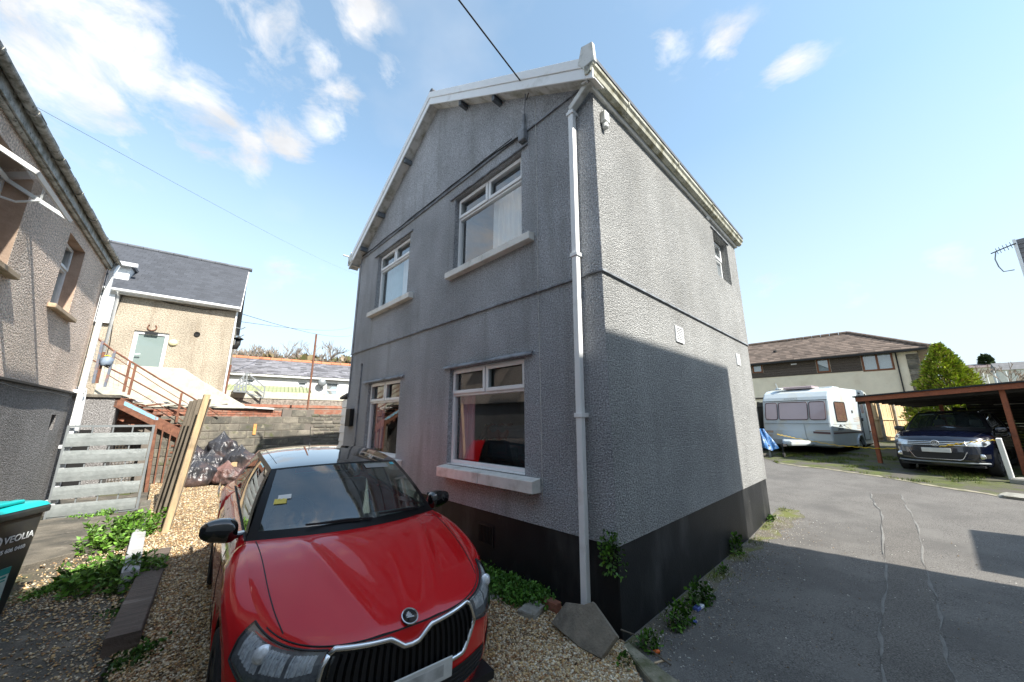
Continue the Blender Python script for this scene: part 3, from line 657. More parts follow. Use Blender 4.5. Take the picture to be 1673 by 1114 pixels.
# grit and chips along the foot of the side wall and on the lane
n = 3800; u = rs.rand(n)*6.6-.9; w = -np.abs(rs.randn(n))*.32-.02
w = np.where(rs.rand(n) < .22, -rs.rand(n)*2.6, w)
P2 = np.array([HF.world(a, b, 0)[:2] for a, b in zip(u, w)])
scatter_pebbles('roadside_grit', P2, .0075, [(.5,.47,.42), (.34,.30,.26), (.62,.60,.55), (.22,.18,.14), (.40,.30,.2)], 'grit', lambda x, y: gz(x, y)+.004, 6)
def strip_f(s, t):
    x = -.2+6.4*t; w = .16+.16*abs(mnoise.noise((x*1.3, 2, 0)))+.05*math.sin(x*9)+.22*sstep(3.4, 5.6, x); p = HF.world(x, -.0-(w*s), 0); return (p[0], p[1])
from mathutils import noise as mnoise
sheet('soil_strip', strip_f, 6, 90, 'earth_edge', .008)
# verge with moss and grass beyond the lane
vg = [hf(9.0, -6.5), tuple(re3), tuple(re2), tuple(re1), hf(13.5, 1.9), hf(19, 3.2)]
vo = [hf(12.5, -8), hf(20, -6), hf(21, -3), hf(22, 0), hf(23, 2.2), hf(24, 4)]
sheet('verge', lambda s, t: lerp_poly(vg, t)*(1-s)+lerp_poly(vo, t)*s, 20, 40, 'moss_verge', .008)
m = MB()
edge = [np.array(p) for p in (re3, re2, re1)]
def fn(s, t):
    c = lerp_poly(edge, t); d = (np.array(re1)-np.array(re3)); d /= np.linalg.norm(d); nrm = np.array([d[1], -d[0]])
    w = .05+.05*math.sin(t*33)**2; p = c+nrm*((s-.5)*2*w+.05*math.sin(t*21)); return (p[0], p[1], gz(*p)+.013)
m.grid(fn, 2, 80); o = m.build('road_edge', 'concrete_edge', smooth=True); o['kind'] = 'structure'
def blades(name, P, h, pal, seedv=1, w=.006, label=None):
    rs = np.random.RandomState(seedv); n = len(P); a = rs.rand(n)*6.283; hh = h*(.4+rs.rand(n)); lean = rs.randn(n, 2)*.45*hh[:, None]
    z = np.array([gz(p[0], p[1]) for p in P]); ww = w*(.7+.6*rs.rand(n)); dx, dy = np.cos(a)*ww, np.sin(a)*ww
    V = np.zeros((n, 3, 3)); V[:, 0] = np.stack([P[:, 0]-dx, P[:, 1]-dy, z], 1); V[:, 1] = np.stack([P[:, 0]+dx, P[:, 1]+dy, z], 1)
    V[:, 2] = np.stack([P[:, 0]+lean[:, 0], P[:, 1]+lean[:, 1], z+hh], 1)
    pal = np.array(pal); c = pal[rs.randint(len(pal), size=n)]*(.7+.6*rs.rand(n, 1)); c = np.repeat(np.concatenate([c, np.ones((n, 1))], 1), 3, 0)
    o = fast_mesh(name, V.reshape(-1, 3), np.arange(3*n).reshape(n, 3), 'grass_blade', cols=c, kind='stuff'); 
    return o
GP = [(.09,.14,.02), (.13,.18,.03), (.17,.20,.05), (.06,.10,.02), (.20,.19,.07)]
def region_pts(n, A, B, noise_fn=None):
    s = rs.rand(n); t = rs.rand(n); A = np.array(A); B = np.array(B); k = t*(len(A)-1); i = np.minimum(k.astype(int), len(A)-2); f = (k-i)[:, None]
    l = A[i]*(1-f)+A[i+1]*f; r = B[i]*(1-f)+B[i+1]*f; return l*(1-s[:, None])+r*s[:, None]
from mathutils import noise as mnoise
wgx = rs.rand(1400)**.8*6.3-.1; wg = np.array([HF.world(a, -abs(b)*.12-.02, 0)[:2] for a, b in zip(wgx, rs.randn(1400))])
wg = wg[np.array([mnoise.noise((a*2.2, 7, 0)) > .05 for a in wgx])]
WALLG = wg
gp = region_pts(70000, vg, [tuple(np.array(a)*.6+np.array(b)*.4) for a, b in zip(vg, vo)])
keep = np.array([mnoise.noise((p[0]*.9, p[1]*.9, 0))+.5*mnoise.noise((p[0]*3, p[1]*3, 3)) > -.02+.25*max(0, 1-abs((p[0]-re3[0])*.1)) - .02 for p in gp])
blades('verge_grass', gp[keep], .07, GP, 2)
blades('wall_foot_grass', WALLG, .06, GP, 3, w=.004)

# ================================================================ sleeper, low wall, fence panel
mat('sleeper_wood', (.125, .098, .080), .85, .35, 3, .5, 40, stretch=(12, 1, 12), dirt=[((.26,.22,.19), 5, .64, .06, (1,.2,1))])
mat('block_white', (.44, .45, .46), .85, .12, 5, .4, 60, dirt=((.34,.33,.30)), dscale=4, dthr=.6, rnd=.06)
mat('block_grey', (.20, .18, .145), .93, .3, 4, .8, 55, rnd=.22, fine=.3, dirt=[((.10,.095,.08), 2.4, .50, .12, None), ((.33,.30,.22), 6, .65, .08, None), ((.09,.10,.04), 3.3, .64, .06, None)])
mat('mortar', (.16, .14, .12), .95, .2)
mat('brick_red', (.30, .125, .08), .9, .25, 8, .4, 60, rnd=.25, dirt=((.30,.24,.19)), dscale=5, dthr=.62)
mat('softwood', (.46, .34, .20), .8, .25, 3, .3, 50, stretch=(9, 9, 1.0), rnd=.1, dirt=[((.26,.21,.15), 3, .60, .1, (3,3,.5))])
mat('softwood_pale', (.64, .46, .26), .8, .15, 3, .2, 50, stretch=(9, 9, 1.0), rnd=.08)
mat('softwood_old', (.15, .125, .095), .85, .3, 3, .4, 50, stretch=(9, 9, 1.0), rnd=.15)
a = np.array(onz(200, 1040, .16)); b = np.array(onz(262, 898, .16))
sl = thing('railway_sleeper', 'dark weathered timber sleeper lying on the gravel edge beside the yard', 'timber', (float((a+b)[0]/2), float((a+b)[1]/2), .0), math.atan2(b[1]-a[1], b[0]-a[0]))
Ls = float(np.linalg.norm((b-a)[:2]))
m = MB()
def sfn(s, t):
    k = [(-.105, .0), (.105, .0), (.105, .155), (-.105, .155), (-.105, .0)]; q = s*4; i = min(int(q), 3); f = q-i
    y = k[i][0]*(1-f)+k[i+1][0]*f; z = k[i][1]*(1-f)+k[i+1][1]*f
    x = (t-.5)*Ls; e = .006*mnoise.noise((x*5, y*20, z*20)); return (x, y+e, z+e*1.2+.02)
m.grid(sfn, 16, 40)
m.add([sfn(i/4, 0) for i in range(4)], [(0, 1, 2, 3)]); m.add([sfn(i/4, 1) for i in range(4)], [(0, 1, 2, 3)])
m.build('timber', 'sleeper_wood', sl, bevel=.008)
lw = thing('low_block_wall', 'low wall of pale painted concrete blocks edging the weedy yard', 'wall', (*fk(0, 0), 0), FK.rz)
x0 = (FK.inv(onz(248, 925, .24)))[0]
for k in range(11):
    m = MB(); w = .44; xa = x0+k*(w+.012); zt = .24+.012*math.sin(k*2.3)
    m.box(xa, xa+w, .0, .145, -.05, zt); m.build('block', 'block_white' if k < 6 else 'block_grey', lw, bevel=.008)
FP = Frame((-5.33, 5.98), -47)
fp = thing('fence_panel', 'tall timber fence panel with thick front post seen edge-on', 'fence', (-5.33, 5.98, 0), FP.rz)
LEAN = .10
m = MB(); m.prism([(0, -.05, -.05), (.10, -.05, -.05), (.10, .035, -.05), (0, .035, -.05)], (.0, -.13-LEAN, 2.33)); m.build('post', 'softwood', fp, bevel=.006)
for k in range(3):
    xx = .45+.55*k; m = MB(); m.prism([(xx, -.01, .10), (xx+.05, -.01, .10), (xx+.05, .045, .10), (xx, .045, .10)], (0, -.22, 2.12)); m.build('stud', 'softwood_old', fp, bevel=.004)
for z in (.18, .78, 1.45, 2.1):
    m = MB(); y = -.005-.23*z/2.28; m.beam((.10, y-.02, z), (1.80, y-.02, z), .04, .07); m.build('rail', 'softwood_old', fp, bevel=.004)
for k in range(13):
    xx = .12+k*.13; m = MB(); m.prism([(xx, -.085, .06), (xx+.122, -.085, .06), (xx+.122, -.07, .06), (xx, -.07, .06)], (0, -.23, 2.15)); m.build('board', 'softwood_old', fp)
bk = MB(); bk.box(0, .2, 0, .10, 0, .065); p = onz(282, 884, .03); tag(bk.build('brick', 'brick_red', None, bevel=.006, loc=(float(p[0]), float(p[1]), .03), rz=.5), 'single red brick at the foot of the timber fence post', 'brick')

# ================================================================ back wall of concrete blocks
BWF = Frame((-8.58, 10.9), 50)
bw = thing('block_boundary_wall', 'weathered grey concrete block boundary wall behind the refuse bags', 'wall', (-8.58, 10.9, 0), BWF.rz)
m = MB(); m.box(-1.6, 2.42, .012, .2, -.05, 1.96); m.box(1.50, 2.42, .012, .2, 1.96, 2.20); m.box(2.42, 3.9, .012, .3, -.05, 2.0); m.build('mortar', 'mortar', bw)
blk = MB(); blk.box(0, .438, 0, .09, 0, .207); b0 = blk.build('block', 'block_grey', bw, bevel=.012); b0.location = (-1.6, 0, 0.0)
for j in range(10):
    for i in range(9):
        x = -1.6+i*.448+(.224 if j % 2 else 0)
        if j == 9 and (x < 1.45 or x > 2.0): continue
        if x > 2.0 or (i, j) == (0, 0): continue
        dup(b0, bw, (x, random.uniform(-.008, .004), j*.2195+.0))
rg = MB(); rg.box(0, .30, 0, .12, 0, .10); r0 = rg.build('stone', 'block_grey', bw, bevel=.02); r0.location = (2.45, 0, 0)
for j in range(18):
    x = 2.45-(.1 if j % 2 else 0)
    while x < 3.8:
        w = random.uniform(.7, 1.3); c = dup(r0, bw, (x, random.uniform(-.02, .01), j*.115)); c.scale = (w, 1, random.uniform(.9, 1.06)); x += .3*w+.012
m = MB(); m.box(.78, .86, -.03, -.012, 1.42, 1.74); m.build('tape_mark', 'tape_orange', bw)
# brick wall with white coping above, to the left
bc = thing('brick_garden_wall', 'red brick wall with white flashing above the grey block wall', 'wall', BWF.world(0, .45, 0), BWF.rz)
m = MB(); m.box(-2.6, 1.62, .02, .2, 1.5, 2.22); m.build('mortar', 'mortar', bc)
bb = MB(); bb.box(0, .215, 0, .1, 0, .065); q0 = bb.build('brick', 'brick_red', bc, bevel=.004); q0.location = (-2.6, 0, 1.72)
for j in range(6):
    for i in range(19):
        x = -2.6+i*.225+(.11 if j % 2 else 0)
        if (i, j) != (0, 0) and x < 1.45: dup(q0, bc, (x, random.uniform(-.004, .004), 1.72+j*.075))
m = MB(); m.beam((-2.7, -.03, 2.40), (1.30, -.03, 2.22), .16, .05); m.build('flashing', 'upvc_dirty', bc)
# low outbuildings behind: stone band, red coping, pale retaining wall
ob = thing('outbuilding_roof', 'low flat outbuilding with stone band and red brick coping beyond the block wall', 'outbuilding', BWF.world(0, 3.2, 0), BWF.rz)
mat('stone_band', (.30, .26, .22), .9, .4, 14, .6, 30, dirt=((.12,.10,.08)), dscale=9, dthr=.55)
mat('pale_render', (.52, .49, .40), .85, .12, 6, .2, 40, dirt=[((.40,.38,.30), 5, .60, .1, None), ((.20,.18,.14), 18, .70, .04, None)])
mat('white_render', (.60, .60, .59), .85, .06, 4, .15, 40, dirt=((.5,.49,.45)), dscale=3, dthr=.68)
FOB = Frame(BWF.world(0, 3.2, 0), 50)
m = MB(); m.box(-1.0, 6.5, 0, 1.0, 0, FOB.loc(470, 668)[1]); m.build('wall', 'brick_red', ob)
zb = FOB.loc(500, 664)[1]; m = MB(); m.box(-1.0, 6.5, -.04, .9, zb-.06, zb+.05); m.build('coping', 'brick_red', ob)
FST = Frame(BWF.world(0, 5.5, 0), 52)
sb = thing('stone_garden_wall', 'grey stone garden wall under a pale rendered top with lumpy edge', 'wall', (FST.P[0], FST.P[1], 0), FST.rz)
xa, z1 = FST.loc(372, 655); xb, z2 = FST.loc(575, 660); zt = FST.loc(470, 652)[1]; zu = FST.loc(470, 641)[1]
m = MB(); m.box(xa-.6, xb+.8, 0, .4, 0, zt); m.build('stonework', 'stone_band', sb)
m = MB(); m.grid(lambda s, t: (xa-.6+(xb+1.4-xa)*s, -.03+.25*(t > .5), (zt if t < .3 else zu+.03*mnoise.noise((s*40, 0, 1)))), 90, 3); m.build('rendered_top', 'pale_render', sb)

# ================================================================ white bungalow beyond, green roof, grey stair
mat('ridge_orange', (.46, .18, .09), .8, .2, 5, rnd=.1)
mat('green_sheet', (.30, .33, .18), .6, .15, 3, dirt=((.36,.36,.25)), dscale=4, dthr=.6)
mat('galv', (.33, .36, .36), .45, .2, 6, .15, 30, metal=.55, dirt=[((.40,.43,.43), 9, .58, .10, None)])
mat('grey_steel', (.22, .24, .25), .5, .15, 6, metal=.3)
BG = Frame(at_r(470, 650, 22)[:2], 57)
bgl = thing('white_bungalow', 'long low white bungalow with worn slate roof and orange ridge tiles', 'house', (BG.P[0], BG.P[1], 0), BG.rz)
xl, ze = BG.loc(366, 609); xr, _ = BG.loc(600, 620)
ze = (BG.loc(470, 616)[1]+BG.loc(540, 621)[1])/2; print('bung', xl, xr, ze)
_, zr = BG.loc(470, 590, -2.6)
m = MB(); wins = [BG.loc(487, 623)+BG.loc(500, 637), BG.loc(533, 624)+BG.loc(551, 650), BG.loc(396, 618)+BG.loc(414, 633)]
hw = [(w[0], w[2], w[3], w[1]) for w in wins]
holes_wall(m, 'y', 0, .2, xl-4, xr+3, 0, ze, hw); m.build('wall', 'white_render', bgl)
for h in hw: window(bgl, TB, h[0], h[1], h[2], h[3], rec=.06, trans=.5, mull=False, sash=False, glass='pane_pale')
m = MB(); m.box(xl-4, xr+3, -.2, -.08, ze-.02, ze+.10); m.build('gutter', 'upvc', bgl)
m = MB(); m.add([(xl-4, -.22, ze+.08), (xr+3, -.22, ze+.08), (xr+3, 2.6, zr), (xl-4, 2.6, zr)], [(0, 1, 2, 3)]); m.build('roof', 'slate_old', bgl)
m = MB(); m.add([(xl-4, 5.4, ze+.08), (xr+3, 5.4, ze+.08), (xr+3, 2.6, zr), (xl-4, 2.6, zr)], [(0, 1, 2, 3)]); m.build('roof', 'slate_old', bgl)
rs2 = np.random.RandomState(8); V = []; Fs = []; nrow = 15; LR = math.hypot(2.82, zr-ze-.08)
dy, dz_ = 2.82/nrow, (zr-ze-.08)/nrow
for j in range(nrow):
    x = xl-4-(.15 if j % 2 else 0)
    while x < xr+3:
        y0, z0 = -.24+j*dy, ze+.085+j*dz_; lift = .012+.010*rs2.rand(); o = len(V)
        V += [(x, y0, z0+lift), (x+.285, y0, z0+lift*rs2.uniform(.8, 1.2)), (x+.285, y0+dy*1.1, z0+dz_*1.1+.004), (x, y0+dy*1.1, z0+dz_*1.1+.004)]; Fs.append((o, o+1, o+2, o+3)); x += .30
cc = np.repeat(np.concatenate([np.array([(.20,.195,.21)])*(.6+.85*rs2.rand(len(Fs), 1)), np.ones((len(Fs), 1))], 1), 4, 0)
mat('slate_piece', (.2, .2, .2), .8, .1, 3, attr='Col')
fast_mesh('slates', V, Fs, 'slate_piece', bgl, cols=cc, kind='stuff')
nr = 26; w = (xr+7-xl)/nr; rt = MB(); rt.tube([(0, 2.6, zr), (w-.02, 2.6, zr)], .13, 8); r0 = rt.build('ridge_tile', 'ridge_orange', bgl); r0.location = (xl-4, 0, 0)
for i in range(1, nr): dup(r0, bgl, (xl-4+i*w, 0, random.uniform(-.01, .01)))
m = MB(); cx_, cz_ = BG.loc(526, 625, .25); m.lathe([(.0, -.06), (.08, -.045), (.16, -.02), (.21, .01), (.20, .015), (.0, -.03)], 18, 'y', (cx_, -.28, cz_)); m.tube([(cx_, -.25, cz_), (cx_, -.1, cz_-.25), (cx_, 0, cz_-.25)], .025, 6)
sdn = MB(); sdn.v = m.v; sdn.f = m.f; o = sdn.build('satellite_dish', 'grey_steel', None, smooth=True, loc=(BG.P[0], BG.P[1], 0), rz=BG.rz); tag(o, 'grey satellite dish fixed to the white bungalow wall', 'satellite dish')
gs = thing('green_shed', 'low shed with a green ribbed sheet roof in front of the bungalow', 'shed', (BG.P[0], BG.P[1], 0), BG.rz)
x1_, zlo = BG.loc(398, 640, 2.2); x2_, _ = BG.loc(497, 641, 2.2); zhi = BG.loc(440, 631, .8)[1]; zlo = BG.loc(450, 641, 2.2)[1]
x3_ = BG.loc(505, 640, 2.2)[0]
m = MB(); m.box(x1_-1.2, x3_, -2.1, -.8, 0, zlo-.05); m.build('wall', 'pale_render', gs)
nn = 26; wdt = (x3_+1.5-x1_)/nn; sh = MB(); sh.prism([(0, -2.3, zlo), (wdt*.93, -2.3, zlo), (wdt*.93, -.8, zhi), (0, -.8, zhi)], (0, 0, .02)); sh.prism([(wdt*.93, -2.3, zlo), (wdt, -2.3, zlo), (wdt, -.8, zhi), (wdt*.93, -.8, zhi)], (0, 0, .07)); s0 = sh.build('roof_sheet', 'green_sheet', gs); s0.location = (x1_-1.4, 0, 0)
for i in range(1, nn): dup(s0, gs, (x1_-1.4+i*wdt, 0, 0))
st = thing('grey_steel_stair', 'grey steel platform with railings and open stair beside the green roof', 'staircase', (0, 0, 0))
def P3(x, y, r): return tuple(at_r(x, y, r))
lx_ = [((388, 626), (388, 640)), ((400, 611), (402, 640)), ((432, 632), (430, 644))]
m = MB(); m.beam(P3(381, 640, 19), P3(402, 641, 19), .6, .06); m.build('platform', 'grey_steel', st)
for a, b in (((388, 624), (386, 640)), ((393, 618), (391, 640)), ((398, 613), (396, 640)), ((404, 610), (401, 641)), ((384, 630), (382, 640))):
    m = MB(); m.beam(P3(*a, 19), P3(*b, 19), .05, .05); m.build('baluster', 'grey_steel', st)
for a, b in (((384, 628), (404, 609)), ((384, 632), (403, 619)), ((383, 637), (402, 630)), ((404, 609), (433, 633)), ((402, 622), (430, 642)), ((402, 641), (430, 650)), ((433, 633), (430, 650))):
    m = MB(); m.beam(P3(*a, 19), P3(*b, 19), .05, .05); m.build('rail', 'grey_steel', st)
# rusty posts
for (xa, ya, xb, yb, r, lb) in ((517, 546, 503, 662, 15.6, 'tall thin rusty pole standing behind the block wall'), (377, 596, 368, 640, 17.5, 'short rusty pole beside the steel platform')):
    a = at_r(xa, ya, r); b = at_r(xb, yb, r); b = b+(b-a)/abs(b[2]-a[2])*b[2]*1.0 if False else b
    m = MB(); m.tube([tuple(a), tuple(b), (float(b[0]), float(b[1]), 0)], .035, 8); tag(m.build('rusty_pole', 'rust'), lb, 'pole', 'rusty poles behind the wall')

# ================================================================ stone house at the back left
SF = Frame((-12.11, 11.93), 53)
sh_ = thing('tan_house', 'old tan rendered house with dark slate roof and frosted white door', 'house', (-12.11, 11.93, 0), SF.rz)
m = MB(); holes_wall(m, 'y', 0, .3, -3.6, 2.0, 0, 6.0, [(-.56, .30, 2.9, 4.78)]); m.build('front_wall', 'tan_roughcast', sh_)
m = MB(); m.box(1.72, 1.995, .3, 5.6, 0, 6.0); m.box(-3.6, 1.72, 5.3, 5.6, 0, 6.0); m.build('side_wall', 'tan_roughcast', sh_)
zrd = SF.loc(397, 438, -2.9)[1]; xrd = SF.loc(397, 438, -2.9)[0]
zrd2 = SF.loc(180, 398, -2.9)[1]; print('stone ridge', zrd, zrd2, xrd); zrd = (zrd+zrd2)/2
XR = 2.12
m = MB(); m.add([(XR-.2, .0, 6.0), (XR-.2, 5.6, 6.0), (XR-.2, 2.8, zrd-.1)], [(0, 1, 2)]); m.build('gable', 'tan_roughcast', sh_)
nr, nc = 19, 0; V = []; Fs = []
y0_, z0_ = -.22, 6.05; dy, dz_ = (2.9+.22)/nr, (zrd-6.05)/nr
m = MB(); m.add([(-3.6, y0_, z0_), (XR, y0_, z0_), (XR, 2.9, zrd), (-3.6, 2.9, zrd)], [(0, 1, 2, 3)]); m.add([(-3.6, 6.0, z0_), (XR, 6.0, z0_), (XR, 2.9, zrd), (-3.6, 2.9, zrd)], [(0, 1, 2, 3)]); m.build('roof', 'slate', sh_)
for j in range(nr):
    x = -3.6-(.125 if j % 2 else 0)
    while x < XR-.02:
        xe = min(x+.245, XR); o = len(V); lf = .014+.006*rs2.rand(); ya, za = y0_+j*dy-.01, z0_+j*dz_
        V += [(x, ya, za+lf), (xe, ya, za+lf), (xe, ya+dy*1.08, za+dz_*1.08+.004), (x, ya+dy*1.08, za+dz_*1.08+.004), (x, ya, za), (xe, ya, za)]; Fs += [(o, o+1, o+2, o+3), (o+4, o+5, o+1, o)]; x += .25
cc = np.repeat(np.concatenate([np.array([(.058,.063,.075)])*(.88+.26*rs2.rand(len(V)//6, 1)), np.ones((len(V)//6, 1))], 1), 6, 0)
fast_mesh('slates', V, Fs, 'slate_piece', sh_, cols=cc, kind='stuff')
rt = MB(); rt.tube([(0, 2.9, zrd+.02), (.44, 2.9, zrd+.02)], .09, 8); r0 = rt.build('ridge_tile', 'slate', sh_); r0.location = (-3.6, 0, 0)
for i in range(1, 13): dup(r0, sh_, (-3.6+i*.45, 0, 0))
m = MB(); m.box(-2.0, 2.1, -.20, -.02, 5.90, 6.02); m.build('fascia', 'upvc', sh_)
m = MB(); m.tube([(-1.9, -.28, 6.0), (2.12, -.28, 5.97)], .055, 10); m.build('gutter', 'upvc', sh_, smooth=True)
m = MB(); m.prism([(XR-.01, -.22, 5.98), (XR-.01, 2.9, zrd-.06), (XR-.01, 2.9, zrd-.18), (XR-.01, -.22, 5.86)], (.03, 0, 0)); m.build('bargeboard', 'upvc', sh_)
m = MB(); m.tube([(-1.10, -.28, 5.98), (-1.10, -.06, 5.85), (-1.12, -.06, 3.2)], .045, 8); m.build('downpipe', 'upvc', sh_, smooth=True)
m = MB(); m.tube([(2.03, -.04, 5.9), (2.03, -.04, 2.0)], .03, 8); m.build('corner_pipe', 'upvc', sh_)
window(sh_, TB, -.56, .30, 2.9, 4.78, rec=.05, fw=.10, trans=0, mull=False, glass='door_glass' if 'door_glass' in MATS else 'pane_pale')
m = MB(); m.tube([(-.42, -.01, 3.98), (-.30, -.03, 4.0)], .02, 6); m.build('door_handle', 'upvc', sh_)
cxl, czl = SF.loc(283, 560); m = MB(); m.lathe([(0, -.08), (.09, -.07), (.12, -.03), (.12, 0)], 20, 'y', (cxl, 0, czl)); m.build('wall_lamp', 'lamp_cream' if 'lamp_cream' in MATS else 'pale_render', sh_, smooth=True)
cxl, czl = SF.loc(322, 546); m = MB(); m.lathe([(.09, -.01), (.085, -.04), (.05, -.03), (0, -.012)], 14, 'y', (cxl, 0, czl)); m.build('wall_hole', 'dark_gap', sh_)
cxl, czl = SF.loc(249, 535); m = MB(); m.tube([(cxl+.11*math.cos(a), -.03, czl+.11*math.sin(a)) for a in [R_(-230+14*i) for i in range(21)]], .016, 6); m.build('horseshoe', 'rust', sh_)
cxl, czl = SF.loc(248, 544); m = MB(); m.box(cxl-.16, cxl+.16, -.03, -.005, czl-.04, czl+.04); m.build('name_plate', 'black_plinth', sh_)
for k, pts_ in enumerate(([(190, 482), (230, 484), (300, 493), (385, 500)], [(202, 478), (186, 520), (180, 560), (172, 590)], [(230, 480), (275, 495), (330, 505), (390, 508)])):
    m = MB(); m.tube([(SF.loc(*q)[0], -.03, SF.loc(*q)[1]) for q in pts_], .012, 5); m.build('wall_cable', 'cable_black', sh_)
# flue and brackets on its right side
m = MB(); fx, fz = SF.loc(380, 563); m.tube([(2.0, .6, fz), (2.16, .5, fz), (2.2, .5, fz+.12), (2.2, .5, fz+.30)], .09, 10); m.lathe([(.14, .30), (.17, .34), (.02, .42), (0, .42)], 12, 'z', (2.2, .5, fz)); m.build('boiler_flue', 'cable_black', sh_, smooth=True)
for zz in (5.35, 5.05): m = MB(); m.tube([(2.0, .3, zz), (2.25, .25, zz-.05), (2.35, .25, zz+.04)], .02, 6); m.build('wire_bracket', 'grey_steel', sh_)
# dormer at the left
m = MB(); m.box(-1.45, -1.05, .35, 2.2, 6.2, 7.05); m.build('dormer', 'upvc', sh_)
m = MB(); m.prism([(-1.5, .2, 7.02), (-.98, .2, 7.02), (-.98, .2, 7.12), (-1.5, .2, 7.12)], (0, 2.2, 0)); m.build('dormer_roof', 'slate', sh_)
m = MB(); m.box(-1.6, -.86, .12, .24, 6.98, 7.10); m.build('dormer_gutter', 'upvc', sh_)
m = MB(); m.box(-1.55, -1.15, -.12, -.02, 4.9, 5.95); m.build('white_boards', 'upvc', sh_)
# rendered stair parapet in front of it
PFm = Frame(SF.world(0, -1.25, 0), 53)
pr_ = [PFm.loc(*q) for q in ((165, 594), (300, 602), (330, 622), (400, 662), (392, 664), (330, 655), (240, 662), (160, 640))]
par = thing('rendered_stair_wall', 'cream painted rendered parapet wall sloping down from the frosted door', 'wall', (PFm.P[0], PFm.P[1], 0), PFm.rz)
m = MB(); m.prism([(x, 0, z) for x, z in pr_[:4]]+[(pr_[3][0], 0, .3), (pr_[0][0], 0, .3)], (0, .22, 0)); m.build('parapet', 'pale_render', par, bevel=.01)
m = MB(); m.add([(-3, -.9, 0), (2.2, -.9, 0), (2.2, -.9, PFm.loc(250, 668)[1]), (-3, -.9, PFm.loc(250, 668)[1])], [(0, 1, 2, 3)]); m.build('base_wall', 'dark_roughcast', par)
for k in range(7):
    w = random.uniform(.4, .7); x = -1.2+k*.5; m = MB(); zz = PFm.loc(250, 668)[1]; m.beam((x, -.95, zz+.04), (x+w, -.75+random.uniform(-.1, .1), zz+.10+random.uniform(0, .12)), .10, .05); m.build('loose_timber', random.choice(['softwood_old', 'rust', 'block_grey']), par)
print('stone done')
# ================================================================ left house
mat('reveal_pink', (.46, .33, .25), .85, .15, 5, .3, 40, dirt=((.32,.22,.16)), dscale=3, dthr=.6)
mat('sill_tan', (.50, .38, .26), .8, .2, 5, dirt=((.30,.20,.12)), dscale=6, dthr=.6)
mat('gutter_grey', (.42, .42, .39), .5, .15, 5, dirt=[((.14,.14,.11), 9, .52, .10, (1,1,1)), ((.05,.05,.04), 26, .62, .05, None)])
LF = Frame(onz(70, 850, 0), -39.7)
lh = thing('pink_house', 'pinkish roughcast house on the left with dark lower wall and mossy gutter', 'house', (LF.P[0], LF.P[1], 0), LF.rz)
XE = -.06
WL = [(-2.66, -1.70, 3.62, 4.84), (-5.6, -4.30, 3.62, 4.84)]
m = MB(); holes_wall(m, 'y', 0, .35, -11, XE, 2.40, 5.138, WL); m.build('upper_wall', 'pink_roughcast', lh)
m = MB(); holes_wall(m, 'y', .03, .35, -11, XE, -.1, 2.36, [(-.98, -.72, 1.68, 1.95)]); m.build('lower_wall', 'dark_roughcast', lh)
m = MB(); m.prism([(-11, .03, 2.36), (-11, -.02, 2.37), (-11, -.02, 2.40), (-11, .03, 2.40)], (11+XE, 0, 0)); m.build('band', 'cable_black', lh)
m = MB(); m.add([(-.98,.2,1.68),(-.72,.2,1.68),(-.72,.2,1.95),(-.98,.2,1.95)],[(0,1,2,3)]); m.build('vent_back', 'dark_gap', lh)
m = MB(); m.box(XE-.3, XE-.001, .35, 7.5, -.1, 5.138); m.build('end_wall', 'pink_roughcast', lh)
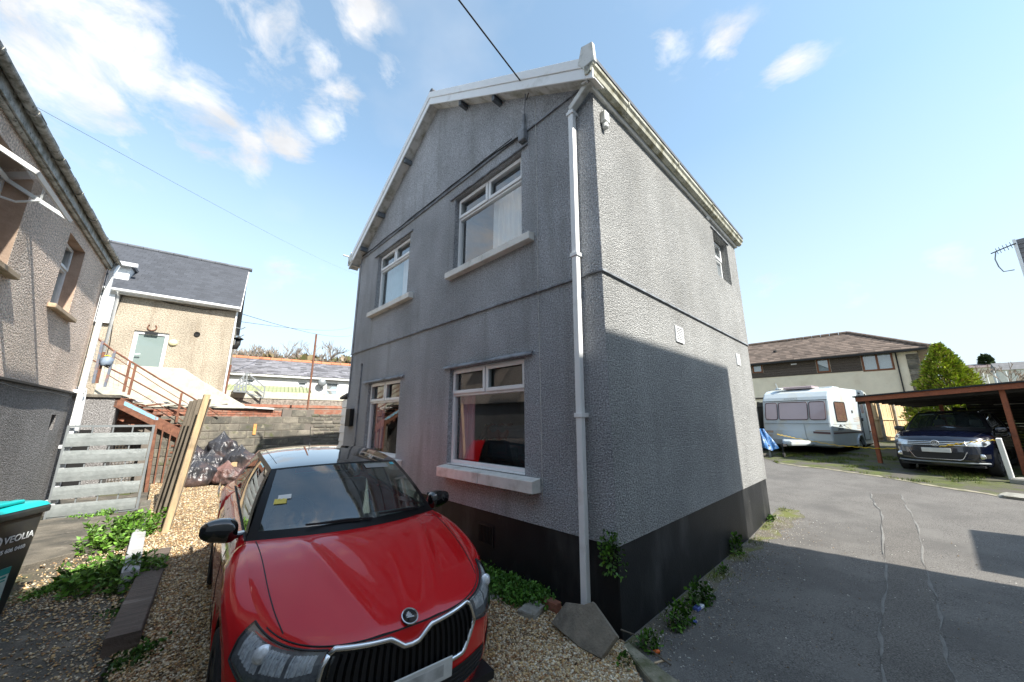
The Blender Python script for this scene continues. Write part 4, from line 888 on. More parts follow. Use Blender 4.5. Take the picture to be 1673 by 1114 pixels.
for w_ in WL:
    a, b, c, d = w_; m = MB()
    for (p, q) in (((a, c), (a, d)), ((b, c), (b, d)), ((a, d), (b, d)), ((a, c), (b, c))):
        e = .002; m.add([(p[0]+(e if p[0] == a else -e), .003, p[1]+(e if p[1] == c else -e)), (q[0]+(e if q[0] == a else -e), .003, q[1]+(e if q[1] == c else -e)), (q[0]+(e if q[0] == a else -e), .30, q[1]+(e if q[1] == c else -e)), (p[0]+(e if p[0] == a else -e), .30, p[1]+(e if p[1] == c else -e))], [(0, 1, 2, 3)])
    m.build('reveal', 'reveal_pink', lh)
    m = MB(); m.box(a-.10, b+.12, -.09, .0, c-.07, c); m.build('sill', 'sill_tan', lh, bevel=.008)
    if a > -4:
        window(lh, TB, a, b, c, d, rec=.15, trans=.36, mull=False, sash=True, glass='pane')
    else:
        fr = MB(); fw = .06
        fr.box(a, a+fw, .21, .28, c, d); fr.box(b-fw, b, .21, .28, c, d); fr.box(a+fw, b-fw, .21, .28, c, c+fw); fr.box(a+fw, b-fw, .21, .28, d-fw, d); fr.box(a+fw, b-fw, .21, .28, 4.42, 4.48)
        w = fr.build('window', 'upvc', lh)
        m = MB(); m.add([(a+fw, .25, c+fw), (b-fw, .25, c+fw), (b-fw, .25, 4.42), (a+fw, .25, 4.42)], [(0, 1, 2, 3)]); m.build('pane', 'pane', w)
        # top-hung light pushed open
        sx = [LF.loc(64, 331, .42), LF.loc(60, 325, .42)]
        s = MB(); tilt = Vector((0, -.60, -.36)); h0 = Vector((a+.02, .20, d-.05))
        for (p0, p1) in ((0, .06), (.94, 1.0)): s.prism([h0+tilt*p0, h0+tilt*p1, h0+tilt*p1+Vector((0, .02, -.04)), h0+tilt*p0+Vector((0, .02, -.04))], (b-a-.04, 0, 0))
        for x in (a+.02, b-.07): s.prism([(x, .20, d-.05), (x+.05, .20, d-.05), (x+.05, .22, d-.09), (x, .22, d-.09)], tilt)
        q = s.build('open_sash', 'upvc', w)
        m = MB(); o_ = Vector((0, .012, -.02)); m.add([h0+o_+tilt*.04, h0+o_+tilt*.04+Vector((b-a-.04, 0, 0)), h0+o_+tilt*.96+Vector((b-a-.04, 0, 0)), h0+o_+tilt*.96], [(0, 1, 2, 3)]); m.build('pane', 'pane_bright', w)
        m = MB(); m.tube([(b-.12, .22, 4.50), (b-.12, .05, 4.47), (b-.12, -.12, 4.56)], .014, 6); m.build('stay', 'upvc', w)
m = MB(); m.add([(-11, .9, 2.5), (XE-.3, .9, 2.5), (XE-.3, .9, 5.2), (-11, .9, 5.2)], [(0, 1, 2, 3)]); m.add([(-11, .36, 3.3), (XE-.3, .36, 3.3), (XE-.3, .9, 3.3), (-11, .9, 3.3)], [(0, 1, 2, 3)]); m.build('inner_rooms', 'room_wall', lh)
# eaves: soffit, fascia round moulding, gutter with moss, slates showing
m = MB(); m.box(-11, XE+.02, -.07, -.0, 5.12, 5.138); m.build('soffit', 'upvc_dirty', lh)
m = MB(); m.box(-11, XE+.04, -.088, -.07, 5.08, 5.26); m.tube([(-11, -.032, 5.085), (XE, -.032, 5.085)], .032, 10); m.build('fascia', 'gutter_grey', lh, smooth=False)
m = MB(); pr = [(.050*math.cos(t)-.142, .050*math.sin(t)+5.25) for t in [math.pi+math.pi*i/8 for i in range(9)]]; pr += [(p[0], p[1]) for p in [(-.142+.044*math.cos(t), 5.252+.044*math.sin(t)) for t in [2*math.pi-math.pi*i/8 for i in range(9)]]]
n = len(pr); m.add([(-11, p, q) for p, q in pr]+[(XE+.02, p, q) for p, q in pr], [(i, (i+1) % n, n+(i+1) % n, n+i) for i in range(n)]); m.add([(XE+.02, p, q) for p, q in pr[:9]], [tuple(range(9))])
g = m.build('gutter', 'gutter_grey', lh)
for k in range(10):
    x = XE-.5-k*.95; mm = MB(); mm.prism([(x, .058*math.cos(t)-.142, .058*math.sin(t)+5.25) for t in [math.pi+math.pi*i/8 for i in range(9)]], (.035, 0, 0)); mm.build('gutter_bracket', 'gutter_grey', g)
m = MB(); m.prism([(-11, -.15, 5.29), (-11, 3.4, 7.2), (-11, 3.4, 7.16), (-11, -.15, 5.25)], (11+XE+.02, 0, 0)); m.build('roof', 'slate_old', lh)
sl0 = MB(); sl0.prism([(0, -.165, 5.288), (0, .10, 5.43), (0, .10, 5.422), (0, -.165, 5.28)], (.245, 0, 0)); sl0_ = sl0.build('slate', 'slate_old', lh); sl0_.location = (XE-.2, 0, .004)
for k in range(1, 42): dup(sl0_, lh, (XE-.2-k*.25, random.uniform(-.012, .012), .004+random.uniform(0, .008)))
# downpipes
m = MB(); m.beam((XE-.02, -.14, 5.20), (XE-.10, -.10, 4.95), .075, .075); m.beam((XE-.10, -.10, 5.0), (XE-.13, -.10, .0), .08, .08, (1, 0, 0)); d_ = m.build('downpipe', 'upvc', lh, bevel=.006)
for z in (2.42, 1.35, .35): m = MB(); m.box(XE-.17, XE-.06, -.155, -.0, z-.03, z+.03); m.build('pipe_collar', 'upvc', d_)
m = MB(); m.tube([(XE+.30, .1, 2.50), (XE+.14, -.08, 2.47), (XE+.08, -.10, 2.2), (XE+.02, -.12, 1.9), (XE-.06, -.15, 1.6)], .05, 10); m.build('waste_pipe', 'upvc', d_, smooth=True)
m = MB(); m.tube([(XE-.02, -.02, 5.1), (XE-.03, -.02, 4.2), (XE-.02, -.02, 3.2), (XE-.04, -.02, 2.45)], .008, 5); m.build('wall_cable', 'cable_black', lh)
m = MB(); m.tube([(x, -.012, 2.30+.02*math.sin(x*3)) for x in [-7+i*.35 for i in range(20)]], .008, 5); m.build('wall_cable', 'cable_black', lh)
o = MB(); a = Vector(LF.world(-5.35, -.17, 5.28)); b = Vector(at_r(600, 452, 34)); o.tube([a.lerp(b, i/12)-Vector((0, 0, 1.2*(i/12)*(1-i/12))) for i in range(13)], .0022, 5)
tag(o.build('phone_line', 'cable_black'), 'very thin phone line leaving the mossy gutter of the pink house', 'cable')

# ================================================================ landing, rusty stair
STF = Frame((-9.45, 10.01), 50)
def sp(x, y, off=0.0): q = STF.loc(x, y, off); return (q[0], -off, q[1])
ls = thing('stair_landing', 'dark rendered landing block with worn concrete top at the head of the rusty stair', 'landing', (STF.P[0], STF.P[1], 0), STF.rz)
lx0, lz = -2.5, STF.loc(190, 645)[1]; lx1 = STF.loc(194, 646)[0]
m = MB(); m.box(lx0, lx1, .0, 1.3, 0, lz-.08); m.build('wall', 'dark_roughcast', ls)
m = MB(); m.box(lx0, lx1+.05, -.06, 1.3, lz-.08, lz); m.build('slab', 'concrete_old', ls, bevel=.01)
m = MB(); m.box(lx0+.35, lx0+.75, -.01, .0, .2, 1.62); m.box(lx0+.95, lx0+1.25, -.01, .0, .2, 1.62); m.build('opening', 'dark_gap', ls)
rs_ = thing('rusty_staircase', 'rusty steel staircase with bent handrails coming down behind the galvanised gate', 'staircase', (STF.P[0], STF.P[1], 0), STF.rz)
def rail(name, pts, r, mt='rust', off=0.0, n=7):
    m = MB(); m.tube([sp(x, y, off) for x, y in pts], r, n); return m.build(name, mt, rs_)
mat('blue_flake', (.22, .48, .62), .7, .15, 10, dirt=((.33,.12,.06)), dscale=14, dthr=.60)
mat('paint_grey_metal', (.14, .16, .20), .6, .2, 10, dirt=((.30,.12,.06)), dscale=9, dthr=.62)
for off in (0.0, -.75):
    rail('handrail', [(152, 547), (184, 572), (213, 590), (262, 620), (313, 649), (334, 662), (358, 678)], .022, off=off)
    rail('mid_rail', [(140, 583), (176, 600), (213, 618), (262, 645), (318, 676)], .018, off=off)
    rail('lower_rail', [(176, 612), (214, 635), (262, 662), (310, 695)], .010, off=off)
    rail('upper_rail', [(186, 582), (222, 606), (262, 632), (314, 664)], .009, off=off)
for (a, b, c, d, mt) in ((168, 557, 152, 626, 'paint_grey_metal'), (188, 573, 171, 632, 'paint_grey_metal'), (170, 575, 158, 626, 'rust'), (213, 590, 202, 640, 'rust'), (222, 596, 210, 645, 'rust'), (297, 642, 288, 690, 'rust')):
    p, q = sp(a, b), sp(c, d); m = MB(); m.beam(p, (p[0]*.2+q[0]*.8 if False else q[0], q[1], q[2]), .05, .05); m.build('baluster', mt, rs_)
mesh_ = MB()
for k in range(9):
    t = k/8; mesh_.tube([sp(148+t*66, 566+t*36), sp(146+t*62, 622+t*18)], .004, 4)
    mesh_.tube([sp(146-2*t+4, 560+t*62), sp(212-4*t, 596+t*44)], .004, 4)
mesh_.build('wire_infill', 'grey_steel', rs_)
# strings and treads of the upper flight
m = MB(); a0, a1 = sp(190, 645), sp(318, 712); m.prism([(a0[0], 0, a0[2]), (a1[0], 0, a1[2]), (a1[0], 0, a1[2]-.24), (a0[0], 0, a0[2]-.26)], (0, .02, 0)); m.prism([(a0[0], .75, a0[2]), (a1[0], .75, a1[2]), (a1[0], .75, a1[2]-.24), (a0[0], .75, a0[2]-.26)], (0, .02, 0)); m.build('stringer', 'rust', rs_)
m = MB(); b0, b1 = sp(203, 658), sp(258, 687); m.prism([(b0[0], -.004, b0[2]+.05), (b1[0], -.004, b1[2]+.07), (b1[0], -.004, b1[2]-.02), (b0[0], -.004, b0[2]-.06)], (0, .003, 0)); m.build('blue_paint', 'blue_flake', rs_)
m = MB(); m.prism([(a0[0], -.02, a0[2]-.26), (a1[0], -.02, a1[2]-.24), (a1[0], -.02, a1[2]-.27), (a0[0], -.02, a0[2]-.29)], (0, .06, 0)); m.build('flange', 'rust', rs_)
nt = 8
tr = MB(); tr.box(0, .25, .03, .74, 0, .02); t0_ = tr.build('tread', 'rust', rs_); t0_.location = (a0[0]+.04, 0, a0[2]-.10)
for k in range(1, nt): dup(t0_, rs_, (a0[0]+.04+(a1[0]-a0[0])*k/nt, 0, a0[2]-.10+(a1[2]-a0[2])*k/nt))
# posts and the steep lower flight beneath
for (a, b, c, d, w_) in ((256, 686, 232, 836, .07), (268, 693, 250, 800, .03), (281, 698, 262, 800, .03), (292, 704, 276, 770, .025)):
    p, q = sp(a, b, .02), sp(c, d, .02); m = MB(); m.beam(p, (q[0], q[1], 0), w_, w_); m.build('post', 'rust', rs_)
m = MB()
tl = MB(); tl.box(0, .17, .10, .45, 0, .045); tt = tl.build('tread', 'rust', rs_)
for k in range(9):
    x, y, z = sp(270+14*(k/8), 785-88*(k/8), .02)
    if k == 0: tt.location = (x, 0, z)
    else: dup(tt, rs_, (x, 0, z))
m.grid(lambda s, t: ((sp(200, 660)[0])+(1.25)*s, .85, .1+1.7*t), 1, 1)
lt_ = MB()
for k in range(22):
    x = sp(196, 660)[0]+k*.065; lt_.box(x, x+.008, .80, .808, .1, 1.9)
for k in range(26): lt_.box(sp(196, 660)[0], sp(196, 660)[0]+1.42, .795, .80, .12+k*.07, .128+k*.07)
tag(lt_.build('lattice', 'softwood_old', rs_), None)
db = thing('blue_bundle', 'small grey-blue tarpaulin bundle with a yellow tie on the landing rail', 'bundle', STF.world(sp(176, 586)[0], -.05, sp(176, 590)[2]), STF.rz)
mat('tarp_grey', (.24, .30, .38), .6, .2, 9); mat('yellow_tie', (.75, .60, .05), .6, .1)
m = MB(); m.lathe([(0, -.12), (.10, -.11), (.12, -.03), (.115, .07), (.06, .11), (.02, .14), (0, .14)], 10)
for i, v in enumerate(m.v): m.v[i] = (v[0]*.95+.025*math.sin(i*3), v[1]*.8+.015*math.sin(i*7), v[2]+.02*math.sin(i*5))
m.build('tarpaulin', 'tarp_grey', db, smooth=True); m = MB(); m.tube([(-.05, -.05, .12), (.0, -.07, .13), (.05, -.05, .12), (.04, .03, .13)], .014, 6); m.build('tie', 'yellow_tie', db)

# galvanised gate
GF = Frame((-8.6, 7.2), 48)
gt = thing('galvanised_gate', 'gate of five wide galvanised metal strips in a thin steel frame', 'gate', (-8.6, 7.2, 0), GF.rz)
bd = [((103, 709), (243, 706), (243.5, 726), (103, 730)), ((97, 736), (240, 733), (238, 752), (95, 758)), ((90, 766), (237, 756), (234, 778), (88, 787)), ((82, 797), (232, 784), (229, 804), (80, 817)), ((74, 826), (226, 812), (223, 830), (70, 847))]
for k, q in enumerate(bd):
    P = [GF.loc(*p) for p in q]; xl_, xr_ = -.02, 1.13
    zt0, zb0 = P[0][1]*.5+P[1][1]*.5, P[2][1]*.5+P[3][1]*.5
    m = MB(); m.grid(lambda s, t: (xl_+(xr_-xl_)*s, .006*math.sin(math.pi*t)*-1+.004*math.sin(s*9+k), zb0+(zt0-zb0)*t+.006*math.sin(s*3+k*2)), 12, 3); m.build('strip', 'galv', gt, solid=.004)
m = MB(); zt = GF.loc(180, 696)[1]; m.box(-.05, 1.18, .015, .045, zt-.02, zt+.02); m.box(1.14, 1.18, .015, .045, .05, zt-.02); m.box(-.05, -.01, .015, .045, .05, zt-.02); m.box(-.01, 1.14, .015, .045, .04, .075); m.build('gate_frame', 'grey_steel', gt)
for x in (.28, .56, .84): m = MB(); m.box(x, x+.02, .02, .035, .075, zt-.02); m.build('bar', 'grey_steel', gt)

# ================================================================ wheelie bin
mat('bin_body', (.028, .032, .034), .38, .1, 4, spec=.5, dirt=((.05,.055,.04)), dscale=5, dthr=.62)
mat('bin_lid', (.010, .42, .42), .35, .06, 5, spec=.5, dirt=((.03,.30,.30)), dscale=5, dthr=.62)
mat('print_white', (.75, .78, .78), .6, 0); mat('print_teal', (.02, .33, .30), .6, 0); mat('print_pale', (.55, .70, .66), .6, .1, 30)
BF_ = Frame((-4.88, 3.93), -15)        # printed face; x runs away from the camera, the far edge is x = 0
bn = thing('wheelie_bin', 'black wheelie bin with a bright turquoise lid and white lettering', 'bin', (-4.88, 3.93, .02), BF_.rz)
def bring(z, ix, iy): return [(-.52+ix, iy, z), (-.0-ix, iy, z), (-.0-ix, .60-iy, z), (-.52+ix, .60-iy, z)]
m = MB(); rings = [(0.0, .0, .0), (.30, -.030, -.02), (.70, -.068, -.045), (.90, -.085, -.055)]
V = []
for z, ix, iy in rings: V += bring(z, ix, iy)
Fb = [(0, 1, 2, 3)]
for i in range(3):
    for k in range(4): Fb.append((i*4+k, i*4+(k+1) % 4, i*4+4+(k+1) % 4, i*4+4+k))
m.add(V, Fb); m.build('body', 'bin_body', bn, bevel=.03, seg=3)
m = MB(); m.box(-.63, .11, -.085, .70, .905, .975); m.build('rim', 'bin_body', bn, bevel=.02, seg=2)
m = MB()
def lidf(s, t):
    x, y = -.62+.74*s, -.075+.77*t; e = min(s, 1-s, t, 1-t); return (x, y, .977+.055*min(1, e/.10)**.5*(1+.25*t)+.014*math.sin(s*6.28*2)*min(1, e/.2))
m.grid(lidf, 28, 24); l_ = m.build('lid', 'bin_lid', bn, smooth=True)
m = MB(); m.box(-.40, -.12, -.03, .05, 1.03, 1.065); m.build('lid_handle', 'bin_lid', bn, bevel=.012, seg=2)
for x in (-.54, -.04): m = MB(); m.lathe([(0, 0), (.09, 0), (.10, .01), (.10, .05), (.09, .06), (0, .06)], 18, 'x', (x, .62, .09)); m.build('wheel', 'cable_black', bn)
def text(body, size, m_, parent, loc, rot, ext=.0015, name='lettering', align='LEFT', bold=0.0):
    c = bpy.data.curves.new(name, 'FONT'); c.body = body; c.size = size; c.extrude = ext; c.align_x = align; c.offset = bold
    o = bpy.data.objects.new('tmp_text', c); COL.objects.link(o)
    dg = bpy.context.evaluated_depsgraph_get(); me = bpy.data.meshes.new_from_object(o.evaluated_get(dg)); bpy.data.objects.remove(o); bpy.data.curves.remove(c)
    me.materials.clear(); me.materials.append(MATS[m_]); q = bpy.data.objects.new(name, me); COL.objects.link(q); q.parent = parent; q.location = loc; q.rotation_euler = rot; return q
tilt = math.atan(.045/.7)
TR = (math.pi/2+tilt, 0, 0)
def fy(z): return -.064*z-.007
text('VEOLIA', .085, 'print_white', bn, (-.26, fy(.70), .69), TR, bold=.001)
text('0345 606 0460', .050, 'print_white', bn, (-.33, fy(.60), .60), TR, bold=.0008)
m = MB(); m.lathe([(.034, 0), (.050, 0), (.050, -.002), (.034, -.002)], 24, 'y', (-.325, fy(.72), .72)); m.lathe([(0, -.002), (.014, -.002), (.014, 0)], 12, 'y', (-.325, fy(.705), .705)); m.build('emblem', 'print_white', bn)
xA, xB = -.38, -.10
m = MB(); m.prism([(xA, fy(.14), .14), (xB, fy(.14), .14), (xB, fy(.46), .46), (xA, fy(.46), .46)], (0, -.002, 0)); lab = m.build('label', 'print_pale', bn)
for za, zb, a_, b_, mt in ((.40, .46, .0, 1, 'print_teal'), (.365, .385, .08, .92, 'print_teal'), (.34, .352, .08, .92, 'print_teal'), (.14, .19, .0, 1, 'print_teal'), (.225, .30, .15, .45, 'print_white'), (.225, .29, .55, .7, 'print_teal')):
    xa, xb = xA+(xB-xA)*a_, xA+(xB-xA)*b_
    m = MB(); m.prism([(xa, fy(za)-.003, za), (xb, fy(za)-.003, za), (xb, fy(zb)-.003, zb), (xa, fy(zb)-.003, zb)], (0, -.001, 0)); m.build('print', mt, lab)

# ================================================================ refuse bags
mat('bag_black', (.035, .035, .040), .32, .2, 6, .6, 10, spec=.6, dirt=((.16,.10,.085)), dscale=2.2, dthr=.62, bdist=.05)
mat('bag_pinkish', (.20, .11, .095), .34, .3, 5, .9, 13, spec=.6, dirt=((.05,.04,.04)), dscale=3, dthr=.52, bdist=.05)
def bag(loc, w, d, h, seed, label, mt='bag_black', knot=True, rz=0.0, tail=0.0):
    m = MB(); nu, nv = 90, 40; rs = random.Random(seed); ph = [rs.uniform(0, 6.28) for _ in range(6)]
    def fn(s, t):
        a = 2*math.pi*s; b = math.pi*(t); zz = -math.cos(b); rr = math.sin(b)**.75
        x, y, z = rr*math.cos(a), rr*math.sin(a), zz
        z = z if z > -.55 else -.55+(z+.55)*.25
        n = mnoise.noise((x*1.3+seed, y*1.3, z*1.3))*.30+mnoise.noise((x*3+seed, y*3, z*3))*.11
        pleat = .12*(abs(math.sin(a*9+ph[0]+2.5*mnoise.noise((x*2, y*2, seed))))-.5)*(.35+max(0, z))+.03*math.sin(a*17+z*6+ph[1])*(max(0, z)+.25)
        k = 1+n+pleat; top = max(0, z-.72)/.28
        k *= 1-.78*top
        return (x*k*w/2, y*k*d/2, (z+.62)*h/1.62*(1+.10*n)+top*top*.26*h)
    m.grid(fn, nu, nv); o = m.build('refuse_bag', mt, None, smooth=True, loc=loc, rz=rz); tag(o, label, 'bag', 'refuse bags heaped by the block wall'); return o
def bagat(x, y, z, off=0): p = onz(x, y, z); return (float(p[0]), float(p[1]), z)
B_ = [(onz(309, 806, .05), .80, .70, .62, 'front left black bag of the heap, leaning against the timber post', 'bag_black', .0),
      (onz(346, 800, .05), .82, .70, .55, 'front right bag with a pinkish brown sheen beside the red car', 'bag_pinkish', .0)]
bag((-8.15, 9.75, .20), .78, .68, .60, 1, 'front left black bag of the heap, next to the timber fence post')
bag((-7.65, 10.15, .20), .80, .62, .48, 2, 'front right bag with a pinkish brown sheen beside the red car', 'bag_pinkish')
bag((-8.22, 10.25, .45), .72, .6, .50, 3, 'small black bag in the middle of the heap between the upper and lower ones')
bag((-7.65, 10.55, .45), .88, .62, .58, 4, 'wide black bag at the right of the heap with a pointed knot')
bag((-8.25, 10.60, .72), .74, .62, .66, 5, 'topmost black bag of the heap against the block wall')
bag((-8.65, 10.15, .55), .70, .58, .60, 6, 'upper left black bag of the heap half behind the fence post')
bag((-7.40, 10.60, .22), .7, .6, .5, 7, 'low grey black bag at the far right of the heap behind the car')
m = MB(); m.box(0, .09, 0, .09, 0, .14); tag(m.build('paper_scrap', 'softwood_pale', None, loc=(-7.55, 10.15, .60)), 'small pale carton wedged between the refuse bags', 'carton')

# ================================================================ broken paving slab, stones, brick at the downpipe foot
mat('slab_stone', (.235, .205, .160), .9, .3, 4, .5, 45, dirt=[((.12,.105,.085), 3.2, .52, .08, None), ((.32,.29,.23), 6, .66, .06, None)])
mat('stone_pale', (.34, .33, .29), .9, .2, 7, .5, 45, dirt=((.2,.19,.16)), dscale=6)
HFx = HF
def hw3(px, py, x): # pixel to a point on the plane x=const of the house frame (leaning side)
    r = ray(px, py); n = HF.t; Q = HF.P+HF.t*x; k = np.dot(Q-CAMP, n)/np.dot(r, n); p = CAMP+k*r; l = HF.inv(p); return (x, l[1], float(p[2]))
pts = [(928, 986), (958, 990), (973, 985), (1013, 1042), (986, 1079), (952, 1061), (904, 1020)]
# slab leans on the wall: foot 0.30 m out, head 0.08 m out
P = []
for (px, py) in pts:
    xo = -.2
    for _ in range(12):
        q = hw3(px, py, xo); xo = -.10-.28*max(0, min(1, 1-q[2]/.42))
    P.append((xo, q[1], max(.03, q[2])))
nv_ = Vector((-.75, 0, .5)).normalized()*.045
sb_ = thing('broken_paving_slab', 'broken angular paving slab leaning against the foot of the white downpipe', 'slab', (HF.P[0], HF.P[1], 0), HF.rz)
m = MB(); m.prism([tuple(Vector(p)) for p in P], tuple(nv_)); m.build('slab', 'slab_stone', sb_, bevel=.006)
def lump(name, label, cat, loc, sx, sy, sz, mt, seed, rz=0, group=None, parent=None, nseg=1):
    m = MB()
    def fn(s, t):
        a = 2*math.pi*s; b = math.pi*t; x, y, z = math.sin(b)*math.cos(a), math.sin(b)*math.sin(a), -math.cos(b)
        f = lambda v: math.copysign(abs(v)**.45, v)
        k = 1+.22*mnoise.noise((x*1.7+seed*3, y*1.7, z*1.7)); return (f(x)*sx/2*k, f(y)*sy/2*k, (f(z)+1)*sz/2*k)
    m.grid(fn, 18, 10); o = m.build(name, mt, parent, loc=loc, rz=rz); 
    if label: tag(o, label, cat, group)
    return o
p = onz(868, 1003, .06); lump('stone', 'pale angular stone slab lying on the gravel by the ground cover', 'stone', (float(p[0]), float(p[1]), .03), .24, .20, .10, 'stone_pale', 2, .9)
p = onz(806, 980, .05); lump('stone', 'flat grey stone half hidden beside the car headlight', 'stone', (float(p[0]), float(p[1]), .03), .34, .16, .07, 'stone_pale', 3, .3)
p = hw3(904, 1003, -.12); m = MB(); m.box(0, .075, 0, .20, 0, .14); tag(m.build('brick', 'brick_red', None, bevel=.008, loc=HF.world(-.15, p[1]-.07, .02), rz=HF.rz), 'reddish brick standing on edge behind the broken paving slab', 'brick')
# litter by the side wall
mat('pack_blue', (.10, .14, .40), .4, 0); mat('pack_white', (.72, .76, .82), .5, .1); mat('orange_plastic', (.75, .14, .02), .4, 0); mat('wood_chip', (.62, .45, .28), .8, .1)
def lit(x, y): p = ong(x, y); return (float(p[0]), float(p[1]), gz(p[0], p[1])+.008)
c_ = thing('crushed_carton', 'crushed blue and white carton by the foot of the side wall', 'litter', lit(1142, 996), .65)
m = MB(); m.box(-.07, .0, -.028, .028, 0, .032); m.build('blue_half', 'pack_blue', c_, bevel=.005); m = MB(); m.box(.001, .07, -.026, .026, 0, .028); m.build('white_half', 'pack_white', c_, bevel=.005)
m = MB(); m.box(-.02, .02, -.012, .012, 0, .012); tag(m.build('wrapper', 'pack_blue', None, loc=lit(1135, 1018), rz=.3), 'tiny blue wrapper near the foot of the side wall', 'litter')
m = MB(); m.lathe([(0, 0), (.012, 0), (.014, .015), (.014, .05), (.008, .055), (0, .055)], 10, 'x'); tag(m.build('orange_cap', 'orange_plastic', None, loc=(lit(1068, 1070)[0], lit(1068, 1070)[1], .02), rz=.2), 'small orange plastic cap in the grit at the house corner', 'litter')
m = MB(); m.box(-.05, .05, -.008, .008, 0, .01); tag(m.build('wood_stick', 'wood_chip', None, bevel=.003, loc=lit(1078, 1084), rz=.35), 'pale splintered wooden stick in the grit at the house corner', 'stick')
m = MB(); m.box(-.075, .075, -.02, .02, 0, .008); tag(m.build('flattened_wrapper', 'pack_white', None, loc=(*onz(268, 1000, .05)[:2], .05), rz=.2), 'faded flattened wrapper on the gravel right of the sleeper', 'litter')
m = MB(); pts_ = [HF.world(-.06, -.02, .14), HF.world(.12, -.09, .05), HF.world(.05, -.2, .03), HF.world(.0, -.4, .02)]; m.tube(pts_, .007, 6); tag(m.build('dead_stem', 'softwood_old'), 'thin dead stem lying across the kerb at the house corner', 'stem')
# ================================================================ caravan
mat('caravan_white', (.50, .56, .59), .35, .05, 2, spec=.5, coat=.2, dirt=[((.50,.47,.36), 1.6, .62, .12, None)])
mat('caravan_skirt', (.45, .42, .33), .6, .2, 5)
mat('rubber', (.03, .03, .03), .8, 0)
mat('caravan_stripe', (.12, .07, .075), .5, 0); mat('stripe_tan', (.42, .32, .25), .5, 0)
mat('caravan_window', (.46, .36, .37), .12, .06, 2, spec=.6, coat=.6)
mat('caravan_window_dark', (.16, .09, .075), .1, .15, 3, spec=.6, coat=.6)
mat('tarp_blue', (.03, .13, .33), .45, .25, 8, dirt=((.55,.62,.75)), dscale=14, dthr=.66)
mat('tyre', (.022, .022, .023), .85, .1, 10)
mat('alloy', (.40, .41, .43), .3, .05, metal=.8)
CV = (10.92, 14.24, gz(10.92, 14.24)-.02); CVr = R_(-57.1)
CVZ = .516
cv = thing('caravan', 'white touring caravan with pink tinted front windows parked on the grass', 'caravan', (10.92, 14.24, CVZ), CVr)
prof = [(.32, .36), (.08, .42), (.0, .60), (-.02, .95), (.02, 1.25), (.10, 1.62), (.20, 2.05), (.28, 2.22), (.42, 2.40), (.68, 2.52), (1.1, 2.58), (4.4, 2.60), (4.85, 2.52), (5.08, 2.25), (5.14, 1.4), (5.12, .6), (5.0, .42), (4.4, .38), (3.35, .36), (3.30, .60), (3.05, .72), (2.80, .72), (2.55, .60), (2.50, .36)]
m = MB()
n = len(prof)
secs = [(-1.10, .97), (-1.085, .993), (-1.04, 1.0), (1.04, 1.0), (1.085, .993), (1.10, .97)]
V = []
for x, k in secs: V += [(x, 2.5+(y-2.5)*k, 1.4+(z-1.4)*k) for y, z in prof]
Fq = []
for i in range(len(secs)-1):
    for k in range(n): Fq.append((i*n+k, i*n+(k+1) % n, (i+1)*n+(k+1) % n, (i+1)*n+k))
Fq += [tuple(range(n)), tuple(range((len(secs)-1)*n, len(secs)*n))]
m.add(V, Fq); m.build('body', 'caravan_white', cv, bevel=.02)
def cfront(z):   # y of the front at height z
    for (y0, z0), (y1, z1) in zip(prof[1:9], prof[2:10]):
        if z0 <= z <= z1: return y0+(y1-y0)*(z-z0)/(z1-z0)
    return .0
def rrect(x0, x1, z0, z1, r, n=5):
    P = []
    for cx0, cz0, a0 in ((x1-r, z0+r, -90), (x1-r, z1-r, 0), (x0+r, z1-r, 90), (x0+r, z0+r, 180)):
        for i in range(n+1): a = R_(a0+90*i/n); P.append((cx0+r*math.cos(a), cz0+r*math.sin(a)))
    return P
for x0, x1 in ((-.98, -.56), (-.50, .44), (.50, .98)):
    P = rrect(x0, x1, 1.36, 2.02, .07)
    m = MB(); m.prism([(x, cfront(z)-.012, z) for x, z in P], (0, -.012, 0)); w = m.build('front_window', 'caravan_window', cv)
    m = MB(); m.tube([(x, cfront(z)-.026, z) for x, z in P]+[(P[0][0], cfront(P[0][1])-.026, P[0][1])], .013, 5); m.build('seal', 'caravan_stripe', w)
m = MB(); m.box(-1.06, 1.06, .145, .175, 2.07, 2.095); m.build('front_trim', 'rubber', cv)
m = MB(); m.box(-1.07, 1.07, -.03, -.012, 1.21, 1.225); m.build('panel_line', 'grey_steel', cv)
m = MB(); m.tube([(.30, -.03, 1.20), (.31, -.03, .8), (.34, -.02, .62)], .006, 5); m.build('locker_line', 'grey_steel', cv)
def cpanel(x0, x1, z0, z1, y=-.03, mt='stripe_tan', name='stripe', skew=0.0):
    m = MB(); m.prism([(x0, y, z0), (x1, y, z0+skew), (x1, y, z1+skew), (x0, y, z1)], (0, -.003, 0)); return m.build(name, mt, cv)
cpanel(-1.05, -.75, .86, .93, mt='stripe_tan'); cpanel(-1.05, -.80, .74, .77); cpanel(.55, 1.05, .86, .93, mt='caravan_stripe', skew=-.02); cpanel(.62, 1.05, .95, .975)
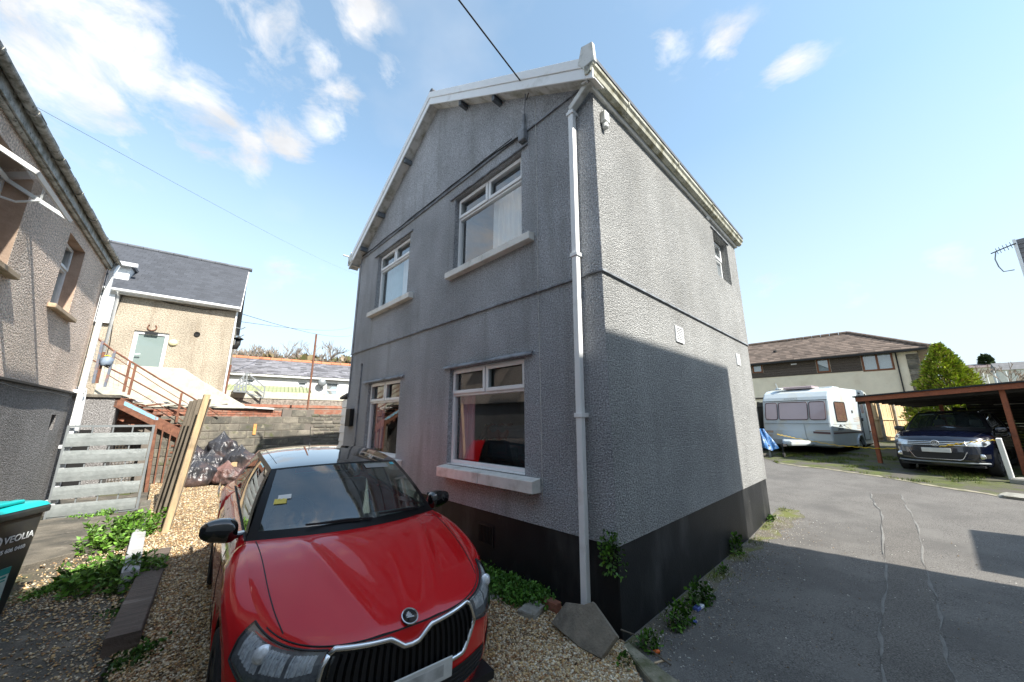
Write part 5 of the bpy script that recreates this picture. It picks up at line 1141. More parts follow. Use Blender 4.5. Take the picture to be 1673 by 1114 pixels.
# nearside (image right): door, window, stripes, logo, wheel
XS = 1.102
def spanel(y0, y1, z0, z1, mt, name='stripe', r=0.0, dx=.004, sk=0.0):
    m = MB(); P = rrect(y0, y1, z0, z1, r) if r else [(y0, z0), (y1, z0+sk), (y1, z1+sk), (y0, z1)]
    m.prism([(XS, y, z) for y, z in P], (dx, 0, 0)); return m.build(name, mt, cv)
w = spanel(.62, 1.72, 1.30, 2.02, 'caravan_window_dark', 'side_window', .08, .018)
P = rrect(.62, 1.72, 1.30, 2.02, .08); m = MB(); m.tube([(XS+.02, y, z) for y, z in P]+[(XS+.02, *P[0])], .014, 5); m.build('seal', 'rubber', w)
d = spanel(3.45, 4.15, .55, 2.36, 'caravan_white', 'door', .06, .012)
P = rrect(3.45, 4.15, .55, 2.36, .06); m = MB(); m.tube([(XS+.012, y, z) for y, z in P]+[(XS+.012, *P[0])], .010, 5); m.build('seal', 'rubber', d)
m = MB(); m.prism([(XS+.013, y, z) for y, z in rrect(3.60, 3.98, 1.62, 2.20, .06)], (.01, 0, 0)); m.build('door_window', 'caravan_window', d)
m = MB(); m.box(XS+.01, XS+.04, 3.50, 3.60, 1.30, 1.42); m.build('door_handle', 'rubber', d)
spanel(.1, 3.4, .845, .90, 'caravan_stripe', dx=.003); spanel(4.2, 5.0, .845, .90, 'caravan_stripe', dx=.003); spanel(.1, 3.4, .93, .945, 'stripe_tan', dx=.003); spanel(.2, 3.3, 1.18, 1.188, 'grey_steel', dx=.003)
for k in range(3):
    spanel(2.55, 3.25, 1.28+k*.06, 1.30+k*.06, 'stripe_tan', dx=.003, sk=.03); spanel(2.75, 3.3, 1.0+k*.06, 1.02+k*.06, 'stripe_tan', dx=.003, sk=.02)
m = MB(); m.prism([(XS, .72, 1.10), (XS, .95, 1.19), (XS, 1.18, 1.10)], (.004, 0, 0)); m.prism([(XS, 1.20, 1.14), (XS, 1.36, 1.17), (XS, 1.58, 1.08), (XS, 1.36, 1.14)], (.004, 0, 0)); m.prism([(XS, 1.60, 1.08), (XS, 1.75, 1.06), (XS, 2.0, .96), (XS, 1.8, 1.03)], (.004, 0, 0)); m.build('mountain_emblem', 'rubber', cv)
text('DAKOTA', .15, 'rubber', cv, (XS+.003, .60, .965), (math.pi/2, 0, math.pi/2), ext=.001)
text('AVONDALE', .085, 'grey_steel', cv, (-.30, .165, 2.13), (math.pi/2-.25, 0, 0), ext=.001)
m = MB(); m.box(XS, XS+.02, 2.45, 2.55, 1.62, 1.72); m.box(XS, XS+.03, 3.7, 3.85, 2.42, 2.48); m.box(XS, XS+.02, 4.5, 4.62, 2.40, 2.46); m.build('fittings', 'rubber', cv)
def wheel(parent, x, y, z, r, w, side, mt='alloy', spokes=5, name='wheel'):
    m = MB(); m.lathe([(r*.62, 0), (r*.66, -.004), (r*.93, -.004), (r, .02), (r, w-.02), (r*.93, w), (r*.62, w)], 36, 'x')
    if side > 0: m.v = [(-v[0], v[1], v[2]) for v in m.v]
    # local x=0 is the outer face, tyre extends inwards
    o = m.build(name, 'tyre', parent, smooth=False, loc=(x, y, z))
    m = MB(); sg = -1 if side > 0 else 1
    m.lathe([(r*.66, 0), (r*.66, .02), (r*.60, .03), (r*.58, .12), (0, .12)], 32, 'x')
    m.v = [(sg*v[0], v[1], v[2]) for v in m.v]; m.build('rim_barrel', 'rubber', o)
    m = MB()
    for k in range(spokes):
        a = 2*math.pi*k/spokes+.3; ca, sa = math.cos(a), math.sin(a)
        for q in (-.16, .16):
            b = a+q; m.beam((sg*.016, r*.14*math.cos(a), r*.14*math.sin(a)), (sg*.010, r*.60*math.cos(b), r*.60*math.sin(b)), r*.10, .022, (sg, 0, 0))
    m.lathe([(r*.66, -.003), (r*.60, -.006), (r*.58, .012), (r*.585, .05)], 32, 'x'); m.lathe([(r*.17, .0), (r*.12, -.006), (0, -.006)], 14, 'x')
    m.v = [((sg*abs(v[0])) if True else v[0], v[1], v[2]) for v in m.v]; m.build('rim', mt, o)
    return o
wheel(cv, XS-.03, 2.92, .32, .32, .19, 1, 'galv', 6); wheel(cv, -XS+.03, 2.92, .32, .32, .19, -1, 'galv', 6)
m = MB(); arc = [(2.92+.44*math.cos(t), .32+.44*math.sin(t)) for t in [math.pi*i/12 for i in range(13)]]; m.tube([(XS+.01, y, z) for y, z in arc], .035, 6); m.build('wheel_arch', 'caravan_white', cv, smooth=True)
m = MB(); m.box(-1.0, 1.0, .5, 4.9, .33, .40); m.build('chassis', 'rubber', cv)
m = MB(); m.prism([(-.55, .1, .42), (.55, .1, .42), (.18, -1.05, .42), (-.10, -1.05, .42)], (0, 0, .20)); m.build('hitch_cover', 'caravan_white', cv, bevel=.06, seg=2)
m = MB(); m.beam((.0, -1.4, .45), (0, -.9, .45), .08, .08); m.tube([(-.12, -1.05, .5), (-.12, -1.05, .02)], .03, 8); m.lathe([(0, 0), (.09, 0), (.09, .05), (0, .05)], 12, 'x', (-.14, -1.05, .09)); m.build('jockey_wheel', 'rubber', cv)
m = MB(); m.box(-.45, .55, .6, 1.3, 2.56, 2.66); m.build('roof_light', 'caravan_window', cv, bevel=.02); m = MB(); m.box(.2, .9, 1.6, 2.3, 2.59, 2.66); m.build('roof_light', 'caravan_white', cv, bevel=.02)
m = MB(); m.lathe([(.16, 0), (.13, .05), (0, .07)], 14, 'z', (-.55, .62, 2.58)); m.tube([(-.6, .6, 2.62), (-.66, .6, 2.84)], .012, 5); m.build('roof_aerial', 'caravan_white', cv)
bt = thing('blue_hitch_sheet', 'crumpled blue and white plastic sheet tied over the caravan hitch', 'tarpaulin', (10.92, 14.24, CVZ), CVr)
m = MB()
def tfn(s, t):
    a = 2*math.pi*s; k = 1-.62*t; w = .36*k*(1+.18*math.sin(a*5+t*3)+.10*math.sin(a*9)); return (-.62+w*math.cos(a)-.10*t, -1.25+w*.8*math.sin(a), .30+.72*t+.06*math.sin(a*3)*(1-t))
m.grid(tfn, 36, 10); m.build('sheet', 'tarp_blue', bt, smooth=False, solid=.01)
for x, y in ((-.8, -1.4), (-.42, -1.4)): m = MB(); m.beam((x, y, 0), (x, y, .45), .05, .05); m.build('leg', 'grey_steel', bt)

# ================================================================ carport
mat('stain_red', (.30, .095, .045), .7, .25, 4, .3, 40, stretch=(6, 6, 6), dirt=((.17,.06,.035)), dscale=5, dthr=.6)
mat('felt', (.035, .035, .038), .9, .2, 8)
mat('dark_boards', (.045, .038, .032), .9, .3, 4, rnd=.3)
TG = (11.205, 9.891, .455); TGr = R_(-60.1)
cp = thing('carport', 'low timber carport with red stained posts and black felt roof', 'carport', (TG[0], TG[1], 0), TGr)
gl0 = .45
def cl(x, y, z):   # world -> carport local
    c, s = math.cos(TGr), math.sin(TGr); dx, dy = x-TG[0], y-TG[1]; return (dx*c+dy*s, -dx*s+dy*c, z)
pL = ong(1438, 757); pL = cl(pL[0], pL[1], 0); r = at_r(1657, 676, 17.1); pR = cl(r[0], r[1], 0)

yF = pL[1]
zL = 2.60; zR = 2.80
m = MB(); m.box(pL[0]-.05, pL[0]+.05, yF, yF+.1, .2, zL-.12); m.build('post', 'stain_red', cp, bevel=.004)
m = MB(); m.box(1.10, 1.20, yF, yF+.1, .2, zR-.16); m.build('post', 'stain_red', cp, bevel=.004)
for x in (pL[0]+.6, 1.6, 4.2): m = MB(); m.box(x-.05, x+.05, yF+5.2, yF+5.3, .2, 2.6); m.build('post', 'stain_red', cp, bevel=.004)
xl, xr = pL[0]-.25, 5.5
def zc(x): return zL+(zR-zL)*(x-pL[0])/(1.6-pL[0])
m = MB(); m.prism([(xl, yF-.12, zc(xl)), (xr, yF-.12, zc(xr)), (xr, yF-.12, zc(xr)-.14), (xl, yF-.12, zc(xl)-.14)], (0, .03, 0)); m.build('fascia', 'stain_red', cp)
m = MB(); m.prism([(xl-.05, yF-.16, zc(xl)+.045), (xr, yF-.16, zc(xr)+.045), (xr, yF-.16, zc(xr)+.003), (xl-.05, yF-.16, zc(xl)+.003)], (0, 5.8, -.1)); m.build('felt_roof', 'felt', cp)
for k in range(9):
    y = yF+.05+k*.66; m = MB(); m.prism([(xl+.05, y, zc(xl)-.02-.012*k), (xr, y, zc(xr)-.02-.012*k), (xr, y, zc(xr)-.14-.012*k), (xl+.05, y, zc(xl)-.14-.012*k)], (0, .045, 0)); m.build('rafter', 'dark_boards', cp)
m = MB(); m.beam((xl, yF+.05, zL-.18), (xr, yF+.05, zc(xr)-.18), .06, .10); m.build('beam', 'dark_boards', cp)
for k in range(22):
    z = .42+k*.095; m = MB(); m.box(pL[0]+1.2, xr, yF+5.32, yF+5.345, z, z+.09); m.build('back_board', 'dark_boards', cp)
m = MB(); m.box(4.9, 4.95, yF-2.0, yF+5.3, .3, 2.6); m.build('side_wall', 'dark_boards', cp)
for k in range(14):
    y = yF+1.6+k*.27; m = MB(); m.box(pL[0]+1.15, pL[0]+1.18, y, y+.25, .4, 2.3)
    if k > 6: m.build('side_board', 'dark_boards', cp)
m = MB(); m.prism([(.3, yF+5.2, 2.38), (2.6, yF+5.2, 2.44), (2.6, yF+5.2, 2.46), (.3, yF+5.2, 2.41)], (0, .05, 0)); m.build('light_strip', 'pale_render', cp)

# rope and white post
mat('rope_yellow', (.70, .45, .02), .6, .2, 20)
wpb = ong(1656, 788); wt = at_r(1631, 716, math.hypot(wpb[0], wpb[1])-.25)
wp = MB(); wp.beam((float(wpb[0]), float(wpb[1]), gz(*wpb[:2])-.1), tuple(wt), .085, .085); tag(wp.build('white_post', 'upvc', None, bevel=.008), 'leaning white post holding the yellow rope in front of the dark car', 'post')
rp = MB(); c1 = Vector(at_r(1440, 733, 16.6)); c2 = Vector(at_r(1300, 716, 16.9)); A = Vector(wt)-Vector((0, 0, .03)); pts_ = []
mid = Vector(at_r(1530, 731, 14.6))
ctl = [A, Vector(at_r(1590, 722, 14.7)), Vector(at_r(1530, 730, 15.0)), c1, Vector(at_r(1370, 728, 16.7)), c2, Vector(at_r(1268, 709, 16.4))]
for i in range(len(ctl)-1):
    for k in range(24):
        t = k/24; p = ctl[i].lerp(ctl[i+1], t); a = (i*24+k)*1.3; p = p+Vector((0, .011*math.cos(a), .011*math.sin(a))); pts_.append(p)
rp.tube(pts_, .011, 5); tag(rp.build('yellow_rope', 'rope_yellow'), 'twisted yellow rope strung from white post to caravan hitch', 'rope')
kb = thing('kerb_block', 'grey concrete block at the foot of the white post', 'block', (float(ong(1668, 790)[0])+.15, float(ong(1668, 790)[1])-.05, .35), .3)
m = MB(); m.box(-.3, .5, -.2, .2, -.05, .18); m.build('block', 'stone_pale', kb, bevel=.03)
sp_ = ong(1664, 813); lump('flat_slab', 'pale flat stone slab set in the verge at the lane edge', 'stone', (float(sp_[0])+.1, float(sp_[1]), gz(*sp_[:2])-.02), .75, .55, .07, 'stone_pale', 9, .5)

# ================================================================ beige house
mat('beige_render', (.86, .77, .60), .85, .07, 3, .15, 60, dirt=((.68,.58,.43)), dscale=1.5, dthr=.62)
mat('brown_tile', (.155, .115, .090), .8, .25, 5, .2, 30, rnd=.12)
mat('brown_board', (.095, .075, .060), .75, .2, 5, stretch=(1, 1, 8), rnd=.15)
mat('brown_frame', (.20, .075, .03), .5, .15)
mat('blind', (.42, .50, .50), .6, .2, 8, stretch=(30, 1, 1))
mat('tile_piece', (.2, .2, .2), .8, .2, 3, attr='Col')
EF = Frame((22.02, 19.4), 136)
bh = thing('beige_house', 'long beige rendered house with brown tiled hip roof and brown cladding', 'house', (22.02, 19.4, 0), EF.rz)
def el(x, y, off=0): return EF.loc(x, y, off)
WB_ = [el(1405, 580)+el(1463, 603), el(1332, 588)+el(1358, 607), el(1228, 595)+el(1247, 608)]
print('beige', WB_, el(1480, 572), el(1226, 592))
hb = [(w[0], w[2], w[3]-.02, w[1]+.05) for w in WB_]
x0 = -15; ZB = 5.62; XC = .15
m = MB(); holes_wall(m, 'y', 0, .3, x0, XC, 0, ZB, hb); m.build('front_wall', 'beige_render', bh)
m = MB(); m.box(XC-.3, XC, .3, 7, 0, ZB); m.build('end_wall', 'beige_render', bh)
for w_ in hb:
    window(bh, TB, w_[0], w_[1], w_[2], w_[3], rec=-.02, fw=.09, trans=0, fm='brown_frame', glass='pane_pale', sash=False)
    m = MB(); m.add([(w_[0], .15, w_[2]), (w_[1], .15, w_[2]), (w_[1], .15, w_[3]), (w_[0], .15, w_[3])], [(0, 1, 2, 3)]); m.build('blind', 'blind', bh)
m = MB(); a, b = hb[0][0], hb[0][1]; m.box((a+b)/2-.05, (a+b)/2+.05, -.03, .05, hb[0][2]+.09, hb[0][3]-.09); m.build('mullion', 'brown_frame', bh)
zcl = el(1300, 612)[1]
for (a, b) in ((x0, hb[2][0]-.02), (hb[2][1]+.02, hb[1][0]-.02), (hb[1][1]+.02, hb[0][0]-.02)):
    k = 0; z = zcl
    while z < ZB-.05:
        m = MB(); m.prism([(a, -.03, z), (a, -.045, z+.01), (a, -.02, z+.145), (a, -.001, z+.145), (a, -.001, z)], (b-a, 0, 0)); m.build('cladding_board', 'brown_board', bh); z += .15
m = MB(); m.box(x0, hb[0][0]-.02, -.03, -.001, zcl-.05, zcl-.003); m.build('trim', 'brown_board', bh)
for w_ in hb[1:]:
    if w_[2] > zcl: 
        m = MB(); m.box(w_[0]-.02, w_[1]+.02, -.03, -.001, zcl, w_[2]-.01); m.build('panel', 'brown_board', bh)
m = MB(); m.box(XC-.85, XC-.79, -.10, -.02, .4, ZB); m.build('downpipe', 'rubber', bh)
qz = .3
while qz < ZB-.2:
    m = MB(); m.box(XC-.45, XC+.02, -.04, .3, qz, qz+.27); m.build('quoin_block', 'block_grey', bh, bevel=.01); qz += .285
OV = .45; zr0 = ZB+.02
rz_ = el(1385, 545, -3.6); print('ridge', rz_)
xR = rz_[0]; zR_ = 7.45; zR_ = rz_[1]
ya, yb = -OV, 7.2+OV; yr = 3.6
m = MB(); m.prism([(x0, -OV, zr0), (XC+OV, -OV, zr0), (XC+OV, -OV, zr0-.10), (x0, -OV, zr0-.10)], (0, .03, 0)); m.box(XC+OV-.03, XC+OV, -OV+.03, 7.4, zr0-.10, zr0); m.build('gutter', 'rubber', bh)
m = MB(); m.box(x0, XC+OV-.03, -OV+.03, -.002, zr0-.09, zr0-.075); m.box(XC+.002, XC+OV-.03, 0, 7.2, zr0-.09, zr0-.075); m.build('soffit', 'brown_board', bh)
m = MB(); m.add([(x0, -OV, zr0), (XC+OV, -OV, zr0), (xR, yr, zR_), (x0, yr, zR_)], [(0, 1, 2, 3)]); m.add([(XC+OV, -OV, zr0), (XC+OV, 7.6, zr0), (xR, yr, zR_)], [(0, 1, 2)]); m.add([(x0, 7.6, zr0), (XC+OV, 7.6, zr0), (xR, yr, zR_), (x0, yr, zR_)], [(0, 1, 2, 3)]); m.build('roof', 'brown_tile', bh)
V = []; Fs = []; nr = 13
for j in range(nr):
    f0, f1 = j/nr, (j+1.06)/nr; y0, y1 = -OV+(yr+OV)*f0, -OV+(yr+OV)*f1; z0, z1 = zr0+(zR_-zr0)*f0, zr0+(zR_-zr0)*f1
    xe = XC+OV+(xR-XC-OV)*f0; x = xe
    x -= (.17 if j % 2 else 0)
    while x > x0:
        o = len(V); lf = .045+.02*rs2.rand(); V += [(x-.335, y0, z0+lf), (x, y0, z0+lf), (x-.0, y1, z1+.012), (x-.335, y1, z1+.012), (x-.335, y0, z0), (x, y0, z0)]; Fs += [(o, o+1, o+2, o+3), (o+4, o+5, o+1, o)]; x -= .34
    # hip end rows
    xh = XC+OV+(xR-XC-OV)*f0; xh1 = XC+OV+(xR-XC-OV)*min(1, f1); y = -OV+(yr+OV)*f0; ye = 7.6+(yr-7.6)*f0
    while y < ye-.3:
        o = len(V); lf = .045+.02*rs2.rand(); V += [(xh, y, z0+lf), (xh, y+.335, z0+lf), (xh1, y+.335, z1+.012), (xh1, y, z1+.012), (xh, y, z0), (xh, y+.335, z0)]; Fs += [(o, o+1, o+2, o+3), (o+4, o+5, o+1, o)]; y += .34
cc = np.repeat(np.concatenate([np.array([(.165,.125,.100)])*(.7+.6*rs2.rand(len(V)//6, 1)), np.ones((len(V)//6, 1))], 1), 6, 0)
fast_mesh('roof_tiles', V, Fs, 'tile_piece', bh, cols=cc, kind='stuff')
def ridge_run(a, b, n):
    a, b = Vector(a), Vector(b); m = MB(); m.tube([(0, 0, 0), ((b-a).length/n*.94, 0, 0)], .11, 7); q = m.build('hip_tile', 'brown_tile', bh); ro = (b-a).to_track_quat('X', 'Z').to_euler()
    for i in range(n):
        o = q if i == 0 else dup(q, bh); o.location = a.lerp(b, i/n)+Vector((0, 0, .04)); o.rotation_euler = ro
ridge_run((XC+OV, -OV, zr0+.03), (xR, yr, zR_+.03), 15); ridge_run((xR, yr, zR_+.03), (x0, yr, zR_+.03), 26)
m = MB(); vx, vz = el(1268, 585, -1.3); m.tube([(vx, 1.3, vz-.3), (vx, 1.3, vz+.42)], .07, 8); m.lathe([(.11, 0), (.11, .1), (0, .13)], 10, 'z', (vx, 1.3, vz+.42)); m.box(vx-.3, vx+.3, .95, 1.6, vz-.28, vz-.20); m.build('vent_pipe', 'rubber', bh)
m = MB(); q = el(1297, 595); m.box(q[0]-.15, q[0]+.15, -.06, -.03, q[1]-.04, q[1]+.04); m.build('air_vent', 'upvc', bh)
m = MB(); q0, q1 = el(1232, 650), el(1300, 640); m.box(x0, q0[0]+1.0, -.04, -.002, q0[1]-.1, q0[1]); m.build('dark_band', 'brown_board', bh)
# fences
def fence(name, label, F, xa, xb, z0, z1, mt, post='stone_pale', pitch=.12, step=1.8, gap=.012, rails=True):
    t = thing(name, label, 'fence', (F.P[0], F.P[1], 0), F.rz)
    b = MB(); b.box(0, pitch-gap, 0, .018, z0, z1); o = b.build('board', mt, t); o.location = (xa, 0, 0); n = int((xb-xa)/pitch)
    for i in range(1, n): dup(o, t, (xa+i*pitch, random.uniform(-.006, .006), random.uniform(-.01, .01)))
    if rails:
        for z in (z0+.25, (z0+z1)/2, z1-.2): m = MB(); m.box(xa, xb, -.045, -.004, z, z+.07); m.build('rail', mt, t)
    x = xa
    while x <= xb+.01: m = MB(); m.box(x-.05, x+.05, -.14, -.05, z0-.3, z1+.03); m.build('post', post, t); x += step
    return t
YF = Frame(at_r(1440, 695, 25.0)[:2], 62)
zt_ = YF.loc(1440, 655)[1]
fence('yellow_fence', 'sunlit yellow close-board timber fence with concrete posts behind the carport', YF, -2.0, 5.0, .8, zt_+.15, 'softwood_pale')
YG = Frame(at_r(1242, 690, 19.0)[:2], 60)
fence('brown_fence', 'olive brown timber fence between the grey house corner and the caravan', YG, -2.2, 2.6, .5, YG.loc(1242, 657)[1], 'softwood_old', pitch=.14)

# ================================================================ far hillside houses
mat('far_roof', (.16, .13, .125), .9, .2, 1); mat('far_roof_grey', (.17, .17, .175), .9, .2, 1); mat('far_wall', (.62, .60, .50), .9, .1, 1); mat('far_wall_grey', (.58, .60, .58), .9, .1, 1)
mat('hill_scrub', (.25, .20, .10), .95, .5, .35, dirt=((.16,.17,.06)), dscale=.25, dthr=.5)
def hquad(s, t): 
    r = 110+130*t; p = at_r(1560+180*s, 640, r); return (p[0], p[1])
sheet('hillside', hquad, 24, 20, 'hill_scrub', .05)
def far_house(x0, x1, yt, ye, yb, r, rm, wm, label, wins):
    A, B = at_r(x0, ye, r), at_r(x1, ye+(0), r+2); az = math.degrees(math.atan2(B[0]-A[0], B[1]-A[1])); F = Frame(A[:2], az)
    t = thing('terrace_house', label, 'house', (A[0], A[1], 0), F.rz, 'houses on the far hillside')
    L = float(np.hypot(*(B-A)[:2])); ze = F.loc((x0+x1)/2, ye)[1]; zb = F.loc((x0+x1)/2, yb)[1]-3; zr = F.loc((x0+x1)/2, yt, -3)[1]; zb -= 4
    m = MB(); m.box(0, L, 0, 6, zb, ze); m.build('wall', wm, t)
    m = MB(); m.prism([(-.3, -.4, ze), (-.3, 6.4, ze), (-.3, 3, zr)], (L+.6, 0, 0)); m.build('roof', rm, t)
    for (a, b, c, d) in wins:
        p, q = F.loc(a, b), F.loc(c, d); m = MB(); m.box(p[0], q[0], -.05, -.01, q[1], p[1]); m.build('window', 'dark_gap', t)
far_house(1582, 1640, 594, 600, 608, 230, 'far_roof', 'far_wall', 'far cream house with a brown roof on the hillside above the conifer', [(1617, 601, 1623, 604)])
far_house(1629, 1700, 591, 603, 609, 205, 'far_roof_grey', 'far_wall_grey', 'far pale house with a grey roof on the hillside at the right edge', [(1656, 604, 1661, 608)])
for k, (x, y0, y1, r) in enumerate(((1612, 611, 622, 140), (1624, 606, 621, 140), (1643, 606, 618, 140), (1605, 606, 621, 140))):
    a, b = at_r(x, y0, r), at_r(x+4, y1, r); m = MB(); m.tube([tuple(a), (float(a[0]), float(a[1]), float(b[2])-1)], .09, 6); tag(m.build('white_pole', 'upvc'), ['short slim white pole close behind the yellow-green conifer', 'leftmost tall white pole on the far scrubby hillside', 'second tall white pole on the far scrubby hillside, below the grey roof', 'slim white pole touching the conifer edge on the hillside'][k], 'pole', 'white poles on the hillside')

# ================================================================ house edge with aerial at the far right
RF = Frame(at_r(1657, 460, 22)[:2], 148)
rh = thing('slated_house', 'edge of a slate-hung roof with white verge at the right of the picture', 'house', (RF.P[0], RF.P[1], 0), RF.rz)
za, zb = RF.loc(1658, 392)[1], RF.loc(1660, 460)[1]; xs = RF.loc(1658, 392)[0]
nrow = 9
for j in range(nrow):
    z0 = zb+(za-zb)*j/nrow; z1 = zb+(za-zb)*(j+1)/nrow+.03
    for i in range(5):
        m = MB(); x = xs+.02+i*.30-(.0 if j % 2 else .0); m.prism([(x, -.03+.10*j/nrow, z0), (x, .0+.10*(j+1)/nrow, z1), (x, .012+.10*(j+1)/nrow, z1), (x, .0+.10*j/nrow, z0)], (.29, 0, 0)); m.build('slate', 'slate_old', rh)
m = MB(); m.box(xs-.06, xs+.015, -.02, .14, zb-.03, za+.03); m.build('verge', 'upvc', rh)
m = MB(); m.box(xs+.6, xs+3, .25, 1.0, zb-.1, za+.05); m.box(xs+.9, xs+3, .25, 1.0, .0, zb-.1); m.build('wall', 'white_render', rh)
m = MB(); m.tube([(xs-.0, -.06, zb-.02), (xs+1.5, -.06, zb-.02)], .045, 8); m.build('gutter', 'rubber', rh)
m = MB(); m.box(xs+.45, xs+1.3, .3, .8, za+.05, za+1.5); m.build('chimney', 'brick_red', rh)
ar = thing('tv_aerial', 'thin television aerial with curved bracket sticking out from the slated verge', 'aerial', (RF.P[0], RF.P[1], 0), RF.rz)
def rp_(x, y): q = RF.loc(x, y); return (q[0], -.05, q[1])
m = MB(); m.tube([rp_(1619, 415), rp_(1640, 406), rp_(1660, 398)], .02, 5); m.build('boom', 'rubber', ar)
for k, (x, y) in enumerate(((1629, 411), (1634, 409), (1640, 406), (1646, 404), (1652, 401))):
    m = MB(); q = rp_(x, y); m.tube([(q[0]-.01, q[1]-.10, q[2]+.09), (q[0]+.01, q[1]+.10, q[2]-.09)], .010, 4); m.build('element', 'rubber', ar)
m = MB(); m.tube([rp_(1627, 412), rp_(1626, 424), rp_(1632, 436), rp_(1640, 444), rp_(1658, 441)], .018, 5); m.build('bracket', 'grey_steel', ar)

# ================================================================ buildings behind the viewpoint that throw the big shadows
nb = thing('rendered_building', 'tall rendered building behind the viewpoint shading the lane', 'building', (HF.P[0], HF.P[1], 0), HF.rz)
D = 6.2; tE = math.tan(R_(SUN_EL)); sx = math.cos(R_(SUN_AZ-45.95))
m = MB(); m.box(-.4, 3.95+D*sx, -D-6, -D, 0, 2.78+D*tE); m.build('wall', 'white_render', nb)
m = MB(); m.box(-16, -.4-.002, -D-6, -D, 0, (D+5.1)*tE); m.build('tall_wall', 'white_render', nb)
ng = thing('rendered_garage', 'low rendered garage behind the viewpoint at the lane side', 'garage', (HF.P[0], HF.P[1], 0), HF.rz)
m = MB(); m.box(4.30+D*sx, 6.30+D*sx, -D-4, -D, 0, (D-2.35)*tE+.06); m.build('wall', 'white_render', ng)
# ================================================================ cars
mat('car_red', (.62, .005, .009), .25, 0, spec=.3, coat=.85)
mat('car_navy', (.0015, .003, .012), .2, 0, spec=.6, coat=1.0)
mat('gloss_black', (.006, .006, .007), .06, 0, spec=.7, coat=1.0)
mat('pillar_black', (.008, .008, .009), .38, 0, spec=.25)
mat('matt_black', (.018, .018, .019), .6, 0)
mat('dark_trim', (.03, .03, .032), .5, .1)
mat('chrome', (.80, .81, .82), .2, 0, metal=1.0)
mat('lamp_inner', (.72, .74, .77), .22, .35, 55, metal=.35)
mat('lamp_dark', (.14, .145, .155), .3, .5, 45)
mat('lamp_red', (.55, .01, .01), .15, 0, coat=1)
mat('interior', (.13, .135, .14), .7, .15, 6)
mat('interior_pale', (.30, .30, .29), .8, .1, 6)
mat('plate', (.62, .62, .60), .5, .12, 14)
mat('sticker_yellow', (.75, .60, .12), .6, .2, 40); mat('sticker_blue', (.10, .50, .62), .6, 0); mat('sticker_white', (.75, .75, .72), .6, 0)
glassmat('windscreen', (.66, .76, .74), .12, opac=.10, ocol=(.10, .13, .13)); glassmat('lamp_glass', (.9, .93, .95), .06); glassmat('privacy', (.22, .25, .25), .08)

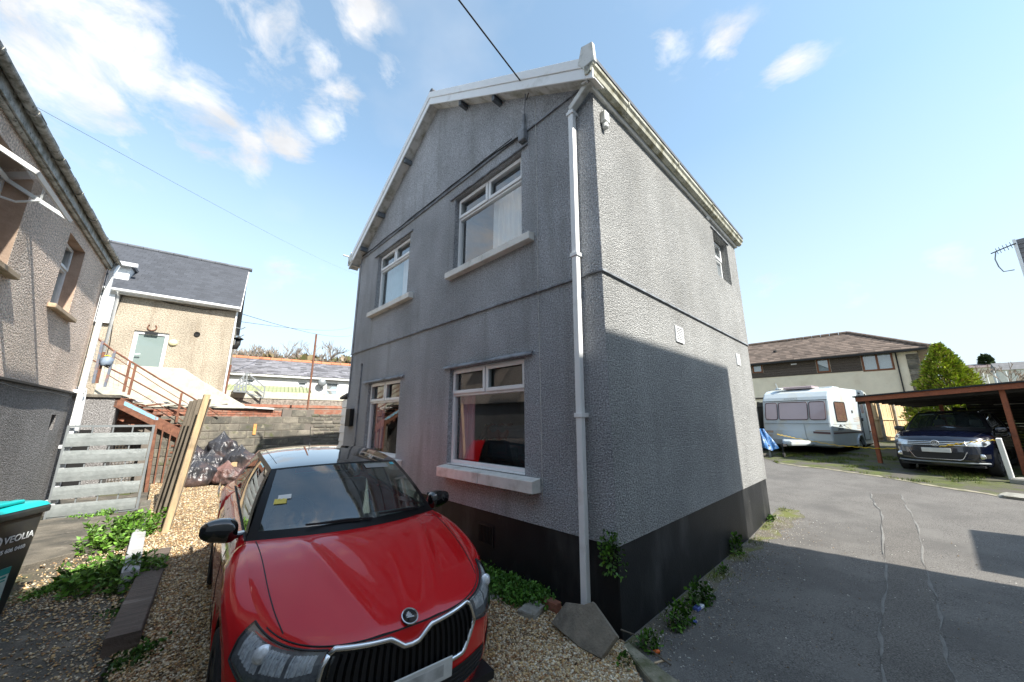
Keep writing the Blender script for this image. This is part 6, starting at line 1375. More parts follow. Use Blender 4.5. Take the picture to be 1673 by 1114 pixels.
def make_car(root, c):
    n = c['n']; W0 = c['W']; yf0, ya, yb, yr0 = c['yf'], c['ya'], c['yb'], c['yr']; sill = c['sill']
    KS = [0, .2, .42, .62, .78, .90, .965, 1.0]; WM = c['WM']; DF = c['DF']; DR = c['DR']
    def lev(k):
        for i in range(len(KS)-1):
            if k <= KS[i+1]+1e-9:
                f = (k-KS[i])/(KS[i+1]-KS[i]); f2 = f
                return [a[i]*(1-f2)+a[i+1]*f2 for a in (WM, DF, DR)]
        return [WM[-1], DF[-1], DR[-1]]
    def zb(y):
        t = sstep(yf0, c['yc'], y); z = c['zf']+(c['zc']-c['zf'])*t
        if y > c['yc']: z = c['zc']+(c['zr']-c['zc'])*sstep(c['yc'], yr0, y)
        return z
    Ra = c['wr']+.055
    def zlow(x, y):
        z = sill
        if abs(x) > .72*W0:
            for yw in (0.0, c['wb']):
                if abs(y-yw) < Ra: z = max(z, c['wr']+math.sqrt(Ra*Ra-(y-yw)**2))
        return z
    cols = [('f', a) for a in np.linspace(0, math.pi/2, 30)]
    ysd = sorted(set([round(v, 4) for v in list(np.linspace(ya, yb, 34))+[s*Ra*math.cos(q)+yw for yw in (0, c['wb']) for s in (-1, 1) for q in np.linspace(0.0, 1.4, 9)] if ya < v < yb]))
    cols += [('s', y) for y in ysd]+[('r', a) for a in np.linspace(math.pi/2, 0, 16)]
    def pt(col, k):
        wm, df, dr = lev(k); W = W0*wm; ty, v = col
        if ty == 'f':
            sx, cy = math.sin(v)**(2/n), max(0, math.cos(v))**(2/n); x = W*sx; y = ya-(ya-yf0-df)*cy; yref = ya-(ya-yf0)*cy; xr_ = W0*sx
        elif ty == 's': x, y, yref, xr_ = W, v, v, W0
        else:
            sx, cy = math.sin(v)**(2/3.2), max(0, math.cos(v))**(2/3.2); x = W*sx; y = yb+(yr0-dr-yb)*cy; yref = yb+(yr0-yb)*cy; xr_ = W0*sx
        zl, zt = zlow(xr_, yref), zb(yref)
        z = zl+(zt-zl)*k
        # keep shading features level: above the arch compress upwards
        return (x, y, z)
    kk = sorted(set(list(np.linspace(0, 1, 15))+KS))
    m = MB(); rows = [[pt(cl_, k) for cl_ in cols] for k in kk]
    for sg in (1, -1):
        V = [(sg*p[0], p[1], p[2]) for r in rows for p in r]; nc = len(cols); Fq = []
        for j in range(len(kk)-1):
            for i in range(nc-1):
                q = (j*nc+i, j*nc+i+1, (j+1)*nc+i+1, (j+1)*nc+i); Fq.append(q if sg > 0 else q[::-1])
        m.add(V, Fq)
    body = m.build('body', c['paint'], root, smooth=True)
    top = [pt(cl_, 1.0) for cl_ in cols]
    def arc(poly):
        L = [0]
        for a, b in zip(poly, poly[1:]): L.append(L[-1]+math.dist(a, b))
        def f(t):
            s = t*L[-1]
            for i in range(len(L)-1):
                if s <= L[i+1]+1e-9:
                    q = (s-L[i])/max(1e-9, L[i+1]-L[i]); return tuple(a*(1-q)+b*q for a, b in zip(poly[i], poly[i+1]))
            return poly[-1]
        return f
    ic = next(i for i, p in enumerate(top) if p[0] > c['bx']*W0*WM[-1]); ncw = next(i for i, p in enumerate(top) if p[1] >= c['yc'] and i > ic)
    nrr = next(i for i, p in enumerate(top) if p[1] >= c['yg'] and i > ncw)
    Ff, Ee = arc(top[:ic+1]), arc(top[ic:ncw+1]); belt = arc(top[ncw:nrr+1]); tail = arc(top[nrr:])
    mir = lambda p, s: (p[0]*(1 if s >= 0 else -1), p[1], p[2])
    cor = top[ncw]
    Cw = lambda s: (s*cor[0], cor[1]-c['cb']*(1-s*s), cor[2]+.035*(1-s*s))
    F2 = lambda s: mir(Ff(abs(s)), s)
    def bonnet(s, t):
        c0, c1 = np.array(F2(s)), np.array(Cw(s)); l, r = np.array(mir(Ee(t), -1)), np.array(mir(Ee(t), 1)); w = (s+1)/2
        P00, P10, P01, P11 = (np.array(q) for q in (F2(-1), F2(1), Cw(-1), Cw(1)))
        p = (1-t)*c0+t*c1+(1-w)*l+w*r-((1-w)*(1-t)*P00+w*(1-t)*P10+(1-w)*t*P01+w*t*P11)
        b = c['crown']*(1-s**4)*math.sin(math.pi*min(1, t*.93))**.55*(1-t*.5)
        cr = c['crease']*math.exp(-((abs(s)-(.20+.42*t))/.055)**2)*math.sin(math.pi*min(1, t+.02))**.5
        cr2 = -c['crease']*.5*math.exp(-((abs(s)-(.20+.42*t)+.14)/.10)**2)*math.sin(math.pi*t)
        p[2] += b+cr+cr2; return tuple(p)
    m = MB(); m.grid(lambda a, b: bonnet(2*a-1, b), 72, 40); m.build('bonnet', c['paint'], root, smooth=True)
    # gap lines of the bonnet
    for sg in (-1, 1):
        m = MB(); m.tube([tuple(np.array(bonnet(sg*(.80+.13*t), t))+np.array([0, 0, .0005])) for t in np.linspace(.03, .97, 24)], .0035, 4); m.build('panel_gap', 'matt_black', root)
    if c.get('lipgap', True):
        m = MB(); m.tube([tuple(np.array(F2(s))+np.array([0, -.004, -.003])) for s in np.linspace(-.98, .98, 50)], .0045, 4); m.build('panel_gap', 'matt_black', root)
    xr_, yrf, zrf, yrr, zrr, rb = c['xr'], c['yrf'], c['zrf'], c['yrr'], c['zrr'], c['rb']
    Rf = lambda s: (s*xr_, yrf-rb*(1-s*s), zrf+.035*(1-s*s))
    Rr = lambda s: (s*xr_*.93, yrr+.04*(1-s*s), zrr+.03*(1-s*s))
    def wind(s, t):
        a, b = Cw(s), Rf(s); p = [a[i]*(1-t)+b[i]*t for i in range(3)]; k = math.sin(math.pi*t)*(1-.5*s*s); p[1] -= .03*k; p[2] += .035*k; return tuple(p)
    def patch(fn, s0, s1, t0, t1, nu=16, nv=12): return lambda a, b: fn(s0+(s1-s0)*a, t0+(t1-t0)*b)
    def frame_of(fn, S0, S1, T0, T1, s0, s1, t0, t1, mb):
        for a, b, q, r in ((S0, s0, T0, T1), (s1, S1, T0, T1), (s0, s1, T0, t0), (s0, s1, t1, T1)):
            if b-a > 1e-4 and r-q > 1e-4: mb.grid(patch(fn, a, b, q, r), 10, 10)
    m = MB(); frame_of(wind, -1, 1, 0, 1, -.925, .925, .10, .965, m); m.build('windscreen_frame', 'pillar_black', root, smooth=True)
    m = MB(); m.grid(patch(wind, -.925, .925, .10, .965), 30, 16); ws = m.build('windscreen', 'windscreen', root, smooth=True)
    rail_ = lambda t, sg: (sg*(xr_+(xr_*.93-xr_)*t+.03*math.sin(math.pi*t)), yrf+(yrr-yrf)*t, zrf+(zrr-zrf)*t+c['rh']*math.sin(math.pi*min(1, t*.95))**.8)
    def roof(s, t):
        c0, c1 = np.array(Rf(s)), np.array(Rr(s)); l, r = np.array(rail_(t, -1)), np.array(rail_(t, 1)); w = (s+1)/2
        P00, P10, P01, P11 = (np.array(q) for q in (Rf(-1), Rf(1), Rr(-1), Rr(1)))
        p = (1-t)*c0+t*c1+(1-w)*l+w*r-((1-w)*(1-t)*P00+w*(1-t)*P10+(1-w)*t*P01+w*t*P11); p[2] += .02*(1-s**4)*math.sin(math.pi*t); return tuple(p)
    m = MB(); m.grid(lambda a, b: roof(2*a-1, b), 40, 30); m.build('roof', c['roofpaint'], root, smooth=True)
    for sg in (-1, 1):
        m = MB(); m.tube([tuple(np.array(roof(sg*.90, t))+np.array([0, 0, -.001])) for t in np.linspace(.10, .92, 20)], .003, 4); m.build('roof_channel', 'matt_black', root)
        def side(s, t, sg=sg):
            a, b = belt(s), rail_(s, 1); p = [a[i]*(1-t)+b[i]*t for i in range(3)]; p[0] += .022*math.sin(math.pi*t); return (sg*p[0], p[1], p[2])
        wins = c['wins']; m = MB(); mb2 = MB(); prev = 0.0
        for (s0, s1) in wins:
            m.grid(patch(side, prev, s0, 0, 1), 6, 10); m.grid(patch(side, s0, s1, 0, .05), 10, 2); m.grid(patch(side, s0, s1, .91, 1), 10, 2); prev = s1
            g = MB(); g.grid(patch(side, s0, s1, .05, .91), 10, 8); g.build('side_window', 'privacy' if s0 > .4 else 'windscreen', root, smooth=True)
        m.build('pillars', 'pillar_black', root, smooth=True)
        mb2.grid(patch(side, prev, 1.0, 0, 1), 6, 10); mb2.build('rear_quarter', c['paint'], root, smooth=True)
        if c.get('railing'):
            g = MB(); g.tube([tuple(np.array(rail_(t, sg))+np.array([-sg*.03, 0, .045*math.sin(math.pi*min(1, max(0, t)))**.3])) for t in np.linspace(.03, .9, 22)], .014, 6); g.build('roof_rail', 'chrome', root, smooth=True)
        g = MB(); g.tube([tuple(np.array(side(s, .0))+np.array([sg*.004, 0, .004])) for s in np.linspace(.0, .8, 20)], .006, 5); g.build('belt_moulding', c.get('beltm', 'matt_black'), root)
        # door shuts and handle
        def sidept(y, z):
            k = max(0.0, min(1.0, (z-sill)/(zb(y)-sill))); return (sg*W0*lev(k)[0], y, z)
        for yd in c['doors']:
            g = MB(); g.tube([tuple(np.array(sidept(yd+c.get('dk', .0)*max(0, z-.6), z))+np.array([sg*.0005, 0, 0])) for z in np.linspace(sill+.12, zb(yd)-.005, 12)], .0035, 4); g.build('door_shut', 'matt_black', root)
        for yd in c['handles']:
            g = MB(); a = sidept(yd, zb(yd)-.13); g.box(a[0]-.01, a[0]+sg*.03, yd-.10, yd+.08, a[2]-.014, a[2]+.014); g.build('door_handle', c['paint'], root, bevel=.008, seg=2)
        g = MB(); g.grid(lambda a, b: (sg*(W0*(.955+.02*b)+.004), Ra+.03+(c['wb']-2*Ra-.06)*a, sill-.03+.13*b), 8, 3); g.build('sill', 'dark_trim', root)
        # wheel arches
        for yw in (0.0, c['wb']):
            g = MB()
            for i in range(16):
                a0, a1 = math.pi*i/16, math.pi*(i+1)/16
                p = [(yw+(Ra+.0)*math.cos(a), c['wr']+(Ra)*math.sin(a)) for a in (a0, a1)]
                g.add([(sg*(W0-.02), p[0][0], p[0][1]), (sg*(W0-.02), p[1][0], p[1][1]), (sg*.45, p[1][0], p[1][1]), (sg*.45, p[0][0], p[0][1])], [(0, 1, 2, 3)])
            g.add([(sg*.5, yw-Ra, 0.1), (sg*.5, yw+Ra, .1), (sg*.5, yw+Ra, c['wr']+Ra), (sg*.5, yw-Ra, c['wr']+Ra)], [(0, 1, 2, 3)])
            g.build('wheel_arch', 'matt_black', root)
            wheel(root, sg*(W0-.015), yw, c['wr'], c['wr'], .20, sg, c['rim'], 5 if c.get('rim5') else 10)
        # mirror
        mx, my, mz = c['mir']
        g = MB()
        def mf(s, t):
            a = 2*math.pi*s; b = math.pi*t; ex = lambda v, p: math.copysign(abs(v)**p, v)
            X, Y, Z = ex(math.sin(b), .7)*ex(math.cos(a), .75), ex(math.sin(b), .7)*ex(math.sin(a), .75), -ex(math.cos(b), .8)
            x = Z*.115; y = X*.072*(1-.22*Z); z = Y*.082*(1-.18*Z); return (sg*(mx+x), my+y-.02*abs(Z), mz+z+.012*Z)
        g.grid(mf, 24, 16); g.build('mirror', c['mirpaint'], root, smooth=True)
        g = MB(); g.beam((sg*(mx-.20), my+.03, mz-.055), (sg*(mx-.02), my+.0, mz-.055), .07, .035); g.build('mirror_arm', 'gloss_black', root, bevel=.01)
        g = MB(); g.prism([(sg*(mx-.09), my+.066, mz-.05), (sg*(mx+.09), my+.06, mz-.045), (sg*(mx+.09), my+.06, mz+.05), (sg*(mx-.09), my+.066, mz+.055)], (0, .01, 0)); g.build('mirror_glass', 'chrome', root)
    # tail and rear glass
    tl = lambda s: mir(tail(1-abs(s)) if abs(s) < 1 else tail(0), s)
    m = MB(); 
    def rearf(s, t):
        a, b = tl(s), Rr(s); return tuple(a[i]*(1-t)+b[i]*t+(.05*math.sin(math.pi*t) if i == 1 else 0) for i in range(3))
    frame_of(rearf, -1, 1, 0, 1, -.85, .85, .15, .93, m); m.build('tailgate', c['paint'], root, smooth=True)
    g = MB(); g.grid(patch(rearf, -.85, .85, .15, .93), 16, 8); g.build('rear_window', 'privacy', root, smooth=True)
    g = MB(); g.box(-W0*.8, W0*.8, yf0+.12, yr0-.15, sill-.03, sill+.02); g.build('underside', 'matt_black', root)
    # cabin
    zc, yc = c['zc'], c['yc']
    g = MB(); g.grid(lambda a, b: ((2*a-1)*cor[0]*.95, cor[1]-c['cb']*(1-(2*a-1)**2)+.06+.42*b, zc-.03-.03*b+.04*math.exp(-((a-.27)/.12)**2)*b), 24, 8); g.add([(-.68, yc+.45, zc-.06), (.68, yc+.45, zc-.06), (.68, yc+.30, zc-.45), (-.68, yc+.30, zc-.45)], [(0, 1, 2, 3)]); g.build('dashboard', 'interior', root, smooth=True)
    sw = MB(); ctr = Vector((-.36, yc+.62, zc-.05)); ax1 = Vector((1, 0, 0)); ax2 = Vector((0, .35, .94)).normalized()
    sw.tube([ctr+ax1*.185*math.cos(a)+ax2*.185*math.sin(a) for a in [2*math.pi*i/28 for i in range(29)]], .016, 7, cap=False); sw.beam(ctr-ax1*.18, ctr+ax1*.18, .05, .03); sw.beam(ctr-ax2*.18, ctr, .05, .03); sw.lathe([(0, -.02), (.07, -.02), (.07, .02), (0, .02)], 14, 'y', tuple(ctr)); sw.build('steering_wheel', 'matt_black', root)
    for x in (-.36, .36):
        g = MB(); g.box(x-.24, x+.24, yc+.75, yc+1.25, .32, .52); g.prism([(x-.23, yc+1.15, .5), (x+.23, yc+1.15, .5), (x+.21, yc+1.42, zc+.10), (x-.21, yc+1.42, zc+.10)], (0, .12, 0)); g.box(x-.12, x+.12, yc+1.42, yc+1.53, zc+.12, zc+.32); g.build('seat', c.get('seatm', 'interior'), root, bevel=.05, seg=3)
    g = MB(); g.box(-.62, .62, yc+1.75, yc+2.2, .35, .55); g.box(-.62, .62, yc+2.15, yc+2.3, .5, zc+.08); g.build('rear_seat', 'interior', root, bevel=.05, seg=3)
    g = MB(); g.box(-.78, .78, yc+.1, yr0-.4, sill+.02, sill+.05); g.build('floor', 'interior', root)
    g = MB(); p = wind(.0, .90); g.box(-.12, .12, p[1]+.05, p[1]+.09, p[2]-.11, p[2]-.04); g.build('rear_view_mirror', 'matt_black', root, bevel=.015)
    for x0, x1 in ((-.62, -.02), (.12, .62)):     # wipers
        q0, q1 = wind((.10 if x0 < 0 else .75), .085), wind(-.42 if x0 < 0 else .30, .105 if x0 < 0 else .115)
        g = MB(); a, b = Vector(q0)+Vector((0, -.012, .014)), Vector(q1)+Vector((0, -.014, .016)); g.tube([a, a.lerp(b, .5)+Vector((0, -.008, .01)), b], .008, 5); g.beam(a.lerp(b, .25)+Vector((0, -.01, -.002)), b+(b-a)*.25+Vector((0, -.0, .0)), .012, .012); g.build('wiper', 'matt_black', root)
    # surface lookup for the front fittings
    def sa(a, z, off=0.0):       # a: corner angle (0 = centre, signed), z height
        sg = 1 if a >= 0 else -1; a = abs(a); k = .5; cy = max(0, math.cos(a))**(2/n); yref = ya-(ya-yf0)*cy; k = max(0, min(1, (z-sill)/(zb(yref)-sill)))
        wm, df, dr = lev(k); W = W0*wm; x = W*math.sin(a)**(2/n); y = ya-(ya-yf0-df)*cy
        e = 1e-3; 
        d = Vector((x*.9, (y-ya-.25), 0)).normalized(); return (sg*(x+d.x*off), y+d.y*off, z)
    def ax(x):                   # corner angle for a given x
        q = min(1, abs(x)/(W0*.985)); return math.copysign(math.asin(q**(n/2)), x)
    return sa, ax, bonnet, wind, body, zb, F2
def strip(sa, a0, a1, top, bot, off, name, mt, root, nu=20, nv=4, smooth=True):
    m = MB(); m.grid(lambda s, t: sa(a0+(a1-a0)*s, bot(s)+(top(s)-bot(s))*t, off), nu, nv); return m.build(name, mt, root, smooth=smooth)
lin = lambda a, b: (lambda s: a+(b-a)*s)
def interp(pts):
    def f(x):
        if x <= pts[0][0]: return pts[0][1]
        for (x0, y0), (x1, y1) in zip(pts, pts[1:]):
            if x <= x1: return y0+(y1-y0)*(x-x0)/(x1-x0)
        return pts[-1][1]
    return f

# ---- red hatchback
car = thing('red_car', 'glossy red hatchback with black roof and chrome-edged grille parked on the gravel', 'car', CAR_LOC, R_(CAR_YAW)); car.rotation_euler.x = .045
fb = dict(n=2.7, W=.866, yf=-.855, ya=.02, yb=2.55, yr=3.14, sill=.19, WM=[.945, .985, 1.0, 1.0, .985, .95, .905, .858], DF=[.05, .0, .0, .003, .006, .010, .014, .020], DR=[.02, 0, .02, .05, .08, .12, .16, .20],
          yc=.40, zf=.748, zc=.985, zr=1.03, wr=.31, wb=2.47, bx=.90, yg=2.80, cb=.30, crown=.046, crease=.013, xr=.575, yrf=1.02, zrf=1.385, yrr=2.72, zrr=1.36, rb=.14, rh=.045, wins=[(.06, .44), (.475, .80)], doors=(.62, 1.62), dk=.15, handles=(1.50, 2.32),
          paint='car_red', roofpaint='gloss_black', rim='matt_black', mir=(.90, .60, 1.035), mirpaint='gloss_black', rim5=True)
sa, ax, bon, wnd, body_, zbf, F2_ = make_car(car, fb)
# grille
gt_ = interp([(0, .655), (.045, .660), (.09, .692), (.13, .716), (.44, .736), (.455, .715)]); gb_ = interp([(0, .485), (.36, .485), (.46, .62)])
XG = .452
m = MB(); m.grid(lambda s, t: sa(ax((2*s-1)*XG), gb_(abs(2*s-1)*XG)+(gt_(abs(2*s-1)*XG)-gb_(abs(2*s-1)*XG))*t, .004), 60, 6); gr = m.build('grille', 'matt_black', car, smooth=True)
for i in range(-11, 12):
    x = i*.0385
    if abs(x) > .44: continue
    a0, b0 = gb_(abs(x))+.014, gt_(abs(x))-.016; m = MB(); V = []
    for z in np.linspace(a0, b0, 5):
        p = sa(ax(x), z, .006); V.append(p)
    for q in range(4):
        p, r = V[q], V[q+1]; m.add([(p[0]-.009, p[1]+.002, p[2]), (p[0], p[1]-.018, p[2]), (p[0]+.009, p[1]+.002, p[2]), (r[0]-.009, r[1]+.002, r[2]), (r[0], r[1]-.018, r[2]), (r[0]+.009, r[1]+.002, r[2])], [(0, 1, 4, 3), (1, 2, 5, 4)])
    m.build('slat', 'gloss_black', gr)
rim = []
for x in np.linspace(-XG, XG, 61): rim.append(sa(ax(x), gt_(abs(x))+.004, .010))
for z in np.linspace(.70, .62, 5)[1:]: rim.append(sa(ax(XG+.006*(1-(z-.62)/.08)), z, .010))
for x in np.linspace(.46, -.46, 41): rim.append(sa(ax(x), gb_(abs(x))-.004, .010))
for z in np.linspace(.62, .70, 5)[:-1]: rim.append(sa(ax(-XG-.006), z, .010))
rim.append(rim[0])
m = MB(); m.tube(rim, .0150, 8); m.build('chrome_surround', 'chrome', gr, smooth=True)
# headlights
for sg in (-1, 1):
    a0, a1 = sg*ax(.470), sg*1.17
    tp = lambda s, a0=a0, a1=a1: zbf(fb['ya']-(fb['ya']-fb['yf'])*max(0, math.cos(abs(a0+(a1-a0)*s)))**(2/fb['n']))-.007-.004*(1-s); bt_ = interp([(0, .610), (.25, .575), (.7, .580), (1, .66)])
    hl = strip(sa, a0, a1, tp, bt_, .003, 'headlight', 'lamp_dark', car, 26, 8)
    tp2 = lambda s: tp(s)-.012; bt2 = lambda s: bt_(s)+.012
    for (s0, s1, q0, q1) in ((.06, .30, .40, .88), (.34, .58, .40, .88), (.62, .92, .35, .90)):
        m = MB(); m.grid(lambda s, t: sa(a0+(a1-a0)*(s0+(s1-s0)*s), bt_(s0+(s1-s0)*s)+(tp(s0+(s1-s0)*s)-bt_(s0+(s1-s0)*s))*(q0+(q1-q0)*t), .006+.004*math.sin(s*40)), 22, 5); m.build('reflector', 'lamp_inner', hl)
    m = MB(); m.grid(lambda s, t: sa(a0+(a1-a0)*(.04+.9*s), bt_(.04+.9*s)+.010+.012*t, .009), 26, 1); m.build('light_bar', 'chrome', hl)
    m = MB(); pc = sa(a0+(a1-a0)*.62, .72, .010); m.lathe([(0, -.02), (.03, -.018), (.042, 0), (.046, .004)], 18, 'y', pc); m.build('lens', 'lamp_inner', hl, smooth=True)
    g = strip(sa, a0, a1, tp, bt_, .020, 'cover', 'lamp_glass', hl, 26, 8)
    m = MB(); ed = [sa(a0+(a1-a0)*s, tp(s), .012) for s in np.linspace(0, 1, 24)]+[sa(a1, z, .012) for z in np.linspace(tp(1), .66, 6)]+[sa(a0+(a1-a0)*s, bt_(s), .012) for s in np.linspace(1, 0, 24)]; ed.append(ed[0]); m.tube(ed, .006, 5); m.build('seal', 'matt_black', hl)
# lower intake, plate, fog lamps, splitter
strip(sa, -ax(.60), ax(.60), interp([(0, .40), (.12, .42), (.88, .42), (1, .40)]), interp([(0, .33), (.1, .30), (.9, .30), (1, .33)]), .004, 'lower_intake', 'matt_black', car, 40, 4)
for i in range(4): 
    z = .315+.025*i; m = MB(); m.tube([sa(ax(x), z, .008) for x in np.linspace(-.56, .56, 40)], .004, 4); m.build('intake_bar', 'dark_trim', car)
for sg in (-1, 1):
    strip(sa, sg*ax(.64), sg*ax(.80), lin(.42, .46), lin(.33, .35), .005, 'fog_lamp_recess', 'matt_black', car, 10, 4)
m = MB(); p = sa(0, .47, .012); m.box(-.26, .26, p[1]-.022, p[1]-.012, .415, .525); pl = m.build('number_plate', 'plate', car, bevel=.004)
m = MB(); m.box(-.20, .20, p[1]-.0235, p[1]-.0225, .44, .50)
mat('plate_blur', (.50, .50, .49), .6, .45, 9); m.build('blurred_print', 'plate_blur', pl)
# round emblem: winged arrow in a ring
e0 = Vector(bon(0, .015)); e1 = Vector(bon(0, .07)); dy_ = (e1-e0).normalized(); dx_ = Vector((1, 0, 0)); nz_ = dx_.cross(dy_).normalized()
ec = Vector(bon(0, .035))+nz_*.008
def ep(x, y, h=0.0): return tuple(ec+dx_*x+dy_*y+nz_*h)
m = MB(); R0 = .046
m.add([ep(0, 0, .004)]+[ep(R0*math.cos(a), R0*math.sin(a), .003) for a in [2*math.pi*i/32 for i in range(32)]]+[ep((R0+.002)*math.cos(a), (R0+.002)*math.sin(a), -.008) for a in [2*math.pi*i/32 for i in range(32)]], [(0, 1+i, 1+(i+1) % 32) for i in range(32)]+[(1+i, 33+i, 33+(i+1) % 32, 1+(i+1) % 32) for i in range(32)])
em = m.build('round_emblem', 'gloss_black', car, smooth=False)
m = MB(); m.tube([ep(R0*math.cos(a), R0*math.sin(a), .004) for a in [2*math.pi*i/32 for i in range(33)]], .0045, 6, cap=False)
m.prism([ep(-.024, -.006, .005), ep(-.004, -.010, .005), ep(.022, -.014, .005), ep(.022, -.006, .005), ep(-.006, .002, .005)], tuple(nz_*.002))
for q in range(3): m.prism([ep(-.026+.004*q, .002+.008*q, .005), ep(.012-.004*q, .000+.009*q, .005), ep(.016-.007*q, .006+.010*q, .005), ep(-.016+.006*q, .010+.008*q, .005)], tuple(nz_*.002))
m.build('winged_arrow', 'chrome', em)
# aerial, parking ticket, sticker, dashboard item
m = MB(); m.lathe([(.022, 0), (.016, .02), (.006, .028), (0, .03)], 12, 'z', (0, 2.55, 1.415)); m.tube([(0, 2.55, 1.43), (0, 2.62, 1.66)], .004, 5); m.build('aerial', 'matt_black', car)
def on_wind(s0, s1, t0, t1, mt, name, off=-.006):
    m = MB(); m.grid(lambda a, b: (lambda p: (p[0], p[1]-.006, p[2]+.005))(wnd(s0+(s1-s0)*a, t0+(t1-t0)*b)), 3, 3); m.build(name, mt, car)
on_wind(-.86, -.74, .40, .47, 'sticker_yellow', 'parking_ticket'); on_wind(-.83, -.70, .46, .52, 'sticker_white', 'parking_ticket')
on_wind(.80, .88, .90, .95, 'sticker_blue', 'windscreen_sticker'); on_wind(.30, .72, .84, .93, 'interior_pale', 'sun_visor')
m = MB(); lp = Vector((-.86, 2.95, .88)); m.grid(lambda s, t: (-.862-.02*math.sin(math.pi*s)*math.sin(math.pi*t), 2.78+.30*s, .78+.22*t), 8, 8); m.build('tail_light', 'lamp_red', car, smooth=True)
# pink nick of the rear door reflector
# ---- navy SUV
suv = thing('navy_car', 'dark navy four-wheel-drive car half under the timber carport', 'car', (TG[0]+.0, TG[1]+.0, TG[2]), TGr)
OFF = .87
sub = thing  # local frame of the fit has y = 0 at the bumper; the builder uses the front axle
tg = dict(n=3.0, W=.905, yf=-.86, ya=.05, yb=3.0, yr=3.56, sill=.26, WM=[.95, .985, 1.0, 1.0, .985, .955, .93, .90], DF=[.06, .0, .0, .015, .04, .085, .12, .16], DR=[.02, 0, .02, .05, .08, .12, .16, .20],
          yc=.45, zf=.96, zc=1.10, zr=1.16, wr=.35, wb=2.60, bx=.90, yg=3.15, cb=.32, crown=.03, crease=.008, xr=.61, yrf=1.05, zrf=1.60, yrr=3.15, zrr=1.58, rb=.14, rh=.05, wins=[(.06, .42), (.455, .74), (.77, .92)], doors=(.66, 1.70), dk=.1, handles=(1.55, 2.5),
          paint='car_navy', roofpaint='car_navy', rim='alloy', mir=(.96, .64, 1.15), mirpaint='car_navy', rim5=True, railing=True, beltm='chrome', seatm='interior')
su, cu = math.cos(TGr), math.sin(TGr); suv.location = (TG[0]-OFF*cu, TG[1]+OFF*su, TG[2])
sa, ax, bon, wnd, body_, zbf, F2_ = make_car(suv, tg)
g = strip(sa, -ax(.50), ax(.50), lambda s: .855, lambda s: .745, .004, 'grille', 'matt_black', suv, 40, 4)
for z in (.842, .800, .758): m = MB(); m.tube([sa(ax(x), z, .012) for x in np.linspace(-.52, .52, 40)], .013, 5); m.build('chrome_bar', 'chrome', g, smooth=True)
for sg in (-1, 1):
    a0, a1 = sg*ax(.52), sg*1.30; tp = interp([(0, .86), (.6, .895), (1, .93)]); bt_ = interp([(0, .745), (.6, .745), (1, .85)])
    hl = strip(sa, a0, a1, tp, bt_, .003, 'headlight', 'lamp_inner', suv, 20, 6); strip(sa, a0, a1, tp, bt_, .018, 'cover', 'lamp_glass', hl, 20, 6)
    m = MB(); pc = sa(a0+(a1-a0)*.55, .815, .012); m.lathe([(0, -.02), (.04, -.015), (.05, 0)], 16, 'y', pc); m.build('lens', 'lamp_dark', hl, smooth=True)
    rc = strip(sa, sg*ax(.50), sg*ax(.82), lin(.54, .56), lin(.44, .46), .005, 'fog_lamp_recess', 'matt_black', suv, 10, 3)
    pc = sa(sg*ax(.70), .50, .012); m = MB(); m.lathe([(0, -.015), (.045, -.012), (.06, 0), (.065, .004)], 18, 'y', pc); m.build('fog_lamp', 'chrome', suv, smooth=True)
lo = strip(sa, -ax(.46), ax(.46), lambda s: .60, interp([(0, .50), (.15, .42), (.85, .42), (1, .50)]), .004, 'lower_intake', 'matt_black', suv, 40, 4)
m = MB(); m.tube([sa(ax(x), z, .010) for x, z in [(-.50, .60), (-.42, .43)]+[(x, .405) for x in np.linspace(-.38, .38, 20)]+[(.42, .43), (.50, .60)]], .008, 5); m.build('chrome_line', 'chrome', lo)
m = MB(); p = sa(0, .62, .012); m.box(-.26, .26, p[1]-.022, p[1]-.012, .575, .685); m.build('number_plate', 'plate', suv, bevel=.004)
m = MB(); m.tube([sa(ax(x), .33, .012) for x in np.linspace(-.80, .80, 40)], .022, 6); m.build('skid_trim', 'grey_steel', suv, smooth=True)
ec = Vector(sa(0, .802, .026)); m = MB(); R0 = .072
m.tube([ec+Vector((R0*math.cos(a), 0, R0*math.sin(a))) for a in [2*math.pi*i/28 for i in range(29)]], .009, 6, cap=False)
for x0, z0, x1, z1 in ((-.045, .05, -.020, -.055), (-.020, -.055, 0, .0), (0, .0, .020, -.055), (.020, -.055, .045, .05), (-.022, .062, 0, .012), (.022, .062, 0, .012)): m.beam(ec+Vector((x0, 0, z0)), ec+Vector((x1, 0, z1)), .008, .013)
em = m.build('round_emblem', 'chrome', suv); m = MB(); m.lathe([(0, .008), (.07, .008), (.07, .03)], 28, 'y', tuple(ec)); m.build('disc', 'gloss_black', em)
m = MB(); p = wnd(.5, .9); m.grid(lambda a, b: (lambda q: (q[0], q[1]+.03, q[2]-.02))(wnd(-.86+.5*a, .86+.08*b)), 6, 2); m.build('sun_visor', 'interior_pale', suv)
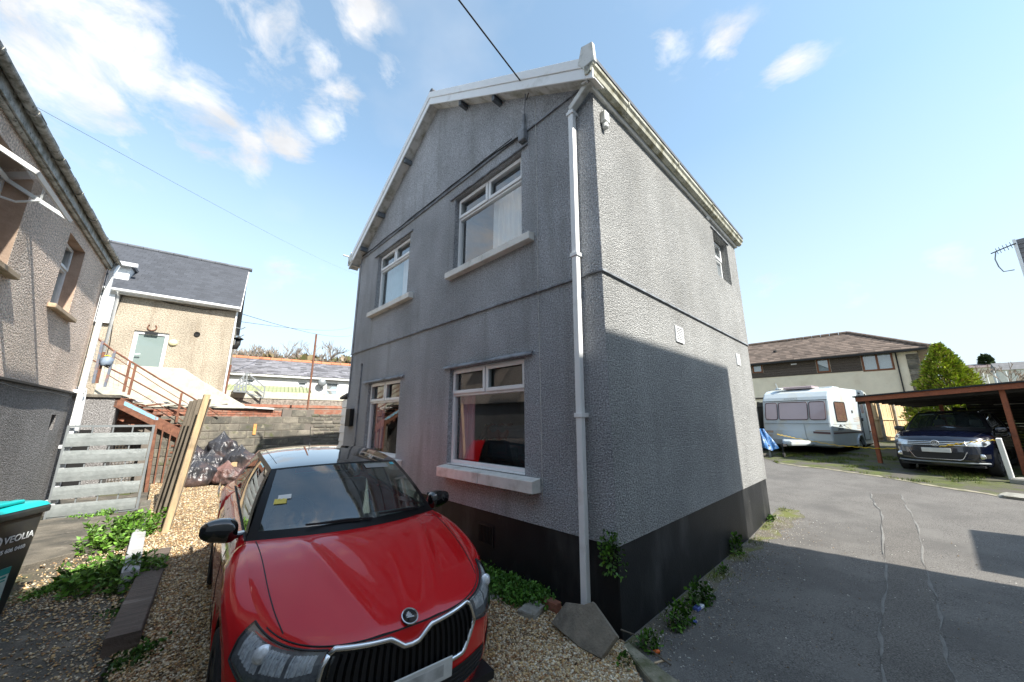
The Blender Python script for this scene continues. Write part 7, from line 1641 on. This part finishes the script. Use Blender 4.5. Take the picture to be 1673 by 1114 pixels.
# ================================================================ plants
mat('leaf', (.07, .13, .025), .5, 0, attr='Col', spec=.35)
mat('bark', (.16, .125, .09), .9, .3, 8)
mat('twig', (.26, .21, .165), .9, .2)
def leafmesh(name, P, Nn, size, pal, parent=None, seedv=1, kind=None, asp=1.6, mt='leaf', fold=.25, jitter=.5, shade=None):
    """P: leaf base points, Nn: outward directions; each leaf is a folded 4-triangle blade"""
    rs = np.random.RandomState(seedv); n = len(P); P = np.asarray(P, float); Nn = np.asarray(Nn, float)+rs.randn(n, 3)*jitter
    d = Nn/np.maximum(1e-6, np.linalg.norm(Nn, axis=1, keepdims=True))
    r = rs.randn(n, 3); s = np.cross(d, r); s /= np.maximum(1e-6, np.linalg.norm(s, axis=1, keepdims=True)); u = np.cross(s, d)
    L = size*(.6+.8*rs.rand(n))[:, None]; W = L/asp/2
    V = np.stack([P, P+d*L*.45+s*W+u*W*fold, P+d*L, P+d*L*.45-s*W+u*W*fold, P+d*L*.5], 1)
    F = np.array([(0, 1, 4), (1, 2, 4), (2, 3, 4), (3, 0, 4)]); F = (F[None]+(np.arange(n)*5)[:, None, None]).reshape(-1, 3)
    pal = np.array(pal); c = pal[rs.randint(len(pal), size=n)]*(.75+.5*rs.rand(n, 1)); c = np.repeat(np.concatenate([c, np.ones((n, 1))], 1), 5, 0)
    return fast_mesh(name, V.reshape(-1, 3), F, mt, parent, cols=c, kind=kind)
GREEN = [(.07,.17,.018), (.10,.23,.025), (.14,.29,.035), (.055,.12,.02), (.18,.33,.06)]
DGREEN = [(.035,.085,.018), (.05,.12,.02), (.08,.17,.03), (.03,.06,.015)]
def nettle_clump(name, label, cx, cy, rad, n, h, seed, size=.07, pal=GREEN, cat='plant', z0=0.02, group=None, slope_=0):
    t = thing(name, label, cat, (cx, cy, z0), 0, group); rs = np.random.RandomState(seed); P = []; N_ = []; st_ = MB()
    for k in range(n):
        a = rs.rand()*6.283; r = rad*math.sqrt(rs.rand()); bx, by = r*math.cos(a)*1.0, r*math.sin(a)
        hh = h*(.45+.75*rs.rand())*(1-.35*(r/rad)**2); lx, ly = rs.randn()*.18*hh+.25*bx/rad*hh, rs.randn()*.18*hh+.25*by/rad*hh
        pts = [(bx+lx*q*q, by+ly*q*q, hh*q) for q in (0, .35, .7, 1)]; st_.tube(pts, .0035, 3, cap=False)
        m_ = max(4, int(hh/.028))
        for j in range(m_):
            q = .2+.8*j/m_; p = (bx+lx*q*q, by+ly*q*q, hh*q); b = j*1.57+rs.rand()*.6
            for g in (0, math.pi): P.append(p); N_.append((math.cos(b+g), math.sin(b+g), .15+.5*q*q))
    st_.build('stems', mat_get('stem_green'), t)
    leafmesh('leaves', P, N_, size, pal, t, seed, kind='stuff', asp=2.0, jitter=.35); return t
mat('stem_green', (.10, .15, .04), .8, 0)
def mat_get(n): return n
def pxy(x, y, z=.03): p = onz(x, y, z); return float(p[0]), float(p[1])
for (x, y, rad, n, h, sz, lb) in ((185, 872, .34, 55, .40, .068, 'tall leafy green weeds growing in front of the galvanised gate'), (215, 866, .24, 45, .46, .068, 'bushy weeds against the white block wall beside the gate'), (180, 935, .36, 70, .32, .064, 'broad clump of bright green weeds left of the low block wall'), (214, 925, .22, 45, .30, .07, 'dense weeds touching the end of the low block wall'), (145, 922, .22, 30, .22, .07, 'low leafy weeds at the left end of the big clump')):
    a, b = pxy(x, y+22, .05); nettle_clump('weed_clump', lb, a, b, rad, n, h, int(x+y), sz, group='weeds in the yard by the gate')
def groundcover(name, label, pts, n, size, pal, seed, h=.05, spread=.05, cat='ground cover', asp=1.15):
    rs = np.random.RandomState(seed); pts = np.array(pts); i = rs.randint(len(pts), size=n); P = pts[i]+np.concatenate([rs.randn(n, 2)*spread, (rs.rand(n, 1)**1.5)*h], 1)
    N_ = rs.randn(n, 3)*.6+np.array([0, 0, .5]); t = thing(name, label, cat, tuple(P[0])); leafmesh('leaves', P-P[0], N_, size, pal, t, seed, kind='stuff', asp=asp); return t
c1 = [(*pxy(120+12*i, 850-1.5*i+4*math.sin(i), .04), .03) for i in range(6)]
groundcover('small_weeds', 'small patch of low weeds just under the galvanised gate', c1, 500, .035, GREEN, 1, .10, .06)
c1 = [(*pxy(x, y, .04), .03) for x, y in ((60, 975), (75, 968), (95, 958), (110, 958), (130, 948), (165, 940), (190, 930))]
groundcover('grass_tuft', 'thin line of bright green seedlings along the slab joint', c1, 900, .03, GREEN, 2, .06, .05)
for (x, y, lb) in ((200, 1003, 'small green tuft beside the front of the sleeper'), (232, 1068, 'low dark moss patch at the bottom of the gravel'), (214, 1084, 'small moss patch near the bottom edge left of the car')):
    p = [(*pxy(x, y, .03), .03)]; groundcover('weed_tuft', lb, p, 220, .03, DGREEN+GREEN[:1], x, .05, .07, cat='plant')
# helxine-like ground cover along the plinth between car and downpipe
gc = []
for i in range(60):
    t = i/59; x = 776+(890-776)*t; y = 915+(985-915)*t
    for k in range(4): q = pxy(x+random.uniform(-22, 8)*(1-.2*t), y+random.uniform(-8, 42)*(.4+.5*math.sin(math.pi*min(1, t*1.15))), .05); gc.append((*q, .03+.05*random.random()))
gc = [g for g in gc if HF.inv(g)[0] < -.03]
groundcover('ground_cover', 'cushion of small round bright green leaves along the black plinth beside the car', gc, 11000, .030, [(.06,.16,.02), (.09,.22,.03), (.12,.27,.04), (.05,.12,.02)], 5, .13, .055)
# ivy on the corner and plants along the side wall
def ivy(label, ctr, n, size, seed, sx, sy, sz, pal=DGREEN+GREEN[:2], name='ivy_clump', cat='plant'):
    rs = np.random.RandomState(seed); L = rs.randn(n, 3).clip(-1.8, 1.8)*np.array([sx, sy, sz])*.36; P = np.array([HF.world(ctr[0]+l[0], min(-.02 if ctr[1] < .0 else 9, ctr[1]+l[1]) if ctr[0] >= 0 else ctr[1]+l[1], ctr[2]+l[2]) for l in L])
    P[:, 2] = np.maximum(P[:, 2], .01); N_ = np.tile(np.array([-.3, -.8, .5]), (n, 1)); t = thing(name, label, cat, tuple(P[0])); leafmesh('leaves', P-P[0], N_, size, pal, t, seed, kind='stuff', asp=1.2, jitter=.6); return t
ivy('ivy sprig growing from the crack at the corner above the black plinth', (-.05, .03, .70), 260, .036, 1, .05, .16, .24, pal=GREEN[:3]+DGREEN)
def wl3(px, py): p = ong(px, py); l = HF.inv(p); return l[0], min(l[1], -.05), gz(p[0], p[1])
for (px, py, n, sz, sx, sy, hz, lb) in ((1062, 1062, 150, .034, .12, .10, .12, 'small leafy weed at the house corner beside the orange cap'), (1022, 1095, 110, .034, .12, .08, .08, 'dark leafy weed between concrete edging and lane'), (1112, 1020, 300, .04, .24, .12, .15, 'bright leafy clump against the side plinth near the crushed carton'), (1145, 985, 260, .045, .26, .12, .16, 'dark green leafy clump just beyond the crushed carton'), (1205, 905, 160, .045, .16, .09, .22, 'leafy sprig climbing the plinth near the sunlit end'), (1180, 935, 90, .03, .20, .07, .05, 'tiny pale weed by the side plinth'), (1256, 850, 160, .035, .2, .06, .06, 'thin yellow green moss line at the far foot of the side wall')):
    x, y, z = wl3(px, py); ivy(lb, (x, y, z+hz*.4), n, sz, px, sx, sy, hz, pal=(DGREEN+GREEN[:2]) if 'dark' in lb else GREEN[:4]+DGREEN[:1], name='wall_weed')

# conifer
def conifer(label, base, h, rad, seed):
    t = thing('conifer', label, 'tree', base); rs = np.random.RandomState(seed)
    m = MB(); m.tube([(0, 0, 0), (0, 0, h*.9)], [.12, .03], 8); m.build('trunk', 'bark', t)
    n = 26000; q = rs.rand(n)**.75; z = h*(1-q)*.97+.0; R0 = rad*(q**.80)*(1+.0*z)
    a = rs.rand(n)*6.283; lump = np.array([1+.45*mnoise.noise((math.cos(b)*2.6, math.sin(b)*2.6, zz*1.9+seed))+.16*mnoise.noise((math.cos(b)*7, math.sin(b)*7, zz*5)) for b, zz in zip(a, z)])
    rr = R0*lump*(.66+.38*rs.rand(n)**.6)*(1+.10*np.sin(z*7+3*np.sin(a*3))); P = np.stack([rr*np.cos(a), rr*np.sin(a), z], 1); N_ = np.stack([np.cos(a), np.sin(a), np.full(n, .75)], 1)
    leafmesh('crown', P, N_, .15, [(.30,.38,.03), (.42,.48,.05), (.22,.30,.02), (.10,.16,.012), (.34,.42,.04), (.28,.22,.07)], t, seed, kind='stuff', asp=2.6, jitter=.45); return t
p0 = at_r(1551, 640, 24.5); ztop = at_r(1546, 556, 24.5)[2]
conifer('bright yellow-green conifer standing beyond the carport beside the beige house', (float(p0[0]), float(p0[1]), gz(*p0[:2])-.2), float(ztop-gz(*p0[:2])+.2), 1.5, 4)
# bare winter trees beyond the bungalow
def bare_tree(label, base, h, seed, spread=.55, col='twig', twigs=True, group='bare trees beyond the bungalow', name='bare_tree', dens=1.0, hazec=None):
    t = thing(name, label, 'tree', base, 0, group); rs = random.Random(seed); tr = MB(); br = MB(); tips = []
    def grow(p, d, L, r, lv):
        q = p+d*L; mid = p.lerp(q, .5)+Vector((rs.uniform(-1, 1), rs.uniform(-1, 1), rs.uniform(-.4, .6)))*L*.10
        (tr if lv == 0 else br).tube([p, mid, q], [max(r, .022*h/8), max(r*.82, .02*h/8), max(r*.66, .018*h/8)], 5 if lv < 2 else 3, cap=False)
        if lv >= 5: tips.append((q, d)); return
        for k in range(3 if lv < 4 else 4):
            nd = (d+Vector((rs.uniform(-1, 1), rs.uniform(-1, 1), rs.uniform(-.25, .65)))*spread*1.25).normalized(); grow(q, nd, L*rs.uniform(.62, .86), r*.60, lv+1)
    grow(Vector((0, 0, 0)), Vector((rs.uniform(-.1, .1), 0, 1)).normalized(), h*.30, h*.026, 0)
    tr.build('trunk', 'bark', t); br.build('crown', col, t)
    return t
for k, (x, yt, r, lb) in enumerate(((388, 572, 55, 'bare olive brown tree just right of the tan house'), (408, 570, 58, 'bare tree second from the tan house on the skyline'), (432, 562, 60, 'tallest bare tree on the skyline over the orange ridge'), (452, 564, 62, 'wide bare tree on the skyline left of the rusty pole'), (474, 572, 60, 'low bare tree on the skyline near the rusty pole'), (496, 565, 60, 'thin bare tree left of the tall rusty pole top'), (524, 574, 58, 'rounded bare tree right of the tall rusty pole'), (545, 584, 56, 'small bare tree nearest the grey house on the skyline'))):
    p = at_r(x, 640, r); zt = at_r(x, yt, r)[2]; z = gz(p[0], p[1]); bare_tree(lb, (float(p[0]), float(p[1]), z), float(zt-z)*1.08, 20+k, spread=.62)
hp = []
rs3 = np.random.RandomState(5)
for k in range(5000):
    x = 362+205*rs3.rand(); r = 54+14*rs3.rand(); yt = 586+10*abs(math.sin(x*.05))+14*rs3.rand(); p = at_r(x, yt, r); hp.append(p)
o = leafmesh('hillside_scrub', hp, np.tile([0, 0, 1.], (len(hp), 1)), .9, [(.13,.10,.06), (.18,.14,.07), (.11,.11,.04), (.20,.15,.10)], None, 3, kind='stuff', asp=1.5, jitter=1.0); 
p = at_r(1586, 610, 34); zt = at_r(1588, 580, 34)[2]; bare_tree('small bare tree top showing above the yellow-green conifer', (float(p[0]), float(p[1]), gz(*p[:2])), float(zt-gz(*p[:2]))*.95, 77, group=None)
p = at_r(1612, 600, 235); m = MB(); o = None
a_ = np.random.RandomState(2).randn(1500, 3); a_ /= np.linalg.norm(a_, axis=1, keepdims=True); pp = a_*np.array([5.0, 5.0, 3.0])*(.7+.3*np.random.RandomState(3).rand(1500, 1)); c = at_r(1611, 592, 235)
tr_ = thing('evergreen_tree', 'round dark evergreen on the skyline above the far roofs', 'tree', (float(c[0]), float(c[1]), float(c[2])-6)); 
pp[:, 2] += 6; pp *= 1.0; pp[:, :2] *= .30; leafmesh('crown', pp, a_, .9, [(.03,.05,.02), (.04,.07,.02)], tr_, 3, kind='stuff'); m.tube([(0, 0, 0), (0, 0, 5)], .3, 6); m.build('trunk', 'bark', tr_)
# scrub behind the carport on the right
hp = []
for k in range(4000):
    x = 1600+110*rs3.rand(); r = 22+8*rs3.rand(); y = 645+35*rs3.rand(); hp.append(at_r(x, y, r))
leafmesh('garden_scrub', hp, np.tile([0, 0, 1.], (len(hp), 1)), .30, [(.13,.17,.04), (.20,.20,.06), (.30,.26,.16)], None, 4, kind='stuff', asp=1.5, jitter=1.0)
# faint wires in the sky on the left
for k, (pa, pb, lb) in enumerate((((393, 512, 18), (575, 548, 60), 'upper of the thin wires running from the tan house across the sky'), ((390, 525, 18), (575, 534, 70), 'lower of the thin wires beyond the tan house gable'), ((205, 418, 17), (590, 404+40, 40), None))):
    if lb is None: continue
    a, b = Vector(at_r(*pa)), Vector(at_r(*pb)); m = MB(); m.tube([a.lerp(b, i/10)-Vector((0, 0, 2.0*(i/10)*(1-i/10))) for i in range(11)], .012, 4); tag(m.build('phone_wire', 'cable_black'), lb, 'cable')
